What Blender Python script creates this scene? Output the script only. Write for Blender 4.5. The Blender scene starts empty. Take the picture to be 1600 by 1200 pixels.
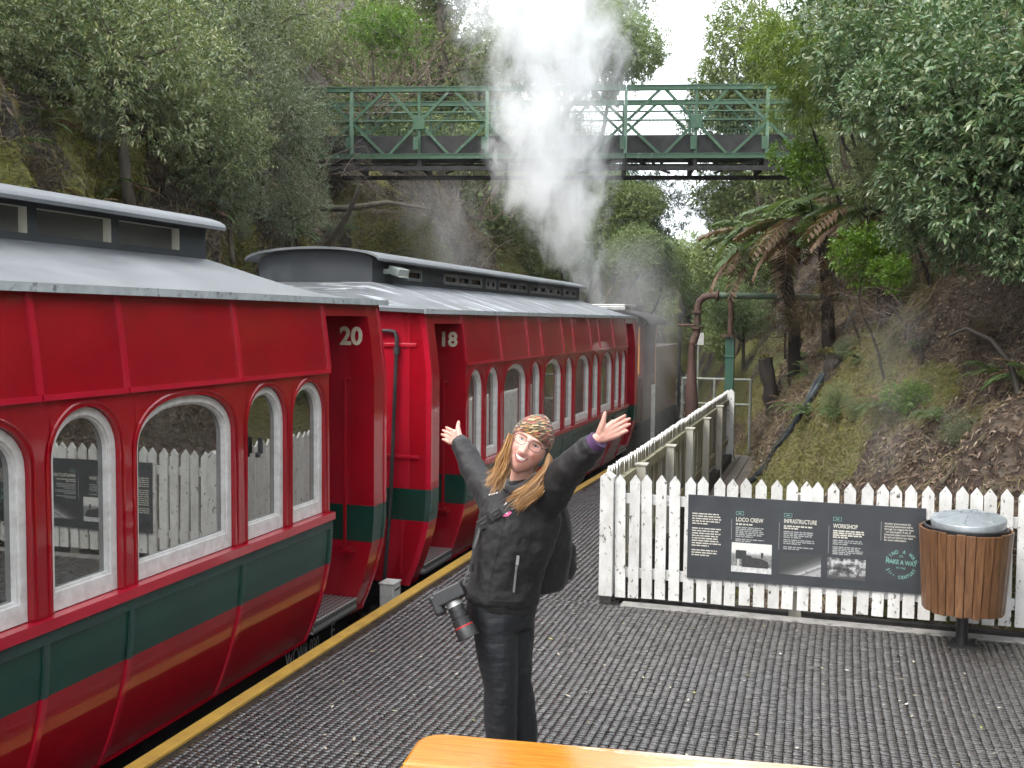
import bpy, bmesh, math, random
import numpy as np
from mathutils import Vector, Matrix, Quaternion

random.seed(7)
RNG = np.random.default_rng(11)
R = math.radians
SC = bpy.context.scene
COL = SC.collection

# ------------------------------------------------------------------ camera
cam_data = bpy.data.cameras.new('camera')
cam_data.sensor_fit = 'HORIZONTAL'
cam_data.sensor_width = 36.0
cam_data.lens = 36.0
cam_data.clip_start = 0.05
cam_data.clip_end = 3000
camera = bpy.data.objects.new('camera', cam_data)
COL.objects.link(camera)
YAW, PITCH, ROLL, CAM_H = R(17.289), R(3.585), R(0.602), 2.15
fw = Vector((-math.sin(YAW) * math.cos(PITCH), math.cos(YAW) * math.cos(PITCH), -math.sin(PITCH)))
rt = Vector((math.cos(YAW), math.sin(YAW), 0))
dn = -(rt.cross(fw))
ua = math.cos(ROLL) * rt - math.sin(ROLL) * dn
va = math.sin(ROLL) * rt + math.cos(ROLL) * dn
mw = Matrix((ua, -va, -fw)).transposed().to_4x4()
mw.translation = (0, 0, CAM_H)
camera.matrix_world = mw
SC.camera = camera

# ------------------------------------------------------------------ sky and sun (bright overcast)
SUN_EL, SUN_AZ = R(52), R(215)
world = bpy.data.worlds.new('World')
SC.world = world
world.use_nodes = True
wn, wl = world.node_tree.nodes, world.node_tree.links
wn.clear()
w_out = wn.new('ShaderNodeOutputWorld')
w_bg = wn.new('ShaderNodeBackground')
w_sky = wn.new('ShaderNodeTexSky')
w_sky.sky_type = 'NISHITA'
w_sky.sun_disc = False
w_sky.sun_elevation = SUN_EL
w_sky.sun_rotation = SUN_AZ
w_sky.air_density = 1.0
w_sky.dust_density = 4.0
w_sky.ozone_density = 1.0
w_mix = wn.new('ShaderNodeMix')
w_mix.data_type = 'RGBA'
w_mix.inputs['Factor'].default_value = 0.82          # even cloud cover over the clear sky
w_mix.inputs['B'].default_value = (8.6, 9.0, 9.5, 1)
w_bg.inputs['Strength'].default_value = 0.15
wl.new(w_sky.outputs[0], w_mix.inputs['A'])
wl.new(w_mix.outputs['Result'], w_bg.inputs['Color'])
wl.new(w_bg.outputs[0], w_out.inputs[0])

sun_data = bpy.data.lights.new('sun', 'SUN')
sun_data.energy = 1.5
sun_data.angle = R(25)
sun_data.color = (1.0, 0.96, 0.9)
sun = bpy.data.objects.new('sun', sun_data)
COL.objects.link(sun)
sd = Vector((math.sin(SUN_AZ) * math.cos(SUN_EL), math.cos(SUN_AZ) * math.cos(SUN_EL), math.sin(SUN_EL)))
sun.rotation_euler = sd.to_track_quat('Z', 'Y').to_euler()

SC.view_settings.view_transform = 'Standard'
SC.view_settings.look = 'None'
SC.view_settings.gamma = 1
SC.view_settings.use_curve_mapping = False
SC.view_settings.exposure = 1.25
SC.render.engine = 'CYCLES'
cy = SC.cycles
cy.use_denoising = True
cy.max_bounces = 7
cy.diffuse_bounces = 3
cy.glossy_bounces = 4
cy.transmission_bounces = 4
cy.transparent_max_bounces = 8
cy.volume_bounces = 6
cy.volume_max_steps = 160
cy.use_adaptive_sampling = True
cy.adaptive_threshold = 0.035
cy.sample_clamp_indirect = 6

# ------------------------------------------------------------------ helpers
class MB:
    """collects shapes, then links them as ONE mesh object"""
    def __init__(s):
        s.v, s.f, s.m = [], [], []
    def add(s, verts, faces, m=0):
        o = len(s.v)
        s.v.extend([tuple(p) for p in verts])
        for f in faces:
            s.f.append(tuple(i + o for i in f))
            s.m.append(m)
        return s
    def box(s, x0, x1, y0, y1, z0, z1, m=0):
        v = [(x0, y0, z0), (x1, y0, z0), (x1, y1, z0), (x0, y1, z0), (x0, y0, z1), (x1, y0, z1), (x1, y1, z1), (x0, y1, z1)]
        return s.add(v, [(0, 3, 2, 1), (4, 5, 6, 7), (0, 1, 5, 4), (1, 2, 6, 5), (2, 3, 7, 6), (3, 0, 4, 7)], m)
    def obox(s, c, size, mat3, m=0):
        c = Vector(c)
        v = []
        for dz in (-.5, .5):
            for dx, dy in ((-.5, -.5), (.5, -.5), (.5, .5), (-.5, .5)):
                v.append(c + mat3 @ Vector((dx * size[0], dy * size[1], dz * size[2])))
        return s.add(v, [(0, 3, 2, 1), (4, 5, 6, 7), (0, 1, 5, 4), (1, 2, 6, 5), (2, 3, 7, 6), (3, 0, 4, 7)], m)
    def bar(s, a, b, w, h, m=0, up=(0, 0, 1)):
        """rectangular bar from a to b, w across, h along 'up'"""
        a, b = Vector(a), Vector(b)
        d = b - a
        L = d.length
        d.normalize()
        u = Vector(up)
        x = d.cross(u)
        if x.length < 1e-4:
            x = d.cross(Vector((1, 0, 0)))
        x.normalize()
        z = x.cross(d)
        return s.obox((a + b) / 2, (w, L, h), Matrix((x, d, z)).transposed(), m)
    def tube(s, pts, rad, n=10, m=0, caps=True, flat=1.0):
        pts = [Vector(p) for p in pts]
        if not hasattr(rad, '__len__'):
            rad = [rad] * len(pts)
        t0 = (pts[1] - pts[0]).normalized()
        ref = Vector((0, 0, 1)) if abs(t0.z) < .9 else Vector((1, 0, 0))
        x = t0.cross(ref).normalized()
        vs, fs = [], []
        for i, p in enumerate(pts):
            if i == 0: t = t0
            elif i == len(pts) - 1: t = (pts[-1] - pts[-2]).normalized()
            else: t = ((pts[i + 1] - p).normalized() + (p - pts[i - 1]).normalized()).normalized()
            x = (x - t * x.dot(t)).normalized()
            y = t.cross(x)
            for k in range(n):
                a = 2 * math.pi * k / n
                vs.append(p + (x * math.cos(a) + y * math.sin(a) * flat) * rad[i])
        for i in range(len(pts) - 1):
            for k in range(n):
                k2 = (k + 1) % n
                fs.append((i * n + k, i * n + k2, (i + 1) * n + k2, (i + 1) * n + k))
        if caps:
            fs.append(tuple(range(n - 1, -1, -1)))
            fs.append(tuple((len(pts) - 1) * n + k for k in range(n)))
        return s.add(vs, fs, m)
    def lathe(s, prof, n=24, c=(0, 0, 0), m=0):
        vs, fs = [], []
        for r, z in prof:
            for k in range(n):
                a = 2 * math.pi * k / n
                vs.append((c[0] + r * math.cos(a), c[1] + r * math.sin(a), c[2] + z))
        for i in range(len(prof) - 1):
            for k in range(n):
                k2 = (k + 1) % n
                fs.append((i * n + k, i * n + k2, (i + 1) * n + k2, (i + 1) * n + k))
        return s.add(vs, fs, m)
    def grid(s, P, m=0, flip=False):
        """P: rows x cols array of points"""
        r, c = len(P), len(P[0])
        vs = [p for row in P for p in row]
        fs = []
        for i in range(r - 1):
            for j in range(c - 1):
                q = (i * c + j, i * c + j + 1, (i + 1) * c + j + 1, (i + 1) * c + j)
                fs.append(q[::-1] if flip else q)
        return s.add(vs, fs, m)
    def prism(s, poly, axis, lo, hi, m=0):
        """poly of 2-D points extruded along axis ('x','y','z')"""
        n = len(poly)
        def P(p, t):
            return {'x': (t, p[0], p[1]), 'y': (p[0], t, p[1]), 'z': (p[0], p[1], t)}[axis]
        vs = [P(p, lo) for p in poly] + [P(p, hi) for p in poly]
        fs = [tuple(range(n - 1, -1, -1)), tuple(range(n, 2 * n))]
        for i in range(n):
            j = (i + 1) % n
            fs.append((i, j, n + j, n + i))
        return s.add(vs, fs, m)
    def build(s, name, mats, parent=None, loc=None, rot=None, smooth=False, bevel=0, fix=True):
        me = bpy.data.meshes.new(name)
        me.from_pydata(s.v, [], s.f)
        if not isinstance(mats, (list, tuple)): mats = [mats]
        for mm in mats: me.materials.append(mm)
        if len(mats) > 1:
            me.polygons.foreach_set('material_index', s.m)
        if fix:
            b = bmesh.new(); b.from_mesh(me)
            bmesh.ops.recalc_face_normals(b, faces=b.faces)
            b.to_mesh(me); b.free()
        return link(name, me, parent, loc, rot, smooth, bevel)

def link(name, me, parent=None, loc=None, rot=None, smooth=False, bevel=0):
    o = bpy.data.objects.new(name, me)
    COL.objects.link(o)
    if parent is not None: o.parent = parent
    if loc is not None: o.location = loc
    if rot is not None: o.rotation_euler = rot
    if smooth:
        me.polygons.foreach_set('use_smooth', [True] * len(me.polygons))
        if smooth != 'all':
            try: me.set_sharp_from_angle(angle=R(42))
            except Exception: pass
    if bevel:
        mo = o.modifiers.new('bevel', 'BEVEL'); mo.width = bevel; mo.segments = 2; mo.limit_method = 'ANGLE'; mo.angle_limit = R(40)
    return o

def np_mesh(name, verts, quads, mat, parent=None, smooth=False, tris=False):
    """fast mesh from numpy arrays; quads (n,4) or tris (n,3)"""
    k = quads.shape[1]
    me = bpy.data.meshes.new(name)
    me.vertices.add(len(verts)); me.vertices.foreach_set('co', np.ascontiguousarray(verts, dtype=np.float32).ravel())
    me.loops.add(quads.size); me.loops.foreach_set('vertex_index', np.ascontiguousarray(quads, dtype=np.int32).ravel())
    me.polygons.add(len(quads))
    me.polygons.foreach_set('loop_start', np.arange(0, quads.size, k, dtype=np.int32))
    if smooth: me.polygons.foreach_set('use_smooth', np.ones(len(quads), dtype=bool))
    me.update(calc_edges=True)
    me.validate()
    me.materials.append(mat)
    return me

def tag(o, label=None, cat=None, group=None, kind=None):
    if label: o['label'] = label
    if cat: o['category'] = cat
    if group: o['group'] = group
    if kind: o['kind'] = kind
    return o

def thing(name, label, cat, loc=(0, 0, 0), rz=0, group=None):
    o = bpy.data.objects.new(name, None)
    o.empty_display_size = .2
    COL.objects.link(o)
    o.location = loc; o.rotation_euler = (0, 0, rz)
    return tag(o, label, cat, group)

def text_mesh(name, body, size, mat, parent=None, matrix=None, align='LEFT', extrude=.0008, shear=0, space=1.0, sx=1.0, bold=0):
    cu = bpy.data.curves.new(name, 'FONT')
    cu.body = body; cu.size = size; cu.align_x = align; cu.extrude = extrude; cu.shear = shear
    cu.space_character = space; cu.resolution_u = 3; cu.offset = bold
    tmp = bpy.data.objects.new('tmp_text', cu)
    COL.objects.link(tmp)
    dg = bpy.context.evaluated_depsgraph_get()
    me = bpy.data.meshes.new_from_object(tmp.evaluated_get(dg))
    bpy.data.objects.remove(tmp); bpy.data.curves.remove(cu)
    me.materials.clear(); me.materials.append(mat)
    M = (matrix or Matrix()) @ Matrix.Diagonal((sx, 1, 1, 1))
    me.transform(M)
    return link(name, me, parent)

# ------------------------------------------------------------------ materials
def new_mat(name):
    m = bpy.data.materials.new(name); m.use_nodes = True
    nt = m.node_tree
    return m, nt, nt.nodes, nt.links, nt.nodes['Principled BSDF']

def tex_noise(n, l, coord, scale, detail=4, rough=.55, stretch=None, dist=0):
    t = n.new('ShaderNodeTexNoise'); t.inputs['Scale'].default_value = scale; t.inputs['Detail'].default_value = detail
    t.inputs['Roughness'].default_value = rough; t.inputs['Distortion'].default_value = dist
    if stretch:
        mp = n.new('ShaderNodeMapping'); mp.inputs['Scale'].default_value = stretch
        l.new(coord, mp.inputs[0]); l.new(mp.outputs[0], t.inputs['Vector'])
    else:
        l.new(coord, t.inputs['Vector'])
    return t.outputs['Fac']

def ramp(n, l, fac, stops, interp='LINEAR'):
    r = n.new('ShaderNodeValToRGB'); cr = r.color_ramp; cr.interpolation = interp
    while len(cr.elements) < len(stops): cr.elements.new(.5)
    for e, (p, c) in zip(cr.elements, stops):
        e.position = p
        e.color = (c, c, c, 1) if not hasattr(c, '__len__') else (c[0], c[1], c[2], 1)
    l.new(fac, r.inputs[0])
    return r.outputs[0]

def mixc(n, l, fac, a, b, mode='MIX'):
    x = n.new('ShaderNodeMix'); x.data_type = 'RGBA'; x.blend_type = mode
    for k, v in (('Factor', fac), ('A', a), ('B', b)):
        if hasattr(v, 'is_linked') or hasattr(v, 'links'): l.new(v, x.inputs[k])
        elif k == 'Factor': x.inputs[k].default_value = v
        else: x.inputs[k].default_value = (v[0], v[1], v[2], 1)
    return x.outputs['Result']

def math_n(n, l, op, a, b=None, c=None, clamp=False):
    x = n.new('ShaderNodeMath'); x.operation = op; x.use_clamp = clamp
    for i, v in enumerate((a, b, c)):
        if v is None: continue
        if hasattr(v, 'links'): l.new(v, x.inputs[i])
        else: x.inputs[i].default_value = v
    return x.outputs[0]

def coords(n, which='Object'):
    return n.new('ShaderNodeTexCoord').outputs[which]

def bump(n, l, h, strength, bsdf, dist=.01):
    b = n.new('ShaderNodeBump'); b.inputs['Strength'].default_value = strength; b.inputs['Distance'].default_value = dist
    l.new(h, b.inputs['Height']); l.new(b.outputs[0], bsdf.inputs['Normal'])

def M_simple(name, c1, c2=None, scale=6, rough=.5, rough2=None, metal=0, coat=0, coat_rough=.05, bmp=0, bscale=40, spec=.5,
             stretch=None, lo=.35, hi=.65, spots=None, objrand=0, detail=5):
    m, nt, n, l, b = new_mat(name)
    co = coords(n)
    if objrand:                                   # alike pieces share a mesh: shift the pattern from one to the next
        va_ = n.new('ShaderNodeVectorMath'); va_.operation = 'SCALE'; va_.inputs['Scale'].default_value = 23.7
        cb_ = n.new('ShaderNodeCombineXYZ'); oi_ = n.new('ShaderNodeObjectInfo').outputs['Random']
        for q_ in range(3): l.new(oi_, cb_.inputs[q_])
        l.new(cb_.outputs[0], va_.inputs[0])
        ad_ = n.new('ShaderNodeVectorMath'); ad_.operation = 'ADD'; l.new(co, ad_.inputs[0]); l.new(va_.outputs[0], ad_.inputs[1]); co = ad_.outputs[0]
    b.inputs['Roughness'].default_value = rough
    b.inputs['Metallic'].default_value = metal
    b.inputs['Specular IOR Level'].default_value = spec
    b.inputs['Coat Weight'].default_value = coat
    b.inputs['Coat Roughness'].default_value = coat_rough
    if c2 is None: c2 = tuple(x * .8 for x in c1)
    nz = tex_noise(n, l, co, scale, detail, .6, stretch)
    colr = ramp(n, l, nz, [(lo, c1), (hi, c2)])
    if spots:                                   # (colour, scale, threshold, softness)
        sn = tex_noise(n, l, co, spots[1], 6, .65, stretch)
        k = ramp(n, l, sn, [(spots[2], 0.), (spots[2] + spots[3], 1.)])
        colr = mixc(n, l, k, colr, spots[0])
    if objrand:
        oi = n.new('ShaderNodeObjectInfo').outputs['Random']
        f = ramp(n, l, oi, [(0., 1 - objrand), (1., 1 + objrand)])
        hs = n.new('ShaderNodeHueSaturation')
        v = math_n(n, l, 'MULTIPLY_ADD', oi, 2 * objrand, 1 - objrand)
        l.new(v, hs.inputs['Value']); l.new(colr, hs.inputs['Color'])
        colr = hs.outputs[0]
    l.new(colr, b.inputs['Base Color'])
    if rough2 is not None:
        l.new(ramp(n, l, nz, [(lo, rough), (hi, rough2)]), b.inputs['Roughness'])
    if bmp:
        bump(n, l, tex_noise(n, l, co, bscale, 4, .6, stretch), bmp, b)
    return m

def M_paint(name, col, rough=.35, coat=1.0, dirt=(.04, .02, .015), coat_rough=.035, dthr=.62):
    m, nt, n, l, b = new_mat(name)
    co = coords(n)
    n1 = tex_noise(n, l, co, 2.2, 5, .6)
    c = ramp(n, l, n1, [(.3, tuple(x * .82 for x in col)), (.7, tuple(min(1, x * 1.1) for x in col))])
    n2 = tex_noise(n, l, co, 14, 8, .7, (1, 1, .35))
    k = ramp(n, l, n2, [(dthr, 0.), (dthr + .2, .45)])
    c = mixc(n, l, k, c, dirt)
    n3 = tex_noise(n, l, co, 190, 2, .5)                       # fine specks of grit and rain
    k3 = ramp(n, l, n3, [(.735, 0.), (.76, .5)])
    c = mixc(n, l, k3, c, (.45, .4, .38))
    l.new(c, b.inputs['Base Color'])
    b.inputs['Roughness'].default_value = rough
    b.inputs['Specular IOR Level'].default_value = .12
    b.inputs['Coat Weight'].default_value = coat
    b.inputs['Coat IOR'].default_value = 1.52
    l.new(ramp(n, l, n2, [(.35, coat_rough), (.8, coat_rough + .16)]), b.inputs['Coat Roughness'])
    bump(n, l, tex_noise(n, l, co, 3.5, 2, .5), .12, b, .006)
    cb = n.new('ShaderNodeBump'); cb.inputs['Strength'].default_value = .10; cb.inputs['Distance'].default_value = .01
    l.new(tex_noise(n, l, co, 2.2, 1, .4), cb.inputs['Height']); l.new(cb.outputs[0], b.inputs['Coat Normal'])
    return m

def M_leaf(name, cols, rough=.42, trans=.3, hue_noise=.35):
    m, nt, n, l, b = new_mat(name)
    g = n.new('ShaderNodeNewGeometry')
    isl = g.outputs['Random Per Island']
    k = len(cols)
    c = ramp(n, l, isl, [((i + .5) / k, cc) for i, cc in enumerate(cols)])
    nz = tex_noise(n, l, coords(n), 1.3, 3, .6)
    c = mixc(n, l, ramp(n, l, nz, [(.4, 0.), (.62, hue_noise)]), c, cols[-1])
    l.new(c, b.inputs['Base Color'])
    b.inputs['Roughness'].default_value = rough
    b.inputs['Specular IOR Level'].default_value = .5
    tr = n.new('ShaderNodeBsdfTranslucent')
    tc = mixc(n, l, 1.0, c, (1.0, 1.1, .5), 'MULTIPLY')
    l.new(tc, tr.inputs['Color'])
    mx = n.new('ShaderNodeMixShader'); mx.inputs[0].default_value = trans
    l.new(b.outputs[0], mx.inputs[1]); l.new(tr.outputs[0], mx.inputs[2])
    l.new(mx.outputs[0], n['Material Output'].inputs['Surface'])
    return m

RED = M_paint('red coach paint', (.285, .0006, .008))
RED_END = M_paint('red coach end paint', (.36, .005, .019))
GREEN = M_paint('dark green coach paint', (.005, .042, .029), dirt=(.01, .015, .012))
GREEN_TRIM = M_simple('worn green rail paint', (.012, .055, .042), (.03, .05, .045), 9, .35, .55, bmp=.15, spots=((.3, .32, .3), 16, .66, .05))
WHITE = M_simple('white window paint', (.66, .65, .63), (.52, .5, .47), 18, .35, .55, bmp=.12, bscale=60, spots=((.3, .28, .25), 30, .7, .08))
ROOF = M_simple('grey roofing membrane', (.085, .092, .098), (.145, .152, .158), 2.5, .38, .5, bmp=.25, bscale=90, spots=((.42, .44, .45), 60, .74, .02), lo=.3, hi=.7)
ROOF_DARK = M_simple('charcoal clerestory paint', (.02, .024, .028), (.032, .036, .04), 5, .5, .65, bmp=.1)
CREAM = M_simple('cream number paint', (.62, .58, .44), (.5, .46, .34), 30, .5)
BLACK = M_simple('black metal', (.012, .012, .013), (.03, .03, .03), 8, .45, .7, bmp=.1)
UNDER = M_simple('sooty underframe', (.003, .003, .003), (.007, .006, .006), 6, .95, spec=.1)
GREYTXT = M_simple('faded grey lettering', (.34, .34, .33), (.2, .2, .2), 12, .7)
PLATE = None
def M_roof_streaked():
    m, nt, n, l, b = new_mat('grey roofing with lime streaks')
    co = coords(n)
    n1 = tex_noise(n, l, co, 2.5, 5, .6)
    c = ramp(n, l, n1, [(.3, (.075, .082, .09)), (.7, (.13, .137, .144))])
    st = tex_noise(n, l, co, 3.2, 6, .62, (.35, 3.2, 1.0), .9)
    k = ramp(n, l, st, [(.53, 0.), (.63, .85)])
    c = mixc(n, l, k, c, (.42, .45, .47))
    l.new(c, b.inputs['Base Color']); l.new(ramp(n, l, n1, [(.3, .38), (.7, .55)]), b.inputs['Roughness'])
    bump(n, l, tex_noise(n, l, co, 90, 4, .6), .25, b)
    return m
ROOF18 = M_roof_streaked()

def M_glass():
    m, nt, n, l, b = new_mat('dark coach window glass')
    b.inputs['Base Color'].default_value = (.006, .006, .006, 1)
    b.inputs['Roughness'].default_value = .25
    gl = n.new('ShaderNodeBsdfGlossy'); gl.inputs['Roughness'].default_value = .012
    gl.inputs['Color'].default_value = (.9, .92, .9, 1)
    fr = n.new('ShaderNodeFresnel'); fr.inputs['IOR'].default_value = 3.3
    bp = n.new('ShaderNodeBump'); bp.inputs['Strength'].default_value = .03; bp.inputs['Distance'].default_value = .02
    l.new(tex_noise(n, l, coords(n), 1.6, 1, .4), bp.inputs['Height'])
    l.new(bp.outputs[0], gl.inputs['Normal'])
    mx = n.new('ShaderNodeMixShader')
    l.new(fr.outputs[0], mx.inputs[0]); l.new(b.outputs[0], mx.inputs[1]); l.new(gl.outputs[0], mx.inputs[2])
    l.new(mx.outputs[0], n['Material Output'].inputs['Surface'])
    return m
GLASS = M_glass()

def M_plate():
    m, nt, n, l, b = new_mat('aluminium tread plate')
    co = coords(n)
    ck = n.new('ShaderNodeTexChecker'); ck.inputs['Scale'].default_value = 34
    mp = n.new('ShaderNodeMapping'); mp.inputs['Rotation'].default_value = (0, 0, R(45)); l.new(co, mp.inputs[0]); l.new(mp.outputs[0], ck.inputs[0])
    c = mixc(n, l, ck.outputs['Fac'], (.16, .155, .15), (.55, .54, .52))
    l.new(c, b.inputs['Base Color']); b.inputs['Metallic'].default_value = .75; b.inputs['Roughness'].default_value = .4
    bump(n, l, ck.outputs['Fac'], .4, b)
    return m
PLATE = M_plate()

# ================================================================== THE SETTING
def hash3(ix, iy, iz):
    h = (ix * 374761393 + iy * 668265263 + iz * 2147483647) & 0xFFFFFFFF
    h = ((h ^ (h >> 13)) * 1274126177) & 0xFFFFFFFF
    return ((h ^ (h >> 16)) & 0xFFFF) / 65535.0

def vnoise(x, y, z=0.0):
    x, y, z = np.broadcast_arrays(np.asarray(x, float), np.asarray(y, float), np.asarray(z, float))
    ix, iy, iz = np.floor(x).astype(np.int64), np.floor(y).astype(np.int64), np.floor(z).astype(np.int64)
    fx, fy, fz = x - ix, y - iy, z - iz
    fx, fy, fz = fx * fx * (3 - 2 * fx), fy * fy * (3 - 2 * fy), fz * fz * (3 - 2 * fz)
    r = 0
    for a in (0, 1):
        for b in (0, 1):
            for c in (0, 1):
                w = (fx if a else 1 - fx) * (fy if b else 1 - fy) * (fz if c else 1 - fz)
                r = r + w * hash3(ix + a, iy + b, iz + c)
    return r

def fbm(x, y, z=0.0, o=4):
    r, a, s = 0, .5, 0
    for i in range(o):
        f = 2.0 ** i
        r = r + a * vnoise(np.asarray(x) * f + 17.3 * i, np.asarray(y) * f + 5.1 * i, np.asarray(z) * f)
        s += a; a *= .5
    return r / s

def M_bank(name, soil1, soil2, moss1, moss2, pale):
    """leaf litter, bare soil and moss; where the moss grows is stored on the mesh"""
    m, nt, n, l, b = new_mat(name)
    co = coords(n)
    va = n.new('ShaderNodeAttribute'); va.attribute_name = 'moss'
    vo = n.new('ShaderNodeTexVoronoi'); vo.inputs['Scale'].default_value = 16; vo.inputs['Randomness'].default_value = 1
    mp = n.new('ShaderNodeMapping'); mp.inputs['Scale'].default_value = (1, 1, 1.5); l.new(co, mp.inputs[0])
    wn_ = n.new('ShaderNodeTexNoise'); wn_.inputs['Scale'].default_value = 7; l.new(co, wn_.inputs['Vector'])
    l.new(mixc(n, l, .12, mp.outputs[0], wn_.outputs['Color']), vo.inputs['Vector'])
    lit = ramp(n, l, vo.outputs['Color'], [(.2, soil1), (.5, soil2), (.8, pale), (.92, tuple(x * 1.5 for x in pale))])
    big = tex_noise(n, l, co, 2.3, 6, .65)
    soil = mixc(n, l, ramp(n, l, big, [(.42, 0.), (.6, .8)]), lit, soil1)
    f1 = tex_noise(n, l, co, 19, 7, .72)
    mossc = ramp(n, l, f1, [(.3, moss1), (.65, moss2)])
    k = math_n(n, l, 'MULTIPLY_ADD', f1, 1.1, math_n(n, l, 'MULTIPLY_ADD', va.outputs['Fac'], 1.6, -1.1))
    k = ramp(n, l, k, [(.25, 0.), (.5, 1.)])
    c = mixc(n, l, k, soil, mossc)
    l.new(c, b.inputs['Base Color'])
    b.inputs['Roughness'].default_value = .8
    h = math_n(n, l, 'ADD', vo.outputs['Distance'], f1)
    bump(n, l, h, .9, b, .05)
    return m

BANK_R = M_bank('leaf litter bank', (.028, .017, .011), (.085, .052, .033), (.05, .055, .012), (.15, .14, .03), (.14, .11, .08))
BANK_L = M_bank('mossy cut bank', (.020, .015, .009), (.055, .038, .020), (.05, .06, .012), (.17, .16, .028), (.10, .085, .055))

def M_ground():
    m, nt, n, l, b = new_mat('ballast and wet earth')
    co = coords(n)
    vo = n.new('ShaderNodeTexVoronoi'); vo.inputs['Scale'].default_value = 14; l.new(co, vo.inputs['Vector'])
    c = ramp(n, l, vo.outputs['Color'], [(.1, (.06, .05, .04)), (.5, (.16, .14, .12)), (.9, (.3, .28, .25))])
    g = tex_noise(n, l, co, .35, 5, .6)
    c = mixc(n, l, ramp(n, l, g, [(.45, 0.), (.6, .75)]), c, (.09, .085, .03))
    l.new(c, b.inputs['Base Color']); b.inputs['Roughness'].default_value = .85
    bump(n, l, vo.outputs['Distance'], .8, b, .04)
    return m

GZ = -0.95
mb = MB(); mb.add([(-300, -200, GZ), (300, -200, GZ), (300, 500, GZ), (-300, 500, GZ)], [(0, 1, 2, 3)])
tag(mb.build('ground', M_ground()), kind='structure')

# ---- right-hand bank: a surface z(u) that follows a contour running away to the left
def right_contour(Y):
    return np.interp(Y, [-10, 8.2, 9.5, 11, 12.5, 14, 17.7, 24, 40, 95], [2.6, 1.33, .85, .35, -.1, -.45, -.6, -1.6, -4.3, -12]) + np.clip((7.95 - Y) / .5, 0, 1) * 2.6
RU = [-2.6, -2.0, -1.55, -1.15, -.9, 0, .8, 1.3, 1.8, 4, 10, 26]
RZ = [-1.0, -.97, -.75, -.05, .10, 1.0, 2.1, 3.0, 3.5, 5.2, 9.0, 17]
def right_z(u, Y):
    near = np.clip((Y - 8.3) / 2.5, 0, 1)
    z = np.interp(u, RU, RZ)
    far = np.interp(u, [-2.6, -2.0, -1.55, -1.15, -.9, -.5, 0, .8, 1.3, 1.8, 4, 10, 26], [-1, -1, -1, -.95, -.8, -.1, 1.0, 2.1, 3.0, 3.5, 5.2, 9.0, 17])
    return z * (1 - near) + far * near
def right_pt(u, Y):
    X = right_contour(Y) + u
    z = right_z(u, Y)
    amp = np.clip((u + 1.4) / 1.2, 0, 1)
    nz = (fbm(X * .8, Y * .8, 3) - .5) * .75 + (fbm(X * 3, Y * 3, 9, 3) - .5) * .3 + (fbm(X * 9, Y * 9, 2, 2) - .5) * .08
    return X - .35 * amp * nz, Y, z + amp * nz * .75
def right_moss(u, Y):
    a = fbm(Y * .55 + 3, u * .9, 2.2, 3)
    z = right_z(u, Y)
    return np.clip((a - .47) * 6 + np.where((Y > 11.5), .25, 0) - np.clip((z - 1.3) * .6, 0, 1) + np.where(z < .9, .2, 0) + (fbm(Y * 3, u * 3, 1.5, 2) - .5) * .9, 0, 1)

def bank_mesh(name, pt, moss, U, Ys, mat):
    UU, YY = np.meshgrid(U, Ys)
    X, Y, Z = pt(UU, YY)
    V = np.stack([X, Y, Z], -1).reshape(-1, 3)
    r, c = UU.shape
    i = np.arange((r - 1) * (c - 1)); a = (i // (c - 1)) * c + i % (c - 1)
    Q = np.stack([a, a + 1, a + c + 1, a + c], 1)
    me = np_mesh(name, V, Q, mat, smooth=True)
    at = me.attributes.new('moss', 'FLOAT', 'POINT')
    at.data.foreach_set('value', moss(UU, YY).astype(np.float32).ravel())
    return tag(link(name, me), kind='structure')

Ynear = np.concatenate([np.arange(-6, 6, .5), np.arange(6, 24, .1), np.arange(24, 95, .9)])
U_r = np.concatenate([np.arange(-2.6, 3, .1), np.arange(3, 26, 1.0)])
bank_mesh('hillside', right_pt, right_moss, U_r, Ynear, BANK_R)

# ---- left-hand bank: steep mossy cutting, then a wooded slope.  s = path length up the face
LS = [0, 5.6, 8, 14, 34]
LXo = [0, -1.35, -2.9, -7.5, -22]
LZo = [-1.0, 4.4, 5.9, 10.5, 24]
def left_base(Y):
    return -7.0 - .10 * np.clip(Y - 5, -6, 18) + .05 * np.clip(Y - 23, 0, 20)
def left_pt(s, Y):
    X = left_base(Y) + np.interp(s, LS, LXo)
    Z = np.interp(s, LS, LZo)
    rid = (fbm(Y * .55, Z * .28, 4.0, 4) - .5) * 1.9 + (fbm(Y * 2.2, Z * 1.1, 8.0, 3) - .5) * .75 + (fbm(Y * 7, Z * 4, 3.0, 2) - .5) * .22
    return X + rid, Y, Z + rid * .2
def left_moss(s, Y):
    a = fbm(Y * .8, s * .35, 6.6, 3)
    return np.clip((a - .45) * 7 + np.where(s < 5.8, .15, -.4) + (fbm(Y * 3.5, s * 1.2, 4.1, 2) - .5) * .8, 0, 1)
U_l = np.concatenate([np.arange(0, 8, .12), np.arange(8, 34, 1.2)])
Yl = np.concatenate([np.arange(-8, 3, .6), np.arange(3, 27, .12), np.arange(27, 95, 1.0)])
bank_mesh('hillside_cutting', left_pt, left_moss, U_l, Yl, BANK_L)

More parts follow.
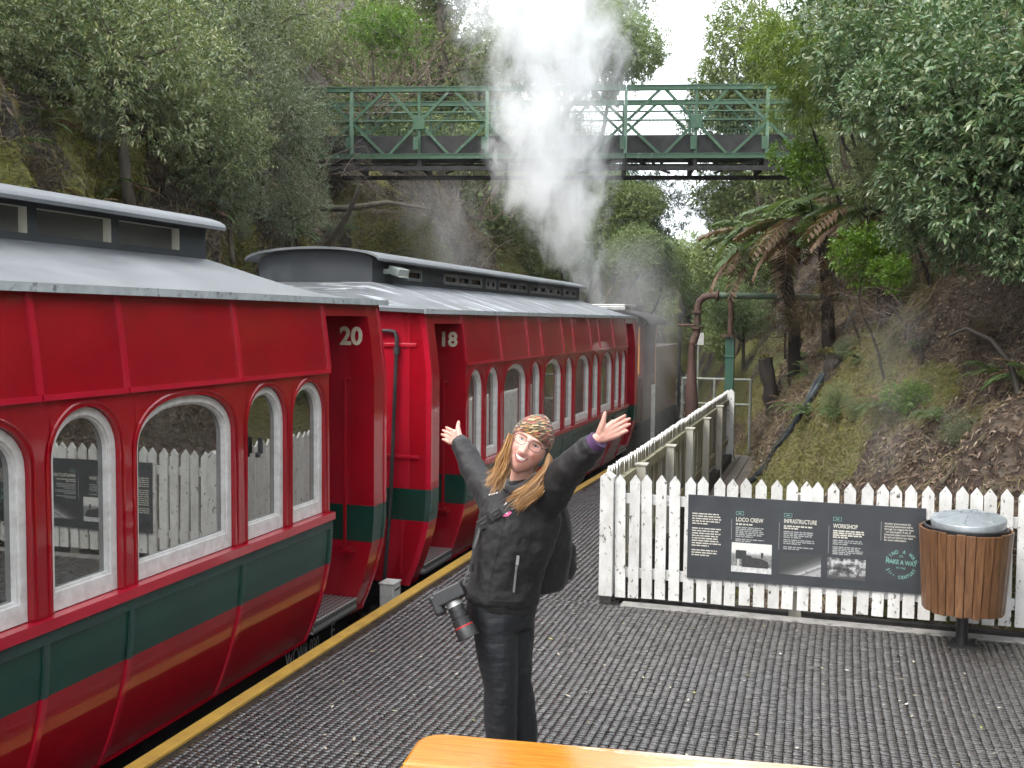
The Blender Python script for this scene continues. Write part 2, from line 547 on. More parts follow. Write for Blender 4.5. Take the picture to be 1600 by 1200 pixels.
# ---- track: two rails on sleepers, running straight then curving away
STEEL = M_simple('worn rail steel', (.12, .10, .09), (.22, .2, .19), 5, .4, .6, metal=.6)
SLEEPER = M_simple('weathered sleeper timber', (.07, .055, .045), (.12, .1, .085), 6, .85, bmp=.3, stretch=(1, 6, 6))
XC = -4.72                                     # centre line of the train
def track_x(Y):
    return XC - .0022 * max(0, Y - 24) ** 2
track = bpy.data.objects.new('railway_track', None); COL.objects.link(track); tag(track, kind='structure')
for sgn in (-1, 1):
    mb = MB()
    ys = list(range(-6, 80, 3))
    for w, z0, z1 in ((.11, GZ + .13, GZ + .15), (.02, GZ + .15, GZ + .22), (.06, GZ + .22, GZ + .25)):
        P = [[(track_x(y) + sgn * .53 - w / 2, y, z0) for y in ys], [(track_x(y) + sgn * .53 - w / 2, y, z1) for y in ys],
             [(track_x(y) + sgn * .53 + w / 2, y, z1) for y in ys], [(track_x(y) + sgn * .53 + w / 2, y, z0) for y in ys]]
        mb.grid(P)
    mb.build('rail', STEEL, track)
slp = MB().box(-.95, .95, -.1, .1, 0, .14)
first = None
for k in range(88):
    y = -5 + k * .75
    if first is None:
        first = slp.build('sleeper', SLEEPER, track, bevel=.01); o = first
    else:
        o = first.copy(); COL.objects.link(o); o.parent = track
    o.location = (track_x(y), y, GZ + .004)

# ---- platform
def M_mat(name, dark):
    m, nt, n, l, b = new_mat(name)
    co = coords(n)
    n1 = tex_noise(n, l, co, 1.1, 5, .6)
    n2 = tex_noise(n, l, co, 60, 4, .7)
    n3 = tex_noise(n, l, co, 9, 5, .65)
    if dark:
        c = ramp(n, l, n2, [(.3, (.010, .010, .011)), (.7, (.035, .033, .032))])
    else:
        c = ramp(n, l, n2, [(.28, (.040, .034, .030)), (.5, (.080, .070, .063)), (.72, (.16, .146, .132))])
        c = mixc(n, l, ramp(n, l, n3, [(.42, 0.), (.66, .5)]), c, (.035, .031, .029))
        c = mixc(n, l, ramp(n, l, n1, [(.45, 0.), (.7, .5)]), c, (.085, .083, .085))
        sp = tex_noise(n, l, co, 120, 2, .5)
        c = mixc(n, l, ramp(n, l, sp, [(.68, 0.), (.72, .6)]), c, (.35, .32, .28))
    l.new(c, b.inputs['Base Color'])
    l.new(ramp(n, l, n3, [(.3, .20), (.7, .44)]), b.inputs['Roughness'])
    b.inputs['Specular IOR Level'].default_value = .8 if not dark else .3
    bump(n, l, n2, .3, b, .005)
    if not dark:
        b.inputs['Coat Weight'].default_value = 1.0; b.inputs['Coat Roughness'].default_value = .13       # film of rain water
    return m
MAT_PAD, MAT_BASE = M_mat('wet rubber mat pads', False), M_mat('mat grooves and shaded pad sides', True)
CONC = M_simple('weathered concrete edge', (.17, .165, .155), (.27, .26, .245), 9, .6, .8, bmp=.3, spots=((.07, .07, .055), 14, .55, .15))
TIMB_D = M_simple('dark platform timber', (.02, .018, .016), (.05, .045, .04), 8, .8, stretch=(1, 1, 6), bmp=.3)
YELLOW = M_simple('worn yellow edge paint', (.50, .30, .05), (.38, .21, .035), 7, .45, .65, bmp=.25, bscale=80, spots=((.16, .11, .05), 26, .62, .12), lo=.3, hi=.7)

def edge_x(Y):
    return float(np.interp(Y, [-8, 5, 10, 14, 18], [-3.10, -3.13, -3.11, -3.04, -2.95]))
FENCE_Y, SIDE_X, END_Y = 7.645, -1.60, 17.45
mb = MB()
ys = [-8, 0, 5, 7.6]
mb.grid([[(edge_x(y), y, 0) for y in ys], [(6.0, y, 0) for y in ys]], flip=True)
ys2 = [7.6, 10, 12, 14, 17.4]
mb.grid([[(edge_x(y), y, 0) for y in ys2], [(-1.5, y, 0) for y in ys2]], flip=True)
ya = [-8, 0, 5, 7.6, 10, 12, 14, 17.4]
mb.grid([[(edge_x(y), y, 0) for y in ya], [(edge_x(y), y, GZ) for y in ya]], m=1)
mb.grid([[(6.0, 7.6, 0), (-1.5, 7.6, 0), (-1.5, 17.4, 0), (-3.0, 17.4, 0)], [(6.0, 7.6, GZ), (-1.5, 7.6, GZ), (-1.5, 17.4, GZ), (-3.0, 17.4, GZ)]], m=1)
platform = tag(mb.build('platform', [MAT_BASE, TIMB_D], fix=False), kind='structure')
# the raised pads of the anti-slip mat
PX_M, PY_M = .047, .0285
def pads(x0, x1, y0, y1):
    xs = np.arange(x0, x1, PX_M) + PX_M / 2; yy = np.arange(y0, y1, PY_M) + PY_M / 2
    gx, gy = np.meshgrid(xs, yy)
    return np.stack([gx.ravel(), gy.ravel()], 1)
pc = np.concatenate([pads(-3.0, 2.6, 2.9, 7.5), pads(-2.98, -1.62, 7.5, 17.3)])
keep = pc[:, 0] > np.interp(pc[:, 1], [-8, 5, 10, 14, 18], [-3.10, -3.13, -3.11, -3.04, -2.95]) + .11
pc = pc[keep]
N = len(pc)
h = .0075 + .003 * RNG.random(N); jx = RNG.normal(0, .0012, (N, 2)); tl = RNG.normal(0, .0010, (N, 4))
wob = np.stack([.012 * np.sin(pc[:, 1] * 1.7 + pc[:, 0]), .012 * np.sin(pc[:, 0] * 1.4)], 1)
pc = pc + jx + wob
cor = np.array([(-1, -1), (1, -1), (1, 1), (-1, 1)]) * .5
V = np.zeros((N, 8, 3))
V[:, :4, :2] = pc[:, None] + cor[None] * np.array([.0450, .0258]); V[:, :4, 2] = .001
V[:, 4:, :2] = pc[:, None] + cor[None] * np.array([.0405, .0195]); V[:, 4:, 2] = h[:, None] + tl
F = np.array([(4, 5, 6, 7), (0, 1, 5, 4), (1, 2, 6, 5), (2, 3, 7, 6), (3, 0, 4, 7)])
Q = (F[None] + (np.arange(N) * 8)[:, None, None]).reshape(-1, 4)
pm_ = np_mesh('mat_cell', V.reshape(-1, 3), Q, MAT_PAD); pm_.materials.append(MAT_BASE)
pm_.polygons.foreach_set('material_index', np.tile(np.array([0, 1, 1, 1, 1], dtype=np.int32), N))  # pad sides take the dark groove colour: their shade is painted in
o = link('mat_cell', pm_, platform); tag(o, kind='stuff')
# yellow edge board, in lengths
seg = [-8, -5, -2, .6, 3.1, 5.6, 8.1, 10.6, 13.1, 15.3, 17.4]
for a, b_ in zip(seg[:-1], seg[1:]):
    mb = MB(); a += .004
    v = []
    for y in (a, b_):
        for dx, z in ((-.012, -.05), (-.012, .02), (.075, .02), (.075, .002)):
            v.append((edge_x(y) + dx, y, z))
    mb.add(v, [(0, 1, 5, 4), (1, 2, 6, 5), (2, 3, 7, 6), (0, 3, 2, 1), (4, 5, 6, 7)])
    mb.build('edge_board', YELLOW, platform, bevel=.005)
mb = MB().box(-1.47, 6, 7.50, 7.64, -.2, .012)
mb.build('kerb', CONC, platform, bevel=.012)

# fallen leaves and chips on the mat: too many to count
LITTER_P = M_leaf('pale fallen chips', [(.5, .45, .36), (.35, .3, .2), (.62, .58, .5), (.3, .28, .1)], .6, .05, 0)
N = 520
px = RNG.uniform(-2.9, 2.4, N); py = RNG.uniform(3.2, 7.4, N)
far_ = RNG.random(N) < .18; px[far_] = RNG.uniform(-2.9, -1.7, far_.sum()); py[far_] = RNG.uniform(7.5, 13, far_.sum())
sz = RNG.uniform(.006, .017, N) * np.where(RNG.random(N) < .12, 1.7, 1); an = RNG.uniform(0, 6.28, N)
d1 = np.stack([np.cos(an), np.sin(an), RNG.normal(0, .15, N)], 1) * sz[:, None]; d2 = np.stack([-np.sin(an), np.cos(an), RNG.normal(0, .2, N)], 1) * (sz * RNG.uniform(.25, .5, N))[:, None]
c0 = np.stack([px, py, np.full(N, .017)], 1)
V = np.stack([c0 - d1, c0 + d2, c0 + d1, c0 - d2], 1).reshape(-1, 3)
o = link('fallen_leaf_litter', np_mesh('fallen_leaf_litter', V, np.arange(N * 4).reshape(-1, 4), LITTER_P))
tag(o, 'pale leaf chips scattered over the wet platform mat', 'leaf litter', kind='stuff')

# ================================================================== THE COACHES
HALF = 1.48
def dz(z):
    return float(np.interp(z, [-.08, 0, .15, .3, .45, .6, .75, 1.72, 1.78, 2.0, 2.3], [.195, .155, .10, .055, .02, .004, 0, 0, .005, .03, .075]))
def SP(y, z, off=0.0):
    return (HALF - dz(z) + off, y, z)
def zs_between(z0, z1, st=.06, cuts=()):
    n = max(1, int(round((z1 - z0) / st)))
    return sorted(set([z0 + (z1 - z0) * i / n for i in range(n + 1)] + [c for c in cuts if z0 < c < z1]))
GB0, GB1 = .47, .745                            # green band
def panel(mb, y0, y1, z0, z1, off, thick=.02, cuts=(), mfun=None):
    """a panel that follows the curve of the coach side"""
    zs = zs_between(z0, z1, .06, cuts)
    for za, zb in zip(zs[:-1], zs[1:]):
        m = mfun((za + zb) / 2) if mfun else 0
        mb.add([SP(y0, za, off), SP(y1, za, off), SP(y1, zb, off), SP(y0, zb, off)], [(0, 1, 2, 3)], m)
        for y in (y0, y1):
            mb.add([SP(y, za, off), SP(y, zb, off), SP(y, zb, off - thick), SP(y, za, off - thick)], [(0, 1, 2, 3)], m)
    for z, i in ((z0, 0), (z1, -1)):
        m = mfun((zs[i] + zs[1 if i == 0 else -2]) / 2) if mfun else 0
        mb.add([SP(y0, z, off), SP(y1, z, off), SP(y1, z, off - thick), SP(y0, z, off - thick)], [(0, 1, 2, 3)], m)
def outline(a, b, z0, zs, rise, p, n=20):
    pts = [(a, z0), (b, z0)]
    for i in range(n + 1):
        t = math.pi * i / n
        c, s_ = math.cos(t), math.sin(t)
        y = (a + b) / 2 + (b - a) / 2 * math.copysign(abs(c) ** (2 / p), c)
        pts.append((y, zs + rise * abs(s_) ** (2 / p)))
    return pts
lowm = lambda z: 1 if GB0 < z < GB1 + .05 else 0
CLER_IN = M_simple('frosted clerestory glass', (.10, .10, .09), (.07, .07, .065), 3, .35)
CLER_REV = M_simple('pale clerestory reveal', (.48, .46, .38), (.4, .38, .3), 6, .6)
CLER_DARK = M_simple('brown clerestory glass', (.018, .012, .010), (.03, .022, .018), 3, .12)
RED_TRIM = M_paint('bright red moulding paint', (.40, .006, .024), .3)
LAMPG = M_simple('lamp housing', (.3, .33, .3), (.22, .25, .22), 10, .35)
LAMPF = M_simple('lamp lens', (.5, .55, .45), (.4, .44, .36), 10, .2)
BAYS = [('nn', 1.09), ('W', 1.0), ('n', .57), ('W', 1.0), ('n', .57), ('W', 1.0), ('n', .57), ('W', 1.0), ('nn', 1.09)]
LEN = 9.69

PANE_TWIST = {('20', 8): -.45, ('20', 7): -.9, ('20', 6): -.9, ('20', 9): 0.0, ('20', 10): -.1}
def build_coach(label, number, y0, zoff, cler_set, style, under):
    root = thing('railway_coach', label, 'railway coach', (XC, y0, zoff), 0, 'red and green coaches standing at the platform')
    # ---- window wall, windows
    wall = MB(); panes = []
    y = .9
    bounds = [y]
    wins = []
    for kind, w in BAYS:
        if kind == 'nn':
            wins += [(y + .065, y + .515, 'n'), (y + .59, y + 1.03, 'n')]
        elif kind == 'W':
            wins.append((y + .065, y + .935, 'W'))
        else:
            wins.append((y + .055, y + .515, 'n'))
        y += w
        bounds.append(y)
    Z0, Z1 = .83, 1.79
    prev = .9
    for a, b, k in wins:
        zs, rise, p = (1.505, .23, 2.05) if k == 'n' else (1.475, .26, 2.35)
        wall.add([SP(prev, Z0), SP(a, Z0), SP(a, Z1), SP(prev, Z1)], [(0, 1, 2, 3)])
        ol = outline(a, b, Z0, zs, rise, p)
        arch = sorted(ol[2:], key=lambda q: q[0])
        for (ya, za), (yb, zb) in zip(arch[:-1], arch[1:]):
            if yb - ya > 1e-6:
                wall.add([SP(ya, za), SP(yb, zb), SP(yb, Z1), SP(ya, Z1)], [(0, 1, 2, 3)])
        n = len(ol)
        for i in range(1, n):                                   # reveal
            j = (i + 1) % n
            (ya, za), (yb, zb) = ol[i], ol[j]
            wall.add([SP(ya, za), SP(yb, zb), SP(yb, zb, -.075), SP(ya, za, -.075)], [(0, 1, 2, 3)])
        # raised bead that follows the arch
        r1 = outline(a - .016, b + .016, Z0, zs, rise + .016, p)[1:] + [(a - .016, Z0)]
        r2 = outline(a - .030, b + .030, Z0, zs, rise + .030, p)[1:] + [(a - .030, Z0)]
        for i in range(len(r1) - 1):
            A, B_, C_, D = r1[i], r1[i + 1], r2[i + 1], r2[i]
            if max(C_[1], D[1]) > 1.785: continue
            wall.add([SP(*A, .001), SP(*B_, .001), SP((B_[0] + C_[0]) / 2, (B_[1] + C_[1]) / 2, .006), SP((A[0] + D[0]) / 2, (A[1] + D[1]) / 2, .006), SP(*C_, .001), SP(*D, .001)],
                     [(0, 1, 2, 3), (3, 2, 4, 5)])
        prev = b
        # the white frame with its pane
        e = .042
        oo = outline(a + .003, b - .003, Z0 + .002, zs, rise - .003, p)
        ii = outline(a + e, b - e, Z0 + .085, zs, rise - e, p)
        i2 = outline(a + e + .012, b - e - .012, Z0 + .097, zs, rise - e - .012, p)
        fr = MB()
        for i in range(n):
            j = (i + 1) % n
            fr.add([SP(*oo[i], -.028), SP(*oo[j], -.028), SP(*ii[j], -.028), SP(*ii[i], -.028)], [(0, 1, 2, 3)])
            fr.add([SP(*ii[i], -.028), SP(*ii[j], -.028), SP(*ii[j], -.040), SP(*ii[i], -.040)], [(0, 1, 2, 3)])
            fr.add([SP(*ii[i], -.040), SP(*ii[j], -.040), SP(*i2[j], -.040), SP(*i2[i], -.040)], [(0, 1, 2, 3)])
            fr.add([SP(*i2[i], -.040), SP(*i2[j], -.040), SP(*i2[j], -.066), SP(*i2[i], -.066)], [(0, 1, 2, 3)])
        f_o = fr.build('window', WHITE, root, fix=False)
        pn = MB()
        tw = math.tan(R(PANE_TWIST.get((number, len(panes)), random.uniform(-.25, .25)))); panes.append(1)
        pn.add([SP(*q, -.060 + (q[0] - (a + b) / 2) * tw) for q in i2], [tuple(range(n))])
        pn.build('pane', GLASS, f_o, fix=False)
    wall.add([SP(prev, Z0), SP(.9 + 7.89, Z0), SP(.9 + 7.89, Z1), SP(prev, Z1)], [(0, 1, 2, 3)])
    wall.build('window_wall', RED, root, fix=False)
    # ---- panels above and below, bay by bay, with battens between
    for i, (a, b) in enumerate(zip(bounds[:-1], bounds[1:])):
        mb = MB(); panel(mb, a + .016, b - .016, 1.80, 2.27, .002)
        mb.build('upper_panel', RED, root)
        mb = MB(); panel(mb, a + .006, b - .006, 1.778, 1.806, .02)
        mb.build('belt_moulding', RED_TRIM, root, bevel=.004)
        mb = MB(); panel(mb, a + .016, b - .016, -.08, .715, .002, cuts=(GB0, GB1), mfun=lowm)
        mb.build('lower_panel', [RED, GREEN], root)
    for y in bounds:
        mb = MB(); panel(mb, y - .016, y + .016, 1.806, 2.27, .015)
        mb.build('batten', RED_TRIM, root, bevel=.004)
        mb = MB(); panel(mb, y - .016, y + .016, -.085, .715, .015, cuts=(GB0, GB1), mfun=lowm)
        mb.build('batten', [RED_TRIM, GREEN_TRIM], root, bevel=.004)
    mb = MB(); panel(mb, .88, 8.81, .715, .775, .014)
    mb.build('waist_rail', GREEN_TRIM, root, bevel=.004)
    mb = MB(); panel(mb, .88, 8.81, .777, .828, .034, .1)
    mb.build('sill_rail', RED_TRIM, root, bevel=.012)
    mb = MB(); panel(mb, .88, 8.81, -.10, -.082, .006)
    mb.build('bottom_rail', RED, root)
    mb = MB().box(-HALF + .2, 1.19, .95, 8.74, -.118, -.06); mb.build('floor', UNDER, root)
    mb = MB().box(-HALF + .02, -HALF + .05, .0, LEN, -.1, 2.27); mb.build('far_side', RED, root)
    # ---- ends: corner post, end wall, recess with step, rail and number
    for end in (0, 1):
        Y = (lambda t: t) if end == 0 else (lambda t: LEN - t)
        mb = MB(); ya, yb = sorted((Y(0.0), Y(.2)))
        panel(mb, ya, yb, -.10, 2.27, .004, .2, cuts=(GB0, GB1), mfun=lambda z: 1 if GB0 < z < GB1 else 0)
        mb.build('corner_post', [RED, GREEN], root)
        mb = MB(); e = .03
        ya2, yb2 = sorted((Y(-.006), Y(.03)))
        panel(mb, ya2, yb2, -.10, 2.27, .012, .05, cuts=(GB0, GB1), mfun=lambda z: 1 if GB0 < z < GB1 else 0)
        mb.build('corner_bead', [RED_TRIM, GREEN_TRIM], root)
        mb = MB()                                              # end wall
        zz = zs_between(-.08, 2.27, .08, (GB0, GB1))
        for za, zb in zip(zz[:-1], zz[1:]):
            m = 1 if GB0 < (za + zb) / 2 < GB1 else 0
            xa, xb = HALF - dz(za) - .004, HALF - dz(zb) - .004
            for yy in (Y(0.002), Y(.195)):
                mb.add([(-xa, yy, za), (xa, yy, za), (xb, yy, zb), (-xb, yy, zb)], [(0, 1, 2, 3)], m)
        mb.build('end_wall', [RED_END, GREEN], root, fix=False)
        for zc in (1.98, 1.02):
            mb = MB(); ya, yb = sorted((Y(-.014), Y(.002))); w = HALF - dz(zc) - .1
            mb.box(-w, w, ya, yb, zc - .016, zc + .016); mb.build('end_moulding', RED_END, root, bevel=.004)
        for xx in (HALF - .2, .45, -.45):
            for za, zb, mt in ((GB1 + .002, 2.25, RED_END), (.0, GB0 - .002, RED_END)):
                mb = MB(); ya, yb = sorted((Y(-.008), Y(.003)))
                xs = xx if xx < 1 or za > .4 else xx - .06
                mb.box(xs - .011, xs + .011, ya, yb, za, zb); mb.build('end_batten', mt, root)
        # recess
        mb = MB()
        ya, yb = sorted((Y(.2), Y(.9)))
        xi = HALF - .66
        for za, zb in zip(zz[:-1], zz[1:]):
            m = 1 if GB0 < (za + zb) / 2 < GB1 else 0
            x1a, x1b = HALF - dz(za) - .003, HALF - dz(zb) - .003
            for yy in (Y(.9) + (.002 if end == 0 else -.002),):
                mb.add([(xi, yy, za), (x1a, yy, za), (x1b, yy, zb), (xi, yy, zb)], [(0, 1, 2, 3)], m)
            mb.add([(xi, ya, za), (xi, yb, za), (xi, yb, zb), (xi, ya, zb)], [(0, 1, 2, 3)], m)
        mb.box(xi, HALF - .085, ya, yb, 2.17, 2.2)
        mb.build('entrance_lining', [RED, GREEN], root, fix=False)
        mb = MB(); panel(mb, ya, yb, 2.165, 2.27, .0, .03); mb.build('lintel', RED, root)
        mb = MB().box(xi, HALF - .13, ya + .01, yb - .01, -.05, .045)
        mb.build('step', PLATE, root, bevel=.006)
        inner = Y(.2) if end == 1 else Y(.9)
        sg = -1
        yw = inner + sg * .004
        # bits on the wall of the recess that faces back down the platform
        zt = 1.70 if end else 1.62
        xr = HALF - .20
        hr = MB().tube([(xr, yw, zt), (xr, yw - .07, zt), (xr, yw - .07, .42), (xr, yw, .42)], .014, 8)
        hr.box(xr - .05, xr + .05, yw - .085, yw, .395, .42)
        hr.build('grab_rail', RED, root, smooth=True)
        mb = MB().box(xi + .22, xi + .235, yw - .012, yw, .05, 2.16); mb.build('door_edge', RED_TRIM, root)
        # number
        Mx = Matrix.Translation((HALF - .275, yw - .003, 1.955)) @ Matrix.Rotation(R(90), 4, 'X')
        if number == '20' or end == 0: text_mesh('number', number, .185, CREAM, root, Mx, 'LEFT', .002, bold=.006)
    # ---- roof
    s = cler_set
    xe, ze = HALF - .02, 2.285
    def crest(y):
        t = min(1, max(0, min(y + .09, LEN + .09 - y) / (s + .09)))
        return ze + .035 + (2.545 - ze - .035) * t ** 1.5
    ys = sorted(set([-.09, -.02] + [s * k / 8 for k in range(9)] + [LEN / 2] + [LEN - s * k / 8 for k in range(9)] + [LEN + .02, LEN + .09]))
    xs = [-1, -.85, -.7, -.55, -.41, 0, .41, .55, .7, .85, 1]
    def rz(x, y):
        a = abs(x)
        c = crest(y)
        if a <= .41: return c
        q = (a - .41) / .59
        return c + (ze - c) * (q * .92 + .08 * q * q)
    mb = MB()
    top = [[(x * xe, y, rz(x, y)) for x in xs] for y in ys]
    mb.grid(top)
    bot = [[(x * xe, y, rz(x, y) - .032) for x in xs] for y in ys]
    mb.grid(bot, flip=True)
    for j in (0, -1):
        mb.grid([[r[j] for r in top], [r[j] for r in bot]])
        mb.grid([top[j], bot[j]])
    rf = mb.build('roof', ROOF if style == 'tall' else ROOF18, root, smooth=True)
    mb = MB().box(HALF - .13, HALF - .055, .0, LEN, 2.235, 2.262); mb.build('cornice', RED, root)
    mb = MB().box(xe - .004, xe + .008, -.09, LEN + .09, ze - .036, ze + .004); mb.build('drip_edge', EDGE, rf)
    # clerestory
    a, b = s, LEN - s
    cx, cz0, cz1 = .60, 2.50, 2.755
    if style == 'tall':
        pos = []
        yy = b - .30
        while yy - .60 > a + .1:
            pos.append((yy - .60, yy)); yy -= .67
        w0, w1 = cz0 + .085, cz1 - .03
    else:
        pos = [(a + .82, a + 1.18)]
        yy = a + 1.85
        for grp in (3, 0, 3, 4, 3):
            for k in range(max(grp, 1)):
                wd = .40 if grp else .16
                if yy + wd < b - .2: pos.append((yy, yy + wd))
                yy += wd + .035
                if not grp:
                    if yy + wd < b - .2: pos.append((yy, yy + wd))
                    yy += wd
            yy += .14
        w0, w1 = cz0 + .10, cz1 - .055
    mb = MB()
    for sx in (1, -1):
        X = sx * cx
        cuts = sorted(pos)
        p0 = a
        for (u0, u1) in cuts:
            mb.add([(X, p0, cz0), (X, u0, cz0), (X, u0, cz1), (X, p0, cz1)], [(0, 1, 2, 3)])
            mb.add([(X, u0, cz0), (X, u1, cz0), (X, u1, w0), (X, u0, w0)], [(0, 1, 2, 3)])
            mb.add([(X, u0, w1), (X, u1, w1), (X, u1, cz1), (X, u0, cz1)], [(0, 1, 2, 3)])
            p0 = u1
        mb.add([(X, p0, cz0), (X, b, cz0), (X, b, cz1), (X, p0, cz1)], [(0, 1, 2, 3)])
    for yy in (a, b):
        arc = [(-cx, cz0 - .02), (cx, cz0 - .02)] + [(cx * math.cos(t * math.pi / 12), cz1 + .10 * math.sin(t * math.pi / 12)) for t in range(13)]
        mb.add([(x, yy, z) for x, z in arc], [tuple(range(len(arc)))])
    cl = mb.build('clerestory', ROOF_DARK, root, fix=False)
    for (u0, u1) in pos:
        X = cx
        d = .06 if style == 'tall' else .02
        mb = MB()
        mb.add([(X, u0, w0), (X - d, u0, w0), (X - d, u0, w1), (X, u0, w1)], [(0, 1, 2, 3)], 1)
        mb.add([(X, u1, w0), (X - d, u1, w0), (X - d, u1, w1), (X, u1, w1)], [(0, 1, 2, 3)], 1)
        mb.add([(X, u0, w0), (X - d, u0, w0), (X - d, u1, w0), (X, u1, w0)], [(0, 1, 2, 3)], 1)
        mb.add([(X, u0, w1), (X - d, u0, w1), (X - d, u1, w1), (X, u1, w1)], [(0, 1, 2, 3)], 1)
        mb.add([(X - d + .001, u0, w0), (X - d + .001, u1, w0), (X - d + .001, u1, w1), (X - d + .001, u0, w1)], [(0, 1, 2, 3)], 0)
        if style != 'tall':
            t = .022
            for (q0, q1, r0, r1) in ((u0 - .01, u1 + .01, w0 - .012, w0 + t), (u0 - .01, u1 + .01, w1 - t, w1 + .012), (u0 - .01, u0 + t, w0 + t, w1 - t), (u1 - t, u1 + .01, w0 + t, w1 - t)):
                mb.box(X - .004, X + .014, q0, q1, r0, r1, 2)
        mb.build('clerestory_window', [CLER_IN if style == 'tall' else CLER_DARK, CLER_REV if style == 'tall' else BLACK, FRAMEG], cl, fix=False)
    mb = MB()
    arc = [(1.17 * cx * math.cos(t * math.pi / 16), cz1 + .008 + .115 * math.sin(t * math.pi / 16)) for t in range(17)]
    yr = (a - .09, b + .09)
    P = [[(x, y, z) for x, z in arc] for y in yr]; P2 = [[(x, y, z - .022) for x, z in arc] for y in yr]
    mb.grid(P); mb.grid(P2, flip=True)
    for j in (0, -1):
        mb.grid([P[j], P2[j]]); mb.grid([[r[j] for r in P], [r[j] for r in P2]])
    mb.build('clerestory_roof', ROOF, cl, smooth=True)
    # ---- underframe and wheels
    mb = MB().box(-1.05, 1.20, .05, LEN - .05, -.42, -.12)
    mb.box(-.12, .12, -.42, LEN + .42, -.5, -.3)
    mb.build('underframe', UNDER, root)
    for yb in (1.7, LEN - 1.7):
        bo = MB().box(-.75, -.62, yb - .9, yb + .9, -.62, -.42).box(.62, .75, yb - .9, yb + .9, -.62, -.42).build('bogie', UNDER, root)
        for dy in (-.6, .6):
            for sx in (-1, 1):
                w = MB()
                w.lathe([(0, -.05), (.28, -.05), (.32, -.03), (.32, .05), (.1, .06), (0, .06)], 20)
                wo = w.build('wheel', BLACK, bo, smooth=True)
                wo.matrix_local = Matrix.Translation((sx * .53, yb + dy, -.36 - zoff)) @ Matrix.Rotation(R(90), 4, 'Y')
    return root

EDGE = M_simple('pale weathered roof edge', (.42, .45, .46), (.30, .33, .33), 12, .5, spots=((.13, .14, .14), 20, .58, .1))
FRAMEG = M_simple('grey clerestory frame', (.14, .14, .135), (.1, .1, .1), 12, .5)
coach_near = build_coach('near red and green coach numbered 20 with tall clerestory windows', '20', 7.15 - LEN, 0.0, 1.02, 'tall', '')
coach_far = build_coach('far red and green coach numbered 18 with small framed clerestory windows and end pipe', '18', 8.08, -.055, .72, 'small', '')
# faded lettering on the sole bar of the near coach
Mx = Matrix.Translation((1.205, LEN - 1.02, -.262)) @ Matrix.Rotation(R(90), 4, 'Z') @ Matrix.Rotation(R(90), 4, 'X')
text_mesh('sole_bar_lettering', 'WCWR 020', .15, GREYTXT, coach_near, Mx, 'LEFT', .001, sx=.62)
Mx = Matrix.Translation((1.205, LEN - .36, -.25)) @ Matrix.Rotation(R(90), 4, 'Z') @ Matrix.Rotation(R(90), 4, 'X')
text_mesh('sole_bar_lettering', 'F', .16, GREYTXT, coach_near, Mx, 'LEFT', .001)
# window catch on the wide pane
mb = MB().box(HALF - .035, HALF - .012, 7.93, 7.955, 1.33, 1.43).box(HALF - .035, HALF - .014, 7.90, 7.93, 1.31, 1.34)
mb.build('window_catch', BLACK, coach_near, bevel=.004)
# brake pipe on the end of the far coach
mb = MB().tube([(.55, -.03, 2.10), (1.12, -.03, 2.10), (1.165, -.03, 2.09), (1.18, -.03, 2.04), (1.18, -.03, 1.98), (1.13, -.035, .6), (1.06, -.05, -.3)], .017, 10)
mb.tube([(1.18, -.03, 1.90), (1.18, -.03, 1.96)], .028, 10)
mb.build('brake_pipe', BLACK, coach_far, smooth=True)
# flood lamp on its clerestory
mb = MB()
mb.obox((.70, 1.10, 2.66), (.12, .24, .075), Matrix.Rotation(R(18), 3, 'Y'), 0)
mb.obox((.715, 1.10, 2.617), (.10, .21, .012), Matrix.Rotation(R(18), 3, 'Y'), 1)
mb.box(.60, .66, .96, 1.0, 2.63, 2.68)
mb.build('flood_lamp', [LAMPG, LAMPF], coach_far, bevel=.008)

# ================================================================== FENCES, SIGN, BIN, TABLE
PICKET = M_simple('flaking white picket paint', (.68, .68, .66), (.53, .52, .49), 10, .5, .7, bmp=.3, bscale=50, spots=((.09, .08, .06), 30, .60, .05), stretch=(1, 1, .6), objrand=.1)
PICKET_LOW = PICKET
BARE = M_simple('weathered bare picket back', (.22, .19, .11), (.36, .33, .23), 14, .75, .85, bmp=.35, bscale=60, stretch=(1, 1, .15), spots=((.10, .11, .05), 6, .52, .2), objrand=.15)
POSTW = M_simple('weathered pale post', (.46, .44, .38), (.30, .28, .22), 9, .6, .8, bmp=.3, stretch=(1, 1, .25), spots=((.2, .15, .09), 8, .62, .1))

def picket_mesh(w, t, z0, z1, tip, mats, two=False, axis='x'):
    mb = MB()
    h = w / 2
    prof = [(-h, z0), (h, z0), (h, z1 - tip), (0, z1), (-h, z1 - tip)]
    if axis == 'x':
        mb.prism(prof, 'y', -t / 2, t / 2)
    else:
        mb.prism(prof, 'x', -t / 2, t / 2)
        if two: mb.m[1] = 1                         # the face turned to the hillside was never painted
    me = bpy.data.meshes.new('picket'); me.from_pydata(mb.v, [], mb.f)
    for m in mats: me.materials.append(m)
    me.polygons.foreach_set('material_index', mb.m)
    return me

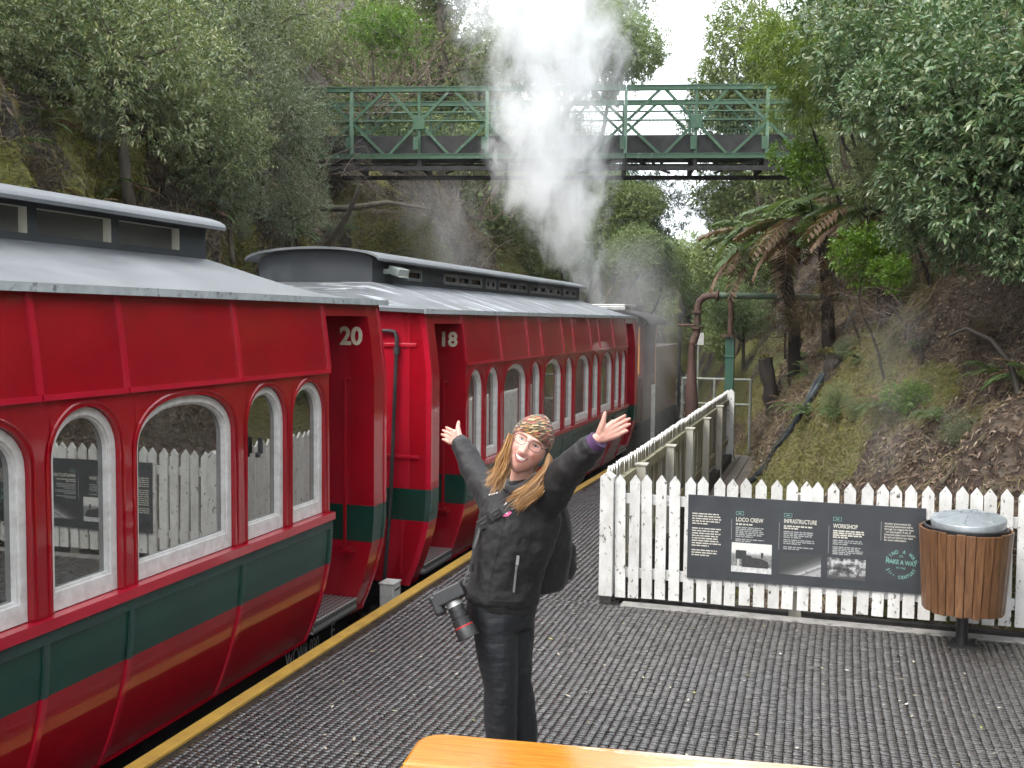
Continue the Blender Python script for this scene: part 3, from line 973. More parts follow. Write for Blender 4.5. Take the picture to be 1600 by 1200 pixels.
fence = thing('picket_fence', 'white picket fence facing the camera, carrying the dark sign board', 'fence', (0, FENCE_Y, 0))
pm = [picket_mesh(.079, .02, 0, .95, .055, [PICKET]) for _ in range(1)]
x = -1.495; k = 0
while x < 2.7:
    o = link('picket', pm[0], fence, (x + random.uniform(-.004, .004), random.uniform(-.002, .002), .04 + .045 * max(0, x + 1.5) / 2.8 + random.uniform(-.006, .006)), (0, R(random.uniform(-1.1, 1.1)), 0))
    mo = None
    x += .1035; k += 1
for z in (.19, .76):
    MB().box(-1.56, 2.75, .013, .05, z, z + .075).build('rail', PICKET, fence, bevel=.003)
for xx in (-.2, 1.6):
    MB().box(xx - .045, xx + .045, .052, .14, -.25, .9).build('post', POSTW, fence, bevel=.004)
MB().prism([(-.052, .045), (.052, .045), (.052, .965), (.0, 1.0), (-.052, .965)], 'y', -.05, .06).build('corner_post', PICKET, fence, loc=(-1.60, 0, 0), bevel=.004)
MB().box(-.045, .045, -.045, .05, -.9, .043).build('post_foot', TIMB_D, fence, loc=(-1.60, 0, 0))
MB().box(-1.5, 2.7, .06, .12, -.3, .02).build('base_beam', TIMB_D, fence)

side = thing('picket_fence', 'long picket fence running along the platform beside the coaches, bare wood behind', 'fence', (SIDE_X, FENCE_Y, 0))
sm = picket_mesh(.088, .02, .04, 1.02, .05, [PICKET, BARE], True, 'y')
y = .14
while y < 9.75:
    o = link('picket', sm, side, (-.022 + random.uniform(-.003, .003), y, random.uniform(-.008, .006)), (R(random.uniform(-.6, .6)), 0, 0))
    y += .1
py = [1.05, 2.72, 4.2, 5.85, 7.5, 9.35]
for i, yy in enumerate(py):
    if i < 5:
        MB().box(.03, .115, yy - .05, yy + .05, -.9, .915 - (.03 if i % 2 else 0)).build('post', POSTW, side, bevel=.004)
        MB().box(.02, .13, yy - .06, yy + .06, .915 - (.03 if i % 2 else 0), .932 - (.03 if i % 2 else 0)).build('post_cap', POSTW, side, bevel=.004)
    else:
        MB().box(.0, .12, yy - .06, yy + .06, -.9, 1.0).prism([(.0, 1.0), (.12, 1.0), (.06, 1.06)], 'y', yy - .06, yy + .06).build('end_post', PICKET, side, bevel=.004)
pr = [.1] + py
for a, b_ in zip(pr[:-1], pr[1:]):
    MB().box(-.008, .034, a + .052, b_ - .052, .80, .895).build('rail', BARE, side, bevel=.004)
    MB().box(-.008, .034, a + .052, b_ - .052, .16, .235).build('rail', BARE, side, bevel=.004)
DECKW = M_simple('wet grey deck plank', (.15, .12, .10), (.24, .2, .17), 10, .35, .6, bmp=.3, stretch=(6, .5, 6), objrand=.12)
walk = thing('plank_walkway', 'narrow wet plank walkway behind the long picket fence', 'walkway', (SIDE_X, 13.2, -.12))
for j in range(3):
    for q in range(2):
        MB().box(.02 + .16 * j, .17 + .16 * j, .0 + 2.3 * q, 2.29 + 2.3 * q, -.045, 0).build('plank', DECKW, walk, bevel=.004)
for q in range(3):
    MB().box(.05, .12, .2 + 1.9 * q, .3 + 1.9 * q, -.83, -.046).box(.36, .43, .2 + 1.9 * q, .3 + 1.9 * q, -.83, -.046).build('support', TIMB_D, walk)

# ---- interpretive sign on the fence (its text and pictures are flat print)
SIGN_C = M_simple('charcoal sign panel', (.034, .037, .042), (.045, .049, .054), 5, .38, .5, spots=((.008, .008, .009), 26, .70, .02))
INK_W = M_simple('cream sign ink', (.62, .60, .52), (.55, .53, .46), 30, .5)
INK_G = M_simple('grey sign ink', (.36, .37, .36), (.3, .31, .3), 30, .5)
INK_T = M_simple('teal sign ink', (.20, .40, .34), (.16, .34, .29), 30, .5)
def M_photo(name, kind):
    m, nt, n, l, b = new_mat(name)
    co = coords(n, 'Generated')
    sp = n.new('ShaderNodeSeparateXYZ'); l.new(co, sp.inputs[0])
    X, Z = sp.outputs[0], sp.outputs[2]
    f = tex_noise(n, l, co, 9, 8, .75, (1.4, 1, 1))
    f2 = tex_noise(n, l, co, 3.2, 5, .6, (1.5, 1, 1))
    if kind == 'engine':
        base = ramp(n, l, Z, [(.0, .66), (.19, .6), (.22, .07), (.42, .12), (.6, .2), (.66, .62), (1., .7)])
        c = mixc(n, l, ramp(n, l, f, [(.42, 0.), (.6, .75)]), base, (.35, .36, .34))
        c = mixc(n, l, ramp(n, l, Z, [(.66, 0.), (.72, .85)]), c, (.66, .66, .62))
    elif kind == 'line':
        d = math_n(n, l, 'SUBTRACT', math_n(n, l, 'MULTIPLY', X, .9), Z)
        base = ramp(n, l, math_n(n, l, 'MULTIPLY_ADD', f, .35, d), [(.05, .05), (.25, .1), (.45, .22), (.55, .55), (.62, .15), (.75, .4)])
        c = mixc(n, l, ramp(n, l, f, [(.4, 0.), (.65, .5)]), base, (.04, .05, .05))
    else:
        base = ramp(n, l, f2, [(.38, .02), (.5, .12), (.58, .5), (.7, .68)])
        c = mixc(n, l, ramp(n, l, Z, [(.1, 1.), (.3, 0.)]), base, (.06, .06, .06))
        c = mixc(n, l, ramp(n, l, f, [(.35, 0.), (.7, .4)]), c, (.1, .1, .1))
    l.new(c, b.inputs['Base Color']); b.inputs['Roughness'].default_value = .4
    return m
sign = thing('sign_board', 'long dark grey sign with three photographs and a round teal slogan', 'sign', (0, FENCE_Y - .012, 0))
SX0, SX1, SZ0, SZ1 = -.985, .665, .235, .865
MB().prism([(SX0, SZ0), (SX1, SZ0 + .02), (SX1, SZ1), (SX0, SZ1)], 'y', -.012, -.001).build('panel', SIGN_C, sign, bevel=.002)
SF = -.0125
RX = Matrix.Rotation(R(90), 4, 'X')
def put(txt, x, z, size, ink, al='LEFT', rot=0, name='lettering', sx=1.0, bold=0.0):
    Mx = Matrix.Translation((x, SF - .0006, z)) @ RX @ Matrix.Rotation(rot, 4, 'Z')
    return text_mesh(name, txt, size, ink, sign, Mx, al, .0003, sx=sx, bold=bold)
def rule(x0, x1, z0, z1, ink, name='rule'):
    return MB().box(x0, x1, SF - .0012, SF, z0, z1).build(name, ink, sign)
def greek(x0, z, w, lines, h, lead, ink, seed):
    """print too small to read in the photograph: rows of word-length marks"""
    rr = random.Random(seed); mb = MB()
    for i in range(lines):
        xx = x0; end = x0 + w * (rr.uniform(.45, .7) if i == lines - 1 else rr.uniform(.86, 1.0))
        zz = z - i * lead
        while xx < end:
            L = min(rr.uniform(.012, .045), end - xx + .005)
            mb.add([(xx, SF - .0008, zz), (xx + L, SF - .0008, zz), (xx + L, SF - .0008, zz + h), (xx, SF - .0008, zz + h)], [(0, 1, 2, 3)])
            xx += L + .006
    tag(mb.build('small_print', ink, sign, fix=False), kind='stuff')
put('LOCO CREW', -.634, .688, .042, INK_W, sx=.78, bold=.0009)
put('INFRASTRUCTURE', -.292, .700, .042, INK_W, sx=.66, bold=.0009)
put('WORKSHOP', .050, .688, .042, INK_W, sx=.70, bold=.0009)
for i, (cx_, zt) in enumerate(((-.634, .735), (-.292, .742), (.05, .738))):
    x0, x1, z0, z1 = cx_, cx_ + .056, zt, zt + .028
    MB().box(x0, x1, SF - .001, SF, z0, z0 + .0025).box(x0, x1, SF - .001, SF, z1 - .0025, z1).box(x0, x0 + .0025, SF - .001, SF, z0 + .0025, z1 - .0025).box(x1 - .0025, x1, SF - .001, SF, z0 + .0025, z1 - .0025).build('tag_outline', INK_T, sign)
    rule(cx_ + .016, cx_ + .04, zt + .011, zt + .017, INK_T, 'tag_mark')
for xr, z0, z1 in ((-.665, .55, .70), (-.325, .50, .70), (.020, .50, .70), (.372, .62, .755)):
    rule(xr, xr + .0025, z0, z1, INK_G)
greek(-.953, .722, .215, 5, .0085, .0185, INK_W, 1)
greek(-.953, .612, .215, 8, .0085, .0185, INK_W, 2)
greek(-.953, .448, .205, 3, .0085, .0185, INK_W, 3)
greek(-.634, .662, .225, 1, .011, .02, INK_W, 4)
greek(-.634, .640, .205, 6, .008, .0135, INK_G, 5)
greek(-.634, .552, .205, 2, .008, .0135, INK_G, 6)
greek(-.292, .672, .215, 2, .010, .016, INK_W, 7)
greek(-.292, .632, .225, 4, .008, .0135, INK_G, 8)
greek(-.292, .572, .225, 3, .008, .0135, INK_G, 9)
greek(-.292, .520, .215, 2, .008, .0135, INK_G, 10)
greek(.050, .662, .22, 4, .010, .0155, INK_W, 11)
greek(.050, .594, .205, 3, .008, .0135, INK_G, 12)
greek(.050, .546, .205, 5, .008, .0125, INK_G, 13)
for i, t in enumerate(['Another great avenue for', 'attracting passionate staff is', 'through our biggest fan base', '- our passengers. If any of', 'these jobs pique your interest,', 'be sure to chat to our team', 'for more information.']):
    put(t, .395, .737 - i * .0195, .0205, INK_W, name='small_lettering', sx=.82, bold=.0003)
def photo(x0, x1, z0, z1, mt):
    MB().prism([(x0, z0), (x1, z0), (x1, z1), (x0, z1)], 'y', SF - .0015, SF - .0002).build('photograph', mt, sign)
photo(-.660, -.372, .312, .530, M_photo('printed engine photograph', 'engine'))
photo(-.318, -.026, .322, .478, M_photo('printed track photograph', 'line'))
photo(.018, .278, .318, .470, M_photo('printed steam photograph', 'steam'))
# shapes inside the first print: engine, two men
ib = M_simple('print black', (.03, .032, .032), (.05, .05, .05), 40, .45); iw = M_simple('print pale', (.55, .55, .52), (.45, .45, .43), 40, .45)
MB().prism([(-.585, .352), (-.395, .352), (-.395, .40), (-.44, .42), (-.51, .425), (-.52, .44), (-.585, .44)], 'y', SF - .0022, SF - .0016).build('printed_engine', ib, sign)
MB().prism([(-.63, .41), (-.553, .41), (-.553, .475), (-.63, .475)], 'y', SF - .0021, SF - .0016).build('printed_shed', ib, sign)
MB().prism([(-.447, .425), (-.433, .425), (-.43, .466), (-.45, .466)], 'y', SF - .0022, SF - .0016).build('printed_chimney', ib, sign)
MB().prism([(-.618, .335), (-.604, .335), (-.603, .40), (-.61, .412), (-.618, .40)], 'y', SF - .0024, SF - .0018).build('printed_figure', iw, sign)
# round slogan
cx_, cz_, rr_ = .512, .455, .098
for txt, a0, a1, size, flip in (('FIND A WAY', 152, 20, .036, False), ('21ST CENTURY', 205, 338, .032, True)):
    n_ = len(txt)
    for i, ch in enumerate(txt):
        if ch == ' ': continue
        a = R(a0 + (a1 - a0) * i / (n_ - 1))
        small = txt.startswith('21') and i in (2, 3)
        r0 = rr_ - .016 if not flip else rr_ + .002
        x_, z_ = cx_ + r0 * 1.05 * math.cos(a), cz_ + r0 * math.sin(a)
        put(ch, x_, z_ + (.006 if small else 0), size * (.55 if small else 1), INK_T, 'CENTER', (a - math.pi / 2) if not flip else (a + math.pi / 2), sx=.8, bold=.0008)
put('OR', cx_, .508, .022, INK_T, 'CENTER', R(-4), sx=.9)
put('MAKE A WAY', cx_, .458, .044, INK_T, 'CENTER', R(-4), sx=.76, bold=.0012)
put('IN THE', cx_, .425, .022, INK_T, 'CENTER', R(-4), sx=.9)

# ---- slatted litter bin
def M_wood(name, c1, c2, c3, rough=.4, stretch=(9, 9, .7), rnd=.22, coat=0):
    m, nt, n, l, b = new_mat(name)
    co = coords(n)
    oi = n.new('ShaderNodeObjectInfo').outputs['Random']
    ad = n.new('ShaderNodeVectorMath'); ad.operation = 'ADD'
    cb = n.new('ShaderNodeCombineXYZ'); l.new(math_n(n, l, 'MULTIPLY', oi, 37.), cb.inputs[0]); l.new(math_n(n, l, 'MULTIPLY', oi, 11.), cb.inputs[2])
    l.new(co, ad.inputs[0]); l.new(cb.outputs[0], ad.inputs[1])
    g = tex_noise(n, l, ad.outputs[0], 6, 7, .65, stretch, .6)
    c = ramp(n, l, g, [(.28, c1), (.5, c2), (.72, c3)])
    hs = n.new('ShaderNodeHueSaturation'); l.new(math_n(n, l, 'MULTIPLY_ADD', oi, 2 * rnd, 1 - rnd), hs.inputs['Value']); l.new(c, hs.inputs['Color'])
    l.new(hs.outputs[0], b.inputs['Base Color'])
    b.inputs['Roughness'].default_value = rough
    b.inputs['Coat Weight'].default_value = coat; b.inputs['Coat Roughness'].default_value = .08
    bump(n, l, g, .35, b, .006)
    return m
SLAT = M_wood('oiled brown slats', (.055, .025, .012), (.125, .058, .026), (.21, .108, .05), .36)
GALV = M_simple('galvanised steel', (.42, .46, .48), (.30, .33, .35), 14, .38, .5, metal=.55, bmp=.15)
BINBAG = M_simple('black bin liner', (.012, .012, .013), (.022, .022, .024), 20, .3, bmp=.8, bscale=25)
bin_ = thing('litter_bin', 'round brown slatted litter bin with galvanised lid on a black post', 'litter bin', (.888, 7.33, 0))
mb = MB().lathe([(0, .0), (.038, .0), (.038, .3), (0, .3)], 14); mb.box(-.09, .09, -.09, .09, .008, .016)
mb.build('post', BLACK, bin_, smooth=True)
NS = 30
for i in range(NS):
    a = 2 * math.pi * (i + .5) / NS
    e = Vector((math.cos(a), math.sin(a), 0)); tng = Vector((-math.sin(a), math.cos(a), 0))
    w0, w1, t = .0235, .0285, .018
    zb, zt = .255 + random.uniform(-.006, .006), .80 + random.uniform(-.004, .006)
    vs = []
    for z, r, w in ((zb, .255, w0), (zt, .292, w1)):
        for q, s_ in ((0, -1), (0, 1), (t, 1), (t, -1)):
            vs.append(e * (r - t + q) + tng * (w * s_) + Vector((0, 0, z)))
    MB().add(vs, [(0, 1, 2, 3), (4, 7, 6, 5), (0, 4, 5, 1), (1, 5, 6, 2), (2, 6, 7, 3), (3, 7, 4, 0)]).build('slat', SLAT, bin_, bevel=.003)
for zz, r in ((.33, .243), (.72, .27)):
    MB().lathe([(r, zz - .015), (r + .003, zz - .015), (r + .003, zz + .015), (r, zz + .015)], 30).build('hoop', BLACK, bin_)
MB().lathe([(.0, .262), (.235, .262), (.262, .78), (.262, .815), (.25, .82), (.246, .76), (.0, .70)], 30).build('liner', BINBAG, bin_, smooth=True)
tilt = Matrix.Rotation(R(-3), 4, 'Y') @ Matrix.Rotation(R(4), 4, 'X')
lid = MB().lathe([(.222, .0), (.226, -.045), (.230, -.045), (.234, .0), (.230, .006), (.205, .012), (.1, .034), (.0, .042)], 36)
lo = lid.build('lid', GALV, bin_, smooth=True); lo.matrix_local = Matrix.Translation((.012, -.01, .865)) @ tilt
for i in range(6):
    a = R(15 + 60 * i)
    MB().bar((.05 * math.cos(a), .05 * math.sin(a), .042), (.195 * math.cos(a), .195 * math.sin(a), .0175), .014, .007).build('lid_rib', GALV, lo)
MB().tube([(-.06, 0, .036), (-.055, 0, .062), (.055, 0, .062), (.06, 0, .036)], .006, 8).build('lid_handle', GALV, lo, smooth=True)

# ---- varnished table in the foreground
TABLE = M_wood('orange varnished table top', (.30, .085, .012), (.52, .19, .025), (.62, .27, .05), .22, (1.2, 14, 8), .06, .8)
def M_table():
    m, nt, n, l, b = new_mat('worn orange varnish')
    co = coords(n)
    g = tex_noise(n, l, co, 5, 8, .7, (1.0, 16, 8), .5)
    c = ramp(n, l, g, [(.25, (.26, .075, .008)), (.5, (.47, .18, .018)), (.75, (.60, .27, .04))])
    wr = tex_noise(n, l, co, 1.7, 7, .7, (.9, 4, 1))
    sx_ = n.new('ShaderNodeSeparateXYZ'); l.new(co, sx_.inputs[0])
    wr = math_n(n, l, 'MULTIPLY_ADD', math_n(n, l, 'SUBTRACT', sx_.outputs[0], .62), .42, wr)     # the far end has been weathered bare
    k = ramp(n, l, wr, [(.50, 0.), (.56, 1.)])
    bare = ramp(n, l, g, [(.3, (.34, .2, .1)), (.6, (.62, .47, .33)), (.8, (.72, .6, .47))])
    c = mixc(n, l, k, c, bare)
    ck = tex_noise(n, l, co, 9, 4, .6, (1, 30, 1))
    c = mixc(n, l, ramp(n, l, ck, [(.68, 0.), (.72, .8)]), c, (.05, .02, .01))
    l.new(c, b.inputs['Base Color'])
    l.new(ramp(n, l, k, [(0., .18), (1., .42)]), b.inputs['Roughness'])
    b.inputs['Coat Weight'].default_value = .7; b.inputs['Coat Roughness'].default_value = .12
    bump(n, l, tex_noise(n, l, co, 26, 4, .6), .12, b, .004)
    return m
TT = M_table()
table = thing('wooden_table', 'orange varnished wooden table with rounded corner, cut off by the bottom edge', 'table', (-1.290, 3.165, 0), R(6.8))
L_, W_ = 1.9, .78
wpl = [(0, .26), (.262, .522), (.524, .78)]
for i, (a, b_) in enumerate(wpl):
    y1, y0 = -a, -b_
    rad = .085
    if i == 0:
        poly = [(0, y0), (L_, y0)] + [(L_ - rad + rad * math.cos(R(t)), y1 - rad + rad * math.sin(R(t))) for t in range(0, 91, 15)] + [(rad + rad * math.cos(R(t)), y1 - rad + rad * math.sin(R(t))) for t in range(90, 181, 15)]
    elif i == 2:
        poly = [(rad - rad * math.cos(R(t)), y0 + rad - rad * math.sin(R(t))) for t in range(0, 91, 15)] + [(L_ - rad + rad * math.sin(R(t)), y0 + rad - rad * math.cos(R(t))) for t in range(0, 91, 15)] + [(L_, y1), (0, y1)]
    else:
        poly = [(0, y0), (L_, y0), (L_, y1), (0, y1)]
    MB().prism(poly, 'z', .705, .75).build('plank', TT, table, bevel=.014)
for xx in (.25, L_ - .25):
    MB().bar((xx, -.1, .0), (xx, -.3, .70), .08, .06).bar((xx, -W_ + .1, .0), (xx, -W_ + .3, .70), .08, .06).box(xx - .041, xx + .041, -W_ + .08, -.08, .66, .704).build('trestle', SLAT, table)
MB().box(.3, L_ - .3, -.43, -.35, .3, .36).build('stretcher', SLAT, table)

# ---- small white battery box in the gap between the coaches
WBOX = M_simple('grimy white box paint', (.48, .48, .45), (.33, .33, .3), 14, .6, spots=((.1, .09, .07), 20, .6, .1))
REDB = M_simple('red base paint', (.4, .05, .04), (.3, .04, .03), 14, .6)
wb = thing('coupling_box', 'small white box with red base in the gap between the coaches', 'box', (-3.33, 7.46, -.33))
MB().box(-.06, .06, -.075, .075, .11, .36).build('body', WBOX, wb, bevel=.008)
MB().box(-.066, .066, -.08, .08, .36, .375).build('cap', WBOX, wb, bevel=.004)
MB().box(-.068, .068, -.082, .082, .07, .11).build('base', REDB, wb, bevel=.004)
MB().box(-.05, .05, -.05, .05, -.62, .07).build('stem', BLACK, wb)
MB().box(.0605, .063, -.05, .05, .31, .325).build('slot', BLACK, wb)

# ================================================================== WATER CRANE, RAILINGS, LOCOMOTIVE, BRIDGE
PIPEG = M_simple('mossy green pipe', (.06, .11, .07), (.11, .15, .10), 5, .5, .7, bmp=.25, spots=((.16, .09, .05), 9, .6, .08))
GREENP = M_simple('green post paint', (.015, .085, .05), (.03, .07, .05), 6, .45, bmp=.15, spots=((.10, .06, .04), 12, .64, .06))
RUST = M_simple('rusty iron', (.05, .028, .020), (.10, .055, .038), 9, .75, bmp=.4, spots=((.03, .02, .018), 7, .55, .15))
LEATHER = M_simple('brown crane bag', (.055, .028, .022), (.09, .045, .035), 6, .7, bmp=.4, stretch=(1, 1, .3))
crane = thing('water_crane', 'green overhead water pipe with rusty elbow and hanging brown bag', 'water crane', (-1.64, 17.72, 0))
MB().tube([(-.22, 0, 2.60), (.9, 0, 2.585), (2.05, .02, 2.55)], .055, 14).build('overhead_pipe', PIPEG, crane, smooth=True)
MB().tube([(-.20, 0, 2.60), (-.36, 0, 2.60), (-.46, 0, 2.57), (-.535, 0, 2.50), (-.56, 0, 2.40), (-.56, 0, 2.10)], .062, 14).build('elbow', RUST, crane, smooth=True)
for z in (2.32, 2.05):
    MB().lathe([(.06, -.02), (.105, -.02), (.105, .02), (.06, .02)], 18).build('flange', RUST, crane, loc=(-.56, 0, z), smooth=True)
for q, xx in ((0, -.23), (1, .0)):
    o = MB().lathe([(.06, -.018), (.10, -.018), (.10, .018), (.06, .018)], 18).build('flange', RUST, crane, smooth=True)
    o.matrix_local = Matrix.Translation((xx, 0, 2.60)) @ Matrix.Rotation(R(90), 4, 'Y')
MB().tube([(-.56, 0, 2.05), (-.57, 0, 1.95), (-.60, 0, 1.86), (-.63, 0, 1.78)], [.06, .06, .065, .07], 14).build('valve', RUST, crane, smooth=True)
MB().tube([(-.90, 0, 2.09), (-.60, 0, 2.09)], .02, 8).build('valve_lever', RUST, crane, smooth=True)
MB().tube([(-.64, 0, 1.80), (-.65, 0, 1.62), (-.64, 0, 1.2), (-.635, 0, .7), (-.62, 0, .12)], [.05, .055, .085, .12, .125], 16).build('hanging_bag', LEATHER, crane, smooth=True)
MB().tube([(0, 0, 1.95), (0, 0, 2.56)], .05, 12).build('upper_post', RUST, crane, smooth=True)
MB().lathe([(.05, 1.90), (.16, 1.90), (.16, 1.94), (.05, 1.94)], 18).build('post_flange', RUST, crane, smooth=True)
MB().box(-.075, .075, -.075, .075, -.95, 1.90).box(-.09, .09, -.09, .09, 1.55, 1.58).build('post', GREENP, crane, bevel=.006)

RAILP = M_simple('worn grey green rail pipe', (.16, .18, .15), (.26, .27, .23), 9, .5, .7, spots=((.14, .09, .06), 12, .62, .08))
rail = thing('pipe_railing', 'low pipe railing round the water crane stand', 'railing', (0, 18.6, 0))
for xx in (-2.55, -1.98, -1.35):
    MB().tube([(xx, 0, -.2 if xx > -1.5 else .3), (xx, 0, 1.13)], .026, 8).build('upright', RAILP, rail, smooth=True)
for z in (1.127, .68):
    MB().tube([(-2.55, 0, z), (-1.35, 0, z)], .024, 8).build('rail', RAILP, rail, smooth=True)
stand = thing('concrete_stand', 'pale concrete block stand under the water crane bag', 'stand', (-2.25, 18.1, GZ))
MB().box(-.38, .38, -.35, .9, 0, 1.0).build('base', CONC, stand, bevel=.02)
MB().lathe([(0, 1.0), (.30, 1.0), (.30, 1.08), (.26, 1.10), (0, 1.10)], 20).build('drain_ring', SLEEPER, stand, loc=(-.03, -.02, 0), smooth=True)
fr = thing('steel_trestle', 'dark steel trestle below the end of the long fence', 'trestle', (-1.2, 15.6, GZ))
MB().box(-.38, .22, -.1, -.02, .62, .75).build('beam', UNDER, fr)
for xx in (-.33, .16):
    MB().box(xx, xx + .05, -.09, -.03, 0, .62).build('leg', UNDER, fr)
MB().box(-.30, .22, -2.0, -1.4, .02, .42).build('tank', UNDER, fr, bevel=.01)

wp = thing('white_marker_post', 'slim white post standing beside the locomotive', 'post', (-2.93, 17.7, 0))
MB().box(-.035, .035, -.035, .035, -.9, 1.03).build('shaft', WBOX, wp, bevel=.004)
MB().box(-.042, .042, -.042, .042, 1.03, 1.05).build('cap', WBOX, wp)
pole = thing('black_pole', 'thin black pole beyond the locomotive cab', 'pole', (-2.86, 20.3, GZ))
MB().tube([(0, 0, 0), (0, 0, 3.22)], .03, 8).build('shaft', BLACK, pole, smooth=True)
MB().box(-.05, .05, -.05, .05, 3.22, 3.27).build('cap', BLACK, pole)
ns = thing('small_notice', 'small white notice on a thin post behind the water crane', 'sign', (-2.33, 18.95, GZ))
MB().box(-.10, .10, -.01, .0, 2.68, 2.90).build('plate', WBOX, ns)
MB().tube([(0, .02, 0), (0, .02, 2.9)], .018, 6).build('post', RAILP, ns)

# ---- locomotive: rear of the cab, side tank and boiler
MAROON = M_paint('maroon locomotive paint', (.085, .012, .014), .4, .6)
SOOT = M_simple('oily black paint', (.008, .0075, .0075), (.018, .016, .015), 6, .5, .7, spec=.2)
ORANGE = M_simple('orange lining', (.75, .32, .03), (.6, .25, .02), 10, .4)
BRIGHT = M_simple('pale steel', (.55, .55, .52), (.4, .4, .38), 8, .35, metal=.5)
loco = thing('steam_locomotive', 'maroon and black steam locomotive half hidden in steam at the head of the train', 'locomotive', (XC, 18.25, GZ))
# local: y forward, z up from the ballast
MB().box(-1.3, 1.3, 0, .08, .95, 1.25).build('buffer_beam', MAROON, loco, bevel=.01)
MB().box(-1.22, 1.36, .08, 7.9, 1.12, 1.2).build('running_board', SOOT, loco)
MB().box(-1.1, 1.1, .3, 7.6, .55, 1.12).build('frame', SOOT, loco)
MB().box(-1.25, 1.32, .1, .9, 1.2, 2.05).build('coal_bunker', MAROON, loco, bevel=.02)
mb = MB()
for (a, b_, z0, z1) in ((.9, 2.42, 1.2, 2.06), (.9, 1.02, 2.06, 3.06), (2.2, 2.42, 2.06, 3.06)):
    for xx in (1.32, -1.32):
        mb.box(xx - .02, xx + .02, a, b_, z0, z1)
mb.box(-1.3, 1.3, 2.36, 2.42, 1.2, 3.06)
mb.box(-1.3, -.4, .92, .96, 1.2, 3.06).box(.75, 1.3, .92, .96, 1.2, 3.06).box(-.4, .75, .92, .96, 1.2, 2.1)
mb.build('cab', MAROON, loco, fix=False)
MB().box(1.342, 1.348, 2.30, 2.345, 1.28, 3.0).build('lining', ORANGE, loco)
MB().box(1.24, 1.27, .91, .919, 2.1, 3.0).build('lining', ORANGE, loco)
mb = MB()
arc = [(1.5 * math.cos(R(t)), 3.06 + .30 * math.sin(R(t))) for t in range(0, 181, 12)]
P = [[(x, y, z) for x, z in arc] for y in (.45, 2.75)]; P2 = [[(x, y, z - .03) for x, z in arc] for y in (.45, 2.75)]
mb.grid(P); mb.grid(P2, flip=True)
for j in (0, -1): mb.grid([P[j], P2[j]]); mb.grid([[r[j] for r in P], [r[j] for r in P2]])
mb.build('cab_roof', SOOT, loco, smooth=True)
MB().box(.10, 1.05, .55, 1.7, 3.375, 3.41).box(.10, 1.05, .55, .58, 3.30, 3.375).build('roof_hatch', BRIGHT, loco, bevel=.01)
MB().box(.85, 1.34, 2.44, 5.3, 1.2, 2.6).build('side_tank', MAROON, loco, bevel=.03)
MB().box(-1.34, -.85, 2.44, 5.3, 1.2, 2.9).build('side_tank', SOOT, loco, bevel=.03)
o = MB().lathe([(0, 0), (.62, 0), (.62, 5.0), (.66, 5.0), (.66, 5.6), (0, 5.6)], 26).build('boiler', SOOT, loco, smooth=True)
o.matrix_local = Matrix.Translation((0, 2.42, 2.25)) @ Matrix.Rotation(R(-90), 4, 'X')
MB().lathe([(.22, 2.8), (.16, 2.95), (.15, 3.45), (.20, 3.5), (.17, 3.5), (.1, 2.8)], 20).build('chimney', SOOT, loco, loc=(0, 7.6, 0), smooth=True)
MB().lathe([(.30, 2.78), (.30, 3.15), (.2, 3.3), (0, 3.34)], 20).build('steam_dome', SOOT, loco, loc=(0, 5.4, 0), smooth=True)
for yy, r in ((1.2, .36), (3.3, .46), (4.5, .46), (5.7, .46)):
    for sx in (-1, 1):
        o = MB().lathe([(0, -.05), (r - .06, -.05), (r, -.03), (r + .02, .05), (0, .06)], 22).build('wheel', SOOT, loco, smooth=True)
        o.matrix_local = Matrix.Translation((sx * .60, yy, r + .25)) @ Matrix.Rotation(R(90), 4, 'Y')
for sx in (-1, 1):
    MB().tube([(sx * 1.25, .88, 1.3), (sx * 1.25, .88, 2.0)], .015, 6).build('hand_rail', BRIGHT, loco, smooth=True)
for zz in (1.42, 1.75, 1.98):
    MB().box(.8, 1.2, -.02, .09, zz, zz + .025).build('bunker_step', BRIGHT, loco)

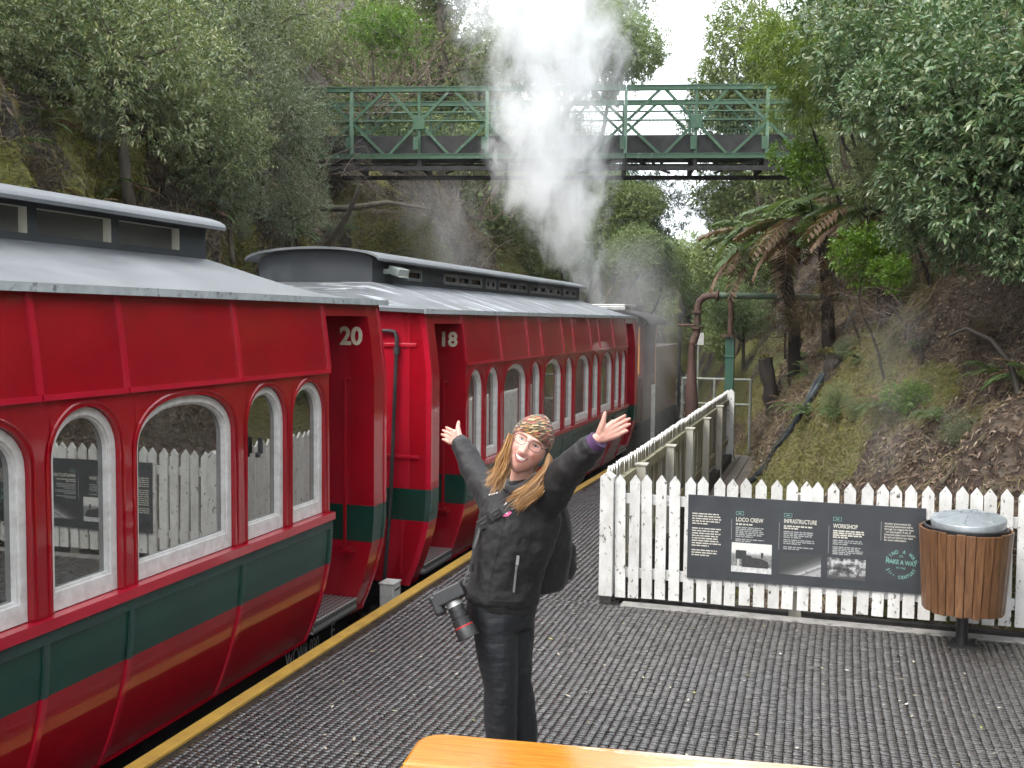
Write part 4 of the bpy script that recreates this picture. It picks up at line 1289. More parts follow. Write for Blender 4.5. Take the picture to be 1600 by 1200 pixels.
# ---- green lattice footbridge
BGREEN = M_simple('green bridge paint', (.028, .085, .042), (.05, .11, .062), 3, .5, .65, spots=((.25, .3, .24), 9, .6, .15))
BLIGHT = M_simple('pale green bridge paint', (.13, .22, .15), (.09, .17, .11), 4, .5)
BDARK = M_simple('dark bridge timber', (.014, .014, .014), (.03, .03, .028), 4, .8)
GLp = Vector((-8.90, 21.44, 6.50))
bd = Vector((.976, .218, -.013)).normalized()
bang = math.atan2(bd.y, bd.x)
bridge = thing('footbridge', 'green lattice girder footbridge with dark deck crossing above the railway', 'bridge', GLp, bang)
PAN, HT = 3.048, .735
K0, K1 = -2, 6
x0b, x1b = -PAN / 2 + K0 * PAN, -PAN / 2 + K1 * PAN
for side_y, far in ((0, False), (1.55, True)):
    for z in (HT, -HT):
        for k in range(K0, K1):
            a, b_ = -PAN / 2 + k * PAN + .006, -PAN / 2 + (k + 1) * PAN - .006
            MB().box(a, b_, side_y - .05, side_y + .05, z - .055, z + .055).box(a, b_, side_y - .065, side_y + .065, z + .035, z + .0551).build('chord', BGREEN, bridge)
    for k in range(K0, K1):
        c = k * PAN
        MB().box(c - PAN / 2 - .035, c - PAN / 2 + .035, side_y - .055, side_y + .045, -HT + .055, HT - .055).build('end_vertical', BLIGHT if not far else BGREEN, bridge)
        MB().box(c - .03, c + .03, side_y - .03, side_y + .03, -HT + .056, HT - .056).build('middle_vertical', BGREEN, bridge)
        if not far:
            MB().box(c - .13, c + .13, side_y - .062, side_y - .033, -.15, .15).build('gusset', BGREEN, bridge, bevel=.01)
        for sx in (-1, 1):
            for sz in (-1, 1):
                MB().bar((c + sx * .06, side_y - .01, sz * .06), (c + sx * .66, side_y - .01, sz * (HT - .05)), .045, .06).build('diagonal', BGREEN, bridge)
                MB().bar((c + sx * .80, side_y - .01, sz * (HT - .05)), (c + sx * 1.49, side_y - .01, sz * .03), .045, .06).build('diagonal', BGREEN, bridge)
MB().box(x0b, x1b, .06, 1.49, -.66, -.27).build('deck', BDARK, bridge)
MB().box(x0b, x1b, -.03, .02, -1.05, -.95).build('lower_beam', BDARK, bridge)
MB().box(x0b, x1b, 1.5, 1.55, -1.05, -.95).build('lower_beam', BDARK, bridge)
for k in range(K0, K1):
    c = k * PAN
    for xx in (c - PAN / 2, c):
        MB().box(xx - .05, xx + .05, .02, 1.5, -.95, -.79).build('transom', BDARK, bridge)
        MB().box(xx - .12, xx + .0, -.09, -.066, -.60, -.32).build('clamp', BGREEN, bridge)
    MB().bar((c - .5, .75, -1.0), (c - 1.4, .02, -.8), .04, .04).build('sway_brace', BDARK, bridge)
    MB().bar((c + .5, .75, -1.0), (c + 1.4, .02, -.8), .04, .04).build('sway_brace', BDARK, bridge)
for z in (.52, .32):
    MB().tube([(x0b, 1.46, z), (x1b, 1.46, z)], .022, 6).build('hand_rail', BGREEN, bridge)
mb = MB()
xx = x0b
while xx < x1b:
    mb.box(xx - .005, xx + .005, 1.475, 1.481, -.28, .50); xx += .09
z = -.25
while z < .5:
    mb.box(x0b, x1b, 1.4815, 1.4865, z - .005, z + .005); z += .09
tag(mb.build('mesh_wire', BGREEN, bridge, fix=False), kind='stuff')

# ================================================================== VEGETATION
BARK = M_simple('mossy grey bark', (.05, .04, .03), (.10, .085, .06), 7, .85, bmp=.6, bscale=30, stretch=(1, 1, .3), spots=((.09, .095, .02), 5, .55, .15))
BARK_D = M_simple('dark wet bark', (.016, .012, .010), (.035, .028, .022), 8, .75, bmp=.5, bscale=30, stretch=(1, 1, .3))
TWIG = M_simple('bare brown twigs', (.11, .075, .055), (.19, .14, .11), 3, .8)
L_BROAD = M_leaf('broad dark leaves', [(0.070, 0.133, 0.061), (0.110, 0.188, 0.089), (0.156, 0.231, 0.117), (0.312, 0.330, 0.198), (0.095, 0.154, 0.070)], .33, .18)
L_OLIVE = M_leaf('olive leaves', [(0.087, 0.128, 0.055), (0.158, 0.202, 0.090), (0.243, 0.270, 0.120), (0.372, 0.360, 0.207), (0.129, 0.180, 0.087)], .42, .25)
L_GREY = M_leaf('grey green leaves', [(0.092, 0.127, 0.072), (0.156, 0.185, 0.108), (0.261, 0.276, 0.179), (0.131, 0.161, 0.095)], .45, .2)
L_LANCE = M_leaf('yellow green lance leaves', [(0.092, 0.154, 0.028), (0.154, 0.223, 0.039), (0.246, 0.308, 0.069), (0.139, 0.200, 0.031)], .36, .32)
L_BRIGHT = M_leaf('bright young leaves', [(0.077, 0.165, 0.017), (0.121, 0.220, 0.022), (0.187, 0.286, 0.039), (0.088, 0.165, 0.017)], .34, .32)
L_FAR = M_leaf('far valley leaves', [(0.115, 0.162, 0.066), (0.201, 0.248, 0.094), (0.286, 0.335, 0.134), (0.172, 0.224, 0.081)], .55, .25)
L_FARL = M_leaf('far pale leaves', [(0.139, 0.202, 0.086), (0.217, 0.279, 0.128), (0.310, 0.358, 0.188), (0.171, 0.233, 0.102)], .55, .3)
L_CONIF = M_leaf('dark far needles', [(0.045, 0.090, 0.056), (0.067, 0.123, 0.078), (0.112, 0.168, 0.112), (0.067, 0.112, 0.067)], .55, .15)
L_RUST = M_leaf('rust brown foliage', [(.10, .06, .035), (.15, .095, .05), (.19, .13, .075), (.09, .075, .035)], .6, .2)

def unit(v): return v / np.maximum(np.linalg.norm(v, axis=-1, keepdims=True), 1e-9)

def leaf_quads(P, D, L, W, rng, fold=.12, upb=.9):
    n = len(P)
    up = np.array([0, 0, 1.0]) * upb + rng.normal(0, .55, (n, 3))
    side = unit(np.cross(D, up)); nr = np.cross(side, D)
    L, W = L[:, None], W[:, None]
    v0 = P; m = P + D * L * .45 + nr * (fold * W)
    v1 = m + side * W * .5; v3 = m - side * W * .5
    v2 = P + D * L - np.array([0, 0, 1.0]) * L * .12
    return np.stack([v0, v1, v2, v3], 1).reshape(-1, 3)

def sprig_leaves(base, axis, slen, m, ll, lw, rng, spread=(.6, 1.25)):
    """m leaves round each stem"""
    n = len(base)
    ref = unit(np.cross(axis, rng.normal(0, 1, (n, 3)))); bi = np.cross(axis, ref)
    out = []
    for j in range(m):
        t = (j + .6) / m
        az = 2.4 * j + rng.uniform(0, .7, n)
        rad = ref * np.cos(az)[:, None] + bi * np.sin(az)[:, None]
        ph = rng.uniform(*spread, n) * (1.1 - .55 * t)
        D = unit(axis * np.cos(ph)[:, None] + rad * np.sin(ph)[:, None] + np.array([0, 0, -.12]))
        P = base + axis * (slen * t)[:, None]
        sc = rng.uniform(.65, 1.15, n) * (1 - .3 * t)
        out.append(leaf_quads(P, D, ll * sc, lw * sc, rng))
    return np.concatenate(out)

def crown_mesh(name, mat, R_, nl, ns, m, ll, lw, seed, sl=.16, flat=.8, shell=(.72, 1.05), spread=(.6, 1.25), upw=.3):
    rng = np.random.default_rng(seed)
    lobes = []
    for i in range(nl):
        d = unit(rng.normal(0, 1, 3)); r = R_ * rng.uniform(.38, .62)
        lobes.append((d * R_ * rng.uniform(.35, .8) * np.array([1, 1, flat]), r))
    w = np.array([r * r for _, r in lobes]); w /= w.sum()
    idx = rng.choice(nl, ns, p=w)
    C = np.array([c for c, _ in lobes])[idx]; Rr = np.array([r for _, r in lobes])[idx]
    d = unit(rng.normal(0, 1, (ns, 3)))
    rad = Rr * rng.uniform(shell[0], shell[1], ns) * (.8 + .4 * vnoise(d[:, 0] * 3 + idx, d[:, 1] * 3, d[:, 2] * 3))
    P = C + d * rad[:, None] * np.array([1, 1, .85])
    A = unit(d * .7 + np.array([0, 0, upw]) + rng.normal(0, .4, (ns, 3)))
    V = sprig_leaves(P, A, sl * rng.uniform(.6, 1.2, ns), m, ll, lw, rng, spread)
    me = np_mesh(name, V, np.arange(len(V)).reshape(-1, 4), mat)
    return me, lobes

def limb_path(a, b, rng, k=5, wob=.08):
    a, b = np.array(a, float), np.array(b, float)
    L = np.linalg.norm(b - a)
    off = rng.normal(0, wob * L * 1.6, (k, 3)); off[0] = off[-1] = 0
    for _ in range(3): off[1:-1] = (off[:-2] + 2 * off[1:-1] + off[2:]) / 4
    return [tuple(a + (b - a) * t + off[i]) for i, t in enumerate(np.linspace(0, 1, k))]

def trunk_mesh(name, lobes, down, r0, seed, mat, lean=(0, 0), twigs=26):
    """trunk from 'down' below the crown centre, limbs to every lobe"""
    rng = np.random.default_rng(seed)
    mb = MB()
    base = (lean[0], lean[1], -down)
    path = limb_path(base, (0, 0, -.1), rng, 7, .05)
    mb.tube(path, list(np.linspace(r0, r0 * .55, 7)), 8)
    for c, r in lobes:
        st = path[rng.integers(4, 7)]
        mb.tube(limb_path(st, c, rng, 5, .1), list(np.linspace(r0 * .45, r0 * .12, 5)), 6)
        for q in range(max(1, twigs // max(1, len(lobes)))):
            e = np.array(c) + unit(rng.normal(0, 1, 3)) * r * .95
            mb.tube(limb_path(c, e, rng, 4, .1), list(np.linspace(r0 * .14, .004, 4)), 4, caps=False)
    me = bpy.data.meshes.new(name); me.from_pydata(mb.v, [], mb.f)
    me.materials.append(mat); me.polygons.foreach_set('use_smooth', [True] * len(me.polygons))
    return me

KINDS_T = {}
def kind(key, mat, R_, nl, ns, m, ll, lw, seed, r0=.07, down=1.8, bark=BARK, **kw):
    me, lobes = crown_mesh('crown', mat, R_, nl, ns, m, ll, lw, seed, **kw)
    KINDS_T[key] = (me, trunk_mesh('trunk', lobes, down, r0, seed + 1, bark), down, trunk_mesh('boughs', lobes, .12, r0 * .6, seed + 1, bark), bark, r0)
kind('broadA', L_BROAD, 1.15, 8, 1500, 9, .118, .042, 21)
kind('broadB', L_BROAD, 1.0, 7, 1250, 9, .118, .042, 22)
kind('oliveA', L_OLIVE, 1.35, 9, 2300, 9, .085, .024, 23)
kind('oliveB', L_OLIVE, 1.2, 8, 2100, 9, .082, .024, 24)
kind('greyA', L_GREY, 1.1, 8, 2200, 8, .075, .020, 25)
kind('greyB', L_GREY, 1.3, 9, 2400, 8, .075, .022, 34)
kind('lance', L_LANCE, .75, 7, 420, 11, .15, .021, 26, r0=.03, down=1.0, bark=BARK_D, sl=.22, upw=.1)
kind('bright', L_BRIGHT, .42, 6, 620, 8, .07, .026, 27, r0=.02, down=.5, bark=BARK_D, sl=.1)
kind('brightT', L_BRIGHT, .9, 7, 1100, 8, .085, .03, 28, r0=.04, down=1.6)
kind('farA', L_FAR, 2.6, 11, 2600, 7, .20, .085, 29, r0=.16, down=5, sl=.3)
kind('farB', L_FAR, 2.2, 9, 2300, 7, .19, .08, 30, r0=.14, down=4.5, sl=.3)
kind('farL', L_FARL, 2.4, 10, 2300, 7, .22, .085, 31, r0=.14, down=5, sl=.3)
kind('conif', L_CONIF, 2.2, 12, 2600, 7, .2, .06, 32, r0=.14, down=5, sl=.3, flat=1.6)
kind('rust', L_RUST, .8, 7, 800, 8, .09, .014, 33, r0=.03, down=.9, bark=BARK_D, sl=.2, upw=-.2)

def plant(key, loc, label, cat='tree', s=1.0, rz=None, group=None, sz=1.0, name=None, base=None):
    me, tr, down, bo, bark, r0 = KINDS_T[key]
    rz = random.uniform(0, 6.28) if rz is None else rz
    if base is not None:                      # rooted away from its crown: a leaning stem carries it
        root = thing(name or ('shrub' if cat == 'shrub' else 'tree'), label, cat, base, 0, group)
        off = Vector(loc) - Vector(base)
        for nm, m_ in (('crown', me), ('boughs', bo)):
            o = link(nm, m_, root, off, (0, 0, rz)); o.scale = (s, s, s * sz)
        q = np.random.default_rng(int(abs(loc[0] * 100)))
        MB().tube(limb_path((0, 0, -.3), tuple(off), q, 8, .06), list(np.linspace(r0 * .8, r0 * .4, 8)), 8).build('stem', bark, root, smooth=True)
        return root
    root = thing(name or ('shrub' if cat == 'shrub' else 'tree'), label, cat, (loc[0], loc[1], loc[2] - down * s * sz), rz, group)
    root.scale = (s, s, s * sz)
    link('crown', me, root, (0, 0, down))
    link('trunk', tr, root, (0, 0, down))
    return root

ORD = ['first', 'second', 'third', 'fourth', 'fifth', 'sixth', 'seventh', 'eighth', 'ninth', 'tenth', 'eleventh', 'twelfth', 'thirteenth', 'fourteenth', 'fifteenth', 'sixteenth', 'seventeenth', 'eighteenth', 'nineteenth', 'twentieth']
def screen_x(l):
    d = Vector(l) - camera.matrix_world.translation
    return d.dot(ua) / max(.1, d.dot(fw))
def row_of(items, fmt):
    """items whose labels count them off from left to right in the picture"""
    for i, it in enumerate(sorted(items, key=lambda t: screen_x(t[1]))):
        yield it, fmt % ORD[i]
# ---- bank above the left-hand cutting
GL_ = 'evergreens crowding the bank above the left cutting'
for key, loc, s, lab in [
    ('oliveA', (-8.7, 11.3, 5.55), 1.15, 'big leafy tree leaning over the near coach on the left bank'),
    ('oliveB', (-8.5, 13.0, 5.1), 1.0, 'leafy olive tree just right of the leaning tree on the left bank'),
    ('greyA', (-9.0, 14.9, 5.7), 1.1, 'grey green tree in the middle of the left bank thicket'),
    ('oliveB', (-9.3, 9.1, 5.7), .8, 'olive tree at the far left edge of the picture'),
    ('greyB', (-9.9, 17.0, 5.3), .85, 'grey green tree at the left end of the footbridge'),
    ('greyA', (-8.4, 13.2, 4.0), .6, 'small grey green bush hanging over the cutting behind the far coach'),
    ('greyB', (-8.7, 15.4, 4.0), .6, 'dusty green bush low on the cutting above the far coach roof'),
    ('brightT', (-11.0, 23.6, 9.2), 1.1, 'bright yellow green tree above the left end of the footbridge')]:
    plant(key, loc, lab, 'tree' if s > .75 else 'shrub', s, group=GL_)
for (key, loc, s), lab in row_of([('oliveA', (-10.2, 8.2, 6.6), 1.25), ('greyB', (-10.4, 10.6, 6.8), 1.25), ('oliveA', (-10.2, 13.2, 6.9), 1.3), ('greyB', (-10.6, 15.6, 7.2), 1.3),
                    ('oliveB', (-10.0, 12.0, 5.6), 1.1), ('oliveA', (-11.2, 17.8, 8.0), 1.2), ('oliveB', (-10.3, 6.2, 6.6), 1.2), ('greyB', (-11.4, 20.6, 6.4), .8),
                    ('oliveA', (-12.2, 11.6, 8.6), 1.4), ('greyB', (-12.4, 15.0, 9.2), 1.4), ('oliveA', (-12.0, 8.6, 8.2), 1.4), ('oliveA', (-12.5, 19.5, 9.4), 1.3)], 'evergreen in the thicket behind the leaning tree, %s from the left'):
    plant(key, loc, lab, 'tree', s, group='thicket on the left bank')
# ---- beyond the bridge
for key, loc, s, sz, lab in [
    ('farB', (-15.0, 30, 9.5), 1.0, 1, 'olive tree behind the left half of the footbridge'),
    ('farA', (-13.0, 33, 11.0), 1.0, 1, 'olive tree rising behind the steam above the footbridge'),
    ('farA', (-11.2, 31, 6.2), .95, 1, 'olive tree under the footbridge left of the steam'),
    ('farL', (-9.2, 36, 11.6), .9, 1.3, 'tall pale gum tree on the left of the sky gap'),
    ('farA', (-9.6, 34, 13.2), 1.0, 1, 'olive tree behind the top of the steam'),
    ('farB', (-12.2, 32, 14.0), 1.0, 1, 'olive tree at the top edge left of the steam'),
    ('farL', (-7.9, 37, 14.5), .85, 1, 'pale tree at the top edge right of the steam'),
    ('farL', (-8.7, 35, 8.0), .7, 1.2, 'pale green tree beneath the footbridge beside the steam'),
    ('conif', (-9.6, 44, 7.2), 1.0, 1.1, 'dark tree beneath the footbridge by the sky gap'),
    ('farB', (-8.4, 33, 4.4), .7, 1.1, 'mid green tree low beneath the footbridge by the steam'),
    ('farL', (-10.3, 62, 5.5), 1.0, 1.1, 'pale far tree at the bottom of the sky gap'),
    ('farL', (-7.4, 66, 3.6), .9, 1, 'low pale far tree where the track disappears'),
    ('conif', (-4.0, 52, 4.2), .75, 1, 'dark far tree right of the sky gap'),
    ('farB', (-6.0, 58, 2.0), .7, 1, 'low far bush beside the vanishing track'),
    ('farA', (-2.6, 36, 6.8), 1.0, 1.1, 'tall olive tree behind the right end of the footbridge'),
    ('farB', (-2.2, 33, 10.0), .9, 1.2, 'tall olive tree top above the right end of the footbridge'),
    ('farA', (-.2, 31, 7.6), .9, 1.1, 'olive tree on the right bank beyond the footbridge'),
    ('farB', (-2.6, 30, 3.8), .62, 1, 'dull green bush on the right bank beneath the footbridge')]:
    plant(key, loc, lab, 'tree', s, sz=sz, group='trees beyond the footbridge')
for (key, loc, s), lab in row_of([('farA', (-17, 38, 13), 1.3), ('farB', (-15, 44, 13), 1.2), ('farA', (-13.5, 40, 8), 1.2), ('farB', (-14, 50, 9), 1.3), ('farA', (-12.2, 54, 8), 1.2), ('farB', (-12.5, 27, 7.5), .8),
                    ('farA', (-19, 30, 13), 1.3), ('farB', (-20, 24, 13.5), 1.2), ('farA', (-16, 25, 11.5), 1.0), ('farB', (-14.5, 21, 10.5), .8), ('farB', (-10.6, 38, 5.2), .8), ('farA', (-10.8, 48, 5.4), .9), ('farB', (-10.4, 33, 3.0), .6), ('farL', (-9.6, 40, 2.6), .6), ('farB', (-9.4, 52, 2.8), .8)],
                    'tree in the woods up the left side of the valley, %s from the left'):
    plant(key, loc, lab, 'tree', s, group='woods up the left side')
for key, loc, s, bx, lab in [('conif', (-6.6, 40, 6.0), .72, (-8.9, 40.5), 'dark tree leaning in from the left under the footbridge, by the sky gap'), ('farB', (-6.6, 34, 6.0), .55, (-8.8, 34.5), 'olive tree leaning in from the left under the footbridge, behind the steam'),
                    ('farB', (-7.3, 46, 4.4), .8, (-9.2, 46), 'olive tree low under the footbridge, above the locomotive'), ('farL', (-6.4, 32, 4.2), .5, (-8.6, 32), 'pale tree low under the footbridge, right of the steam foot'),
                    ('farL', (-8.6, 70, 6.0), 1.15, (-9.0, 71), 'pale far tree closing the valley on the left'), ('farA', (-6.4, 76, 5.0), 1.2, (-6.4, 77), 'olive far tree closing the valley at the sky gap'), ('farL', (-4.6, 66, 3.6), .9, (-4.0, 67), 'pale far tree closing the valley on the right'),
                    ('conif', (-3.9, 40, 6.6), .55, (-2.4, 40.5), 'dark tree leaning in from the right under the footbridge'), ('farB', (-4.1, 46, 4.0), .7, (-2.6, 46.5), 'olive tree low under the footbridge on the right'),
                    ('farB', (-3.3, 34, 8.9), .7, (-1.8, 34.5), 'olive tree leaning in from the right behind the footbridge'), ('farL', (-6.3, 33, 10.9), .72, (-9.0, 33.5), 'tall pale tree behind the footbridge, left of the sky gap')]:
    plant(key, loc, lab, 'tree', s, group='trees closing in on the sky gap', base=(bx[0], bx[1], -.6))
for (key, loc, s), lab in row_of([('farA', (1.5, 40, 10), 1.3), ('farB', (.5, 48, 8), 1.2), ('farA', (2.5, 30, 11), 1.2), ('farB', (3.5, 26, 9.5), 1.0), ('farA', (5.5, 24, 11), 1.2), ('farB', (-1.2, 56, 6.5), 1.1), ('farB', (-3.2, 46, 3.0), .7), ('farL', (-2.2, 27, 2.4), .42), ('farB', (-3.0, 33, 1.6), .45)],
                    'tree in the woods up the right side of the valley, %s from the left'):
    plant(key, loc, lab, 'tree', s, group='woods up the right side')
# ---- right-hand bank
GR_ = 'trees overhanging the right bank'
def gz(X, Y): return float(right_pt(np.array(X - right_contour(Y)), np.array(float(Y)))[2])
for key, loc, s, bx, lab in [
    ('broadA', (1.35, 8.7, 4.15), .82, (2.5, 8.9), 'broad leaved tree filling the top right corner'),
    ('broadB', (1.10, 9.0, 3.35), .70, (2.2, 9.4), 'broad leaved bough in the middle of the right edge foliage'),
    ('broadB', (.70, 9.6, 4.0), .70, (2.0, 10.4), 'broad leaved bough left of the corner tree'),
    ('broadA', (1.42, 8.8, 2.92), .42, (2.0, 9.2), 'broad leaved bush hanging lowest at the right edge above the twigs'),
    ('broadB', (.86, 9.7, 2.98), .42, (1.9, 10.2), 'broad leaved bush above the tangle of bare twigs'),
    ('broadA', (.55, 11.0, 5.0), .85, (1.8, 11.6), 'dark broad leaved tree along the top edge right of the footbridge'),
    ('oliveB', (.80, 11.8, 4.05), .6, (1.4, 12.2), 'olive bush between the tree ferns and the broad leaved boughs'),
    ('greyA', (.0, 14.0, 5.6), .8, (.9, 14.2), 'grey green tree beside the right end of the footbridge')]:
    plant(key, loc, lab, 'tree' if s > .8 else 'shrub', s, group=GR_, base=(bx[0], bx[1], gz(*bx)))
for loc, s, bx, lab in [((-.62, 12.5, 5.5), .75, (.9, 12.9), 'yellow green spray of long leaves above the right end of the footbridge'), ((-.42, 12.5, 4.75), .5, (.8, 12.7), 'yellow green spray of long leaves in front of the footbridge rail'), ((-.05, 12.0, 5.1), .8, (1.1, 12.3), 'yellow green spray of long leaves along the top edge')]:
    plant('lance', loc, lab, 'shrub', s, group='long leaved sprays', base=(bx[0], bx[1], gz(*bx)))
for loc, s, bx, lab in [((.31, 11.4, 2.83), .85, (.6, 11.6), 'bright green young shrub above the end of the water pipe'), ((-.42, 12.8, 4.05), .8, (.4, 13.3), 'bright green young shrub just below the footbridge end'), ((.55, 10.9, 2.62), .5, (.8, 11.1), 'bright green young shrub below the broad leaved bush')]:
    plant('bright', loc, lab, 'shrub', s, group='young shrubs on the right bank', base=(bx[0], bx[1], gz(*bx)))
for (key, loc, s), lab in row_of([('broadB', (3.3, 9.4, 5.2), 1.1), ('broadA', (3.2, 11.2, 5.0), 1.2), ('oliveA', (2.6, 13.0, 5.6), 1.1), ('greyB', (1.8, 15.2, 6.2), 1.2), ('oliveA', (1.0, 17.5, 5.6), 1.1), ('greyB', (.4, 20.0, 5.4), 1.1), ('oliveB', (.5, 18.2, 7.6), 1.1)],
                    'dark evergreen in the thicket behind the corner tree, %s from the left'):
    plant(key, loc, lab, 'tree', s, group='thicket on the right bank')
# the wood goes on along the platform, past the right edge of the view; the coaches mirror it
for (key, loc, s), lab in row_of([('broadA', (4.6, 7.6, 3.4), 1.5), ('oliveA', (5.0, 5.6, 3.6), 1.6), ('broadB', (4.8, 3.6, 3.2), 1.6), ('oliveB', (5.2, 1.4, 3.6), 1.7), ('broadA', (5.0, -.8, 3.4), 1.6), ('oliveA', (5.4, -3.2, 3.8), 1.7),
                    ('oliveA', (6.4, 6.6, 6.4), 1.7), ('broadA', (6.8, 4.0, 6.6), 1.8), ('oliveB', (6.6, 1.2, 6.4), 1.8), ('greyB', (6.8, -1.8, 6.6), 1.8), ('broadB', (6.0, 8.6, 6.6), 1.6)],
                    'evergreen past the right edge, mirrored in the coach windows, %s from the left'):
    plant(key, loc, lab, 'tree', s, group='wood beside the platform')
# small bushes and sprays clinging to the cuttings
for (key, loc, s), lab in row_of([(random.choice(['greyA', 'oliveB', 'greyB', 'rust', 'lance']), tuple(float(q) for q in left_pt(np.array(ss), np.array(yy))), random.uniform(.2, .36)) for ss, yy in
                    [(4.9, 9.6), (4.2, 10.6), (5.4, 8.4), (3.9, 12.4), (5.3, 12.2), (4.6, 14.0), (3.6, 15.2), (4.9, 16.2), (3.8, 17.6), (5.0, 18.6), (4.0, 19.8), (5.6, 20.6), (3.4, 21.6), (4.6, 22.8), (5.8, 24.0), (5.6, 10.8), (5.5, 15.0), (3.2, 13.6)]],
                    'small bush clinging to the mossy left cutting, %s from the left'):
    plant(key, (loc[0] + .12, loc[1], loc[2] + .1), lab, 'shrub', s, group='small bushes on the left cutting')
for (key, loc, s), lab in row_of([(random.choice(['greyA', 'oliveB', 'rust', 'bright']), (xx, yy, gz(xx, yy) + .12), random.uniform(.14, .26)) for xx, yy in
                    [(1.05, 9.4), (.72, 10.6), (.1, 12.4), (-.35, 14.6), (-.5, 16.6), (.3, 11.6), (1.3, 10.4), (.2, 13.4), (-.9, 21.0), (-.6, 18.4)]],
                    'small bush growing out of the leaf litter on the right bank, %s from the left'):
    plant(key, loc, lab, 'shrub', s * (2 if key == 'bright' else 1), group='small bushes on the right bank')
for loc, s, lab in [((.05, 19.2, 4.3), 1.0, 'rust brown dead fronds beneath the footbridge end'), ((.75, 14.4, 3.2), .9, 'rust brown dead foliage behind the tree ferns'), ((-.02, 15.3, 2.65), .75, 'rust brown dead fronds skirting the tree fern over the water pipe'), ((.52, 12.9, 2.75), .62, 'rust brown dead fronds skirting the tree fern below the boughs'), ((-.7, 17.0, 2.2), .7, 'rust brown dead fronds skirting the farther tree fern')]:
    plant('rust', loc, lab, 'shrub', s, group='dead brown foliage')

# ---- bare twiggy shrubs: each one a tangle of thin stems
def twig_mesh(n, R_, seed, up=.4, r=.005, gen=3):
    rng = np.random.default_rng(seed); V, F = [], []
    def seg(a, b, ra, rb):
        d = unit(b - a); x = unit(np.cross(d, rng.normal(0, 1, 3))); y = np.cross(d, x)
        o = len(V)
        for p, rr in ((a, ra), (b, rb)):
            for k in range(3):
                t = 2.094 * k; V.append(p + (x * math.cos(t) + y * math.sin(t)) * rr)
        for k in range(3): F.append((o + k, o + (k + 1) % 3, o + 3 + (k + 1) % 3, o + 3 + k))
    def grow(p, d, L, rr, g):
        k = 4
        for i in range(k):
            q = p + d * (L / k); seg(p, q, rr, rr * .85); p = q; rr *= .85
            d = unit(d + rng.normal(0, .22, 3) + np.array([0, 0, -.03]))
            if g > 0 and i > 0 and rng.random() < .75:
                grow(p, unit(d + rng.normal(0, .6, 3)), L * rng.uniform(.45, .7), rr * .7, g - 1)
    for i in range(n):
        a = rng.normal(0, .15 * R_, 3); a[2] = 0
        grow(a, unit(rng.normal(0, 1, 3) * np.array([1, 1, .6]) + np.array([0, 0, up])), R_ * rng.uniform(.6, 1.1), r * rng.uniform(.8, 1.8), gen)
    return np_mesh('twig_tangle', np.array(V), np.array(F), TWIG)
TW = [twig_mesh(26, 1.0, 51), twig_mesh(26, 1.0, 52, up=.1), twig_mesh(18, 1.6, 53, up=1.0, r=.009)]
def bare(i, loc, s, label, group, rot=None):
    o = link('bare_shrub', TW[i], None, loc, rot or (0, 0, random.uniform(0, 6.28))); o.scale = (s, s, s)
    return tag(o, label, 'shrub', group)
for i, loc, s, lab in [(1, (.72, 10.4, 2.25), .62, 'tangle of bare grey twigs under the broad leaved bushes'), (0, (1.15, 10.2, 2.45), .6, 'tangle of bare grey twigs at the right end of the bank top'), (1, (.45, 11.6, 2.25), .55, 'tangle of bare grey twigs beside the end of the water pipe'),
                       (0, (1.5, 9.6, 2.3), .5, 'tangle of bare grey twigs at the right edge below the leaves')]:
    bare(i, loc, s, lab, 'bare twigs on the right bank', (R(20), R(-40), random.uniform(0, 6)))
for (i, loc, s), lab in row_of([(2, (-10.2, 21.8, 6.8), 1.2), (2, (-10.8, 23.6, 7.4), 1.3), (2, (-9.6, 24.4, 5.2), 1.2), (0, (-9.2, 20.0, 4.4), 1.2), (2, (-9.9, 18.6, 5.0), .9), (2, (-11.5, 26, 8.6), 1.5), (0, (-9.0, 22.5, 3.2), 1.2), (2, (-9.7, 25.5, 3.4), 1.4), (2, (-9.6, 28.0, 5.0), 1.6), (2, (-12.0, 29, 9.0), 1.6), (0, (-9.0, 14.2, 5.0), 1.0)],
                    'bare brown shrub on the left bank by the footbridge, %s from the left'):
    bare(i, loc, s, lab, 'bare shrubs by the footbridge')
for (i, loc, s), lab in row_of([(2, (-.4, 22.5, 3.6), 1.0), (2, (-.8, 25.0, 4.0), 1.2), (0, (-.3, 18.6, 3.4), .9)], 'bare brown shrub at the right end of the footbridge, %s from the left'):
    bare(i, loc, s, lab, 'bare shrubs at the right bridge end')

# ---- trunks and limbs one can see on their own
def limb(name, label, cat, pts, rad, mat, group=None, n=10):
    mb = MB().tube(pts, rad, n)
    o = mb.build(name, mat, smooth=True)
    return tag(o, label, cat, group)
limb('mossy_tree', 'thick mossy trunk at the top left corner', 'tree', [(-8.9, 7.25, 3.9), (-8.95, 7.3, 5.0), (-8.9, 7.4, 6.2), (-8.8, 7.5, 7.6)], [.24, .19, .17, .15], BARK)
limb('mossy_tree', 'slim trunk beside the thick mossy trunk at top left', 'tree', [(-8.6, 8.0, 3.6), (-8.62, 8.02, 4.6), (-8.5, 8.05, 6.4)], [.05, .045, .04], BARK)
limb('branch', 'crooked pale branch reaching in from the left edge', 'branch', [(-8.4, 6.2, 4.2), (-8.4, 6.9, 4.55), (-8.35, 7.6, 4.9), (-8.3, 8.3, 5.1)], [.06, .05, .035, .02], BARK)
limb('branch', 'mossy branch jutting over the far coach roof', 'branch', [(-9.4, 17.6, 3.2), (-8.9, 17.0, 3.45), (-8.4, 16.8, 3.9), (-8.0, 16.6, 4.5)], [.09, .07, .05, .03], BARK)
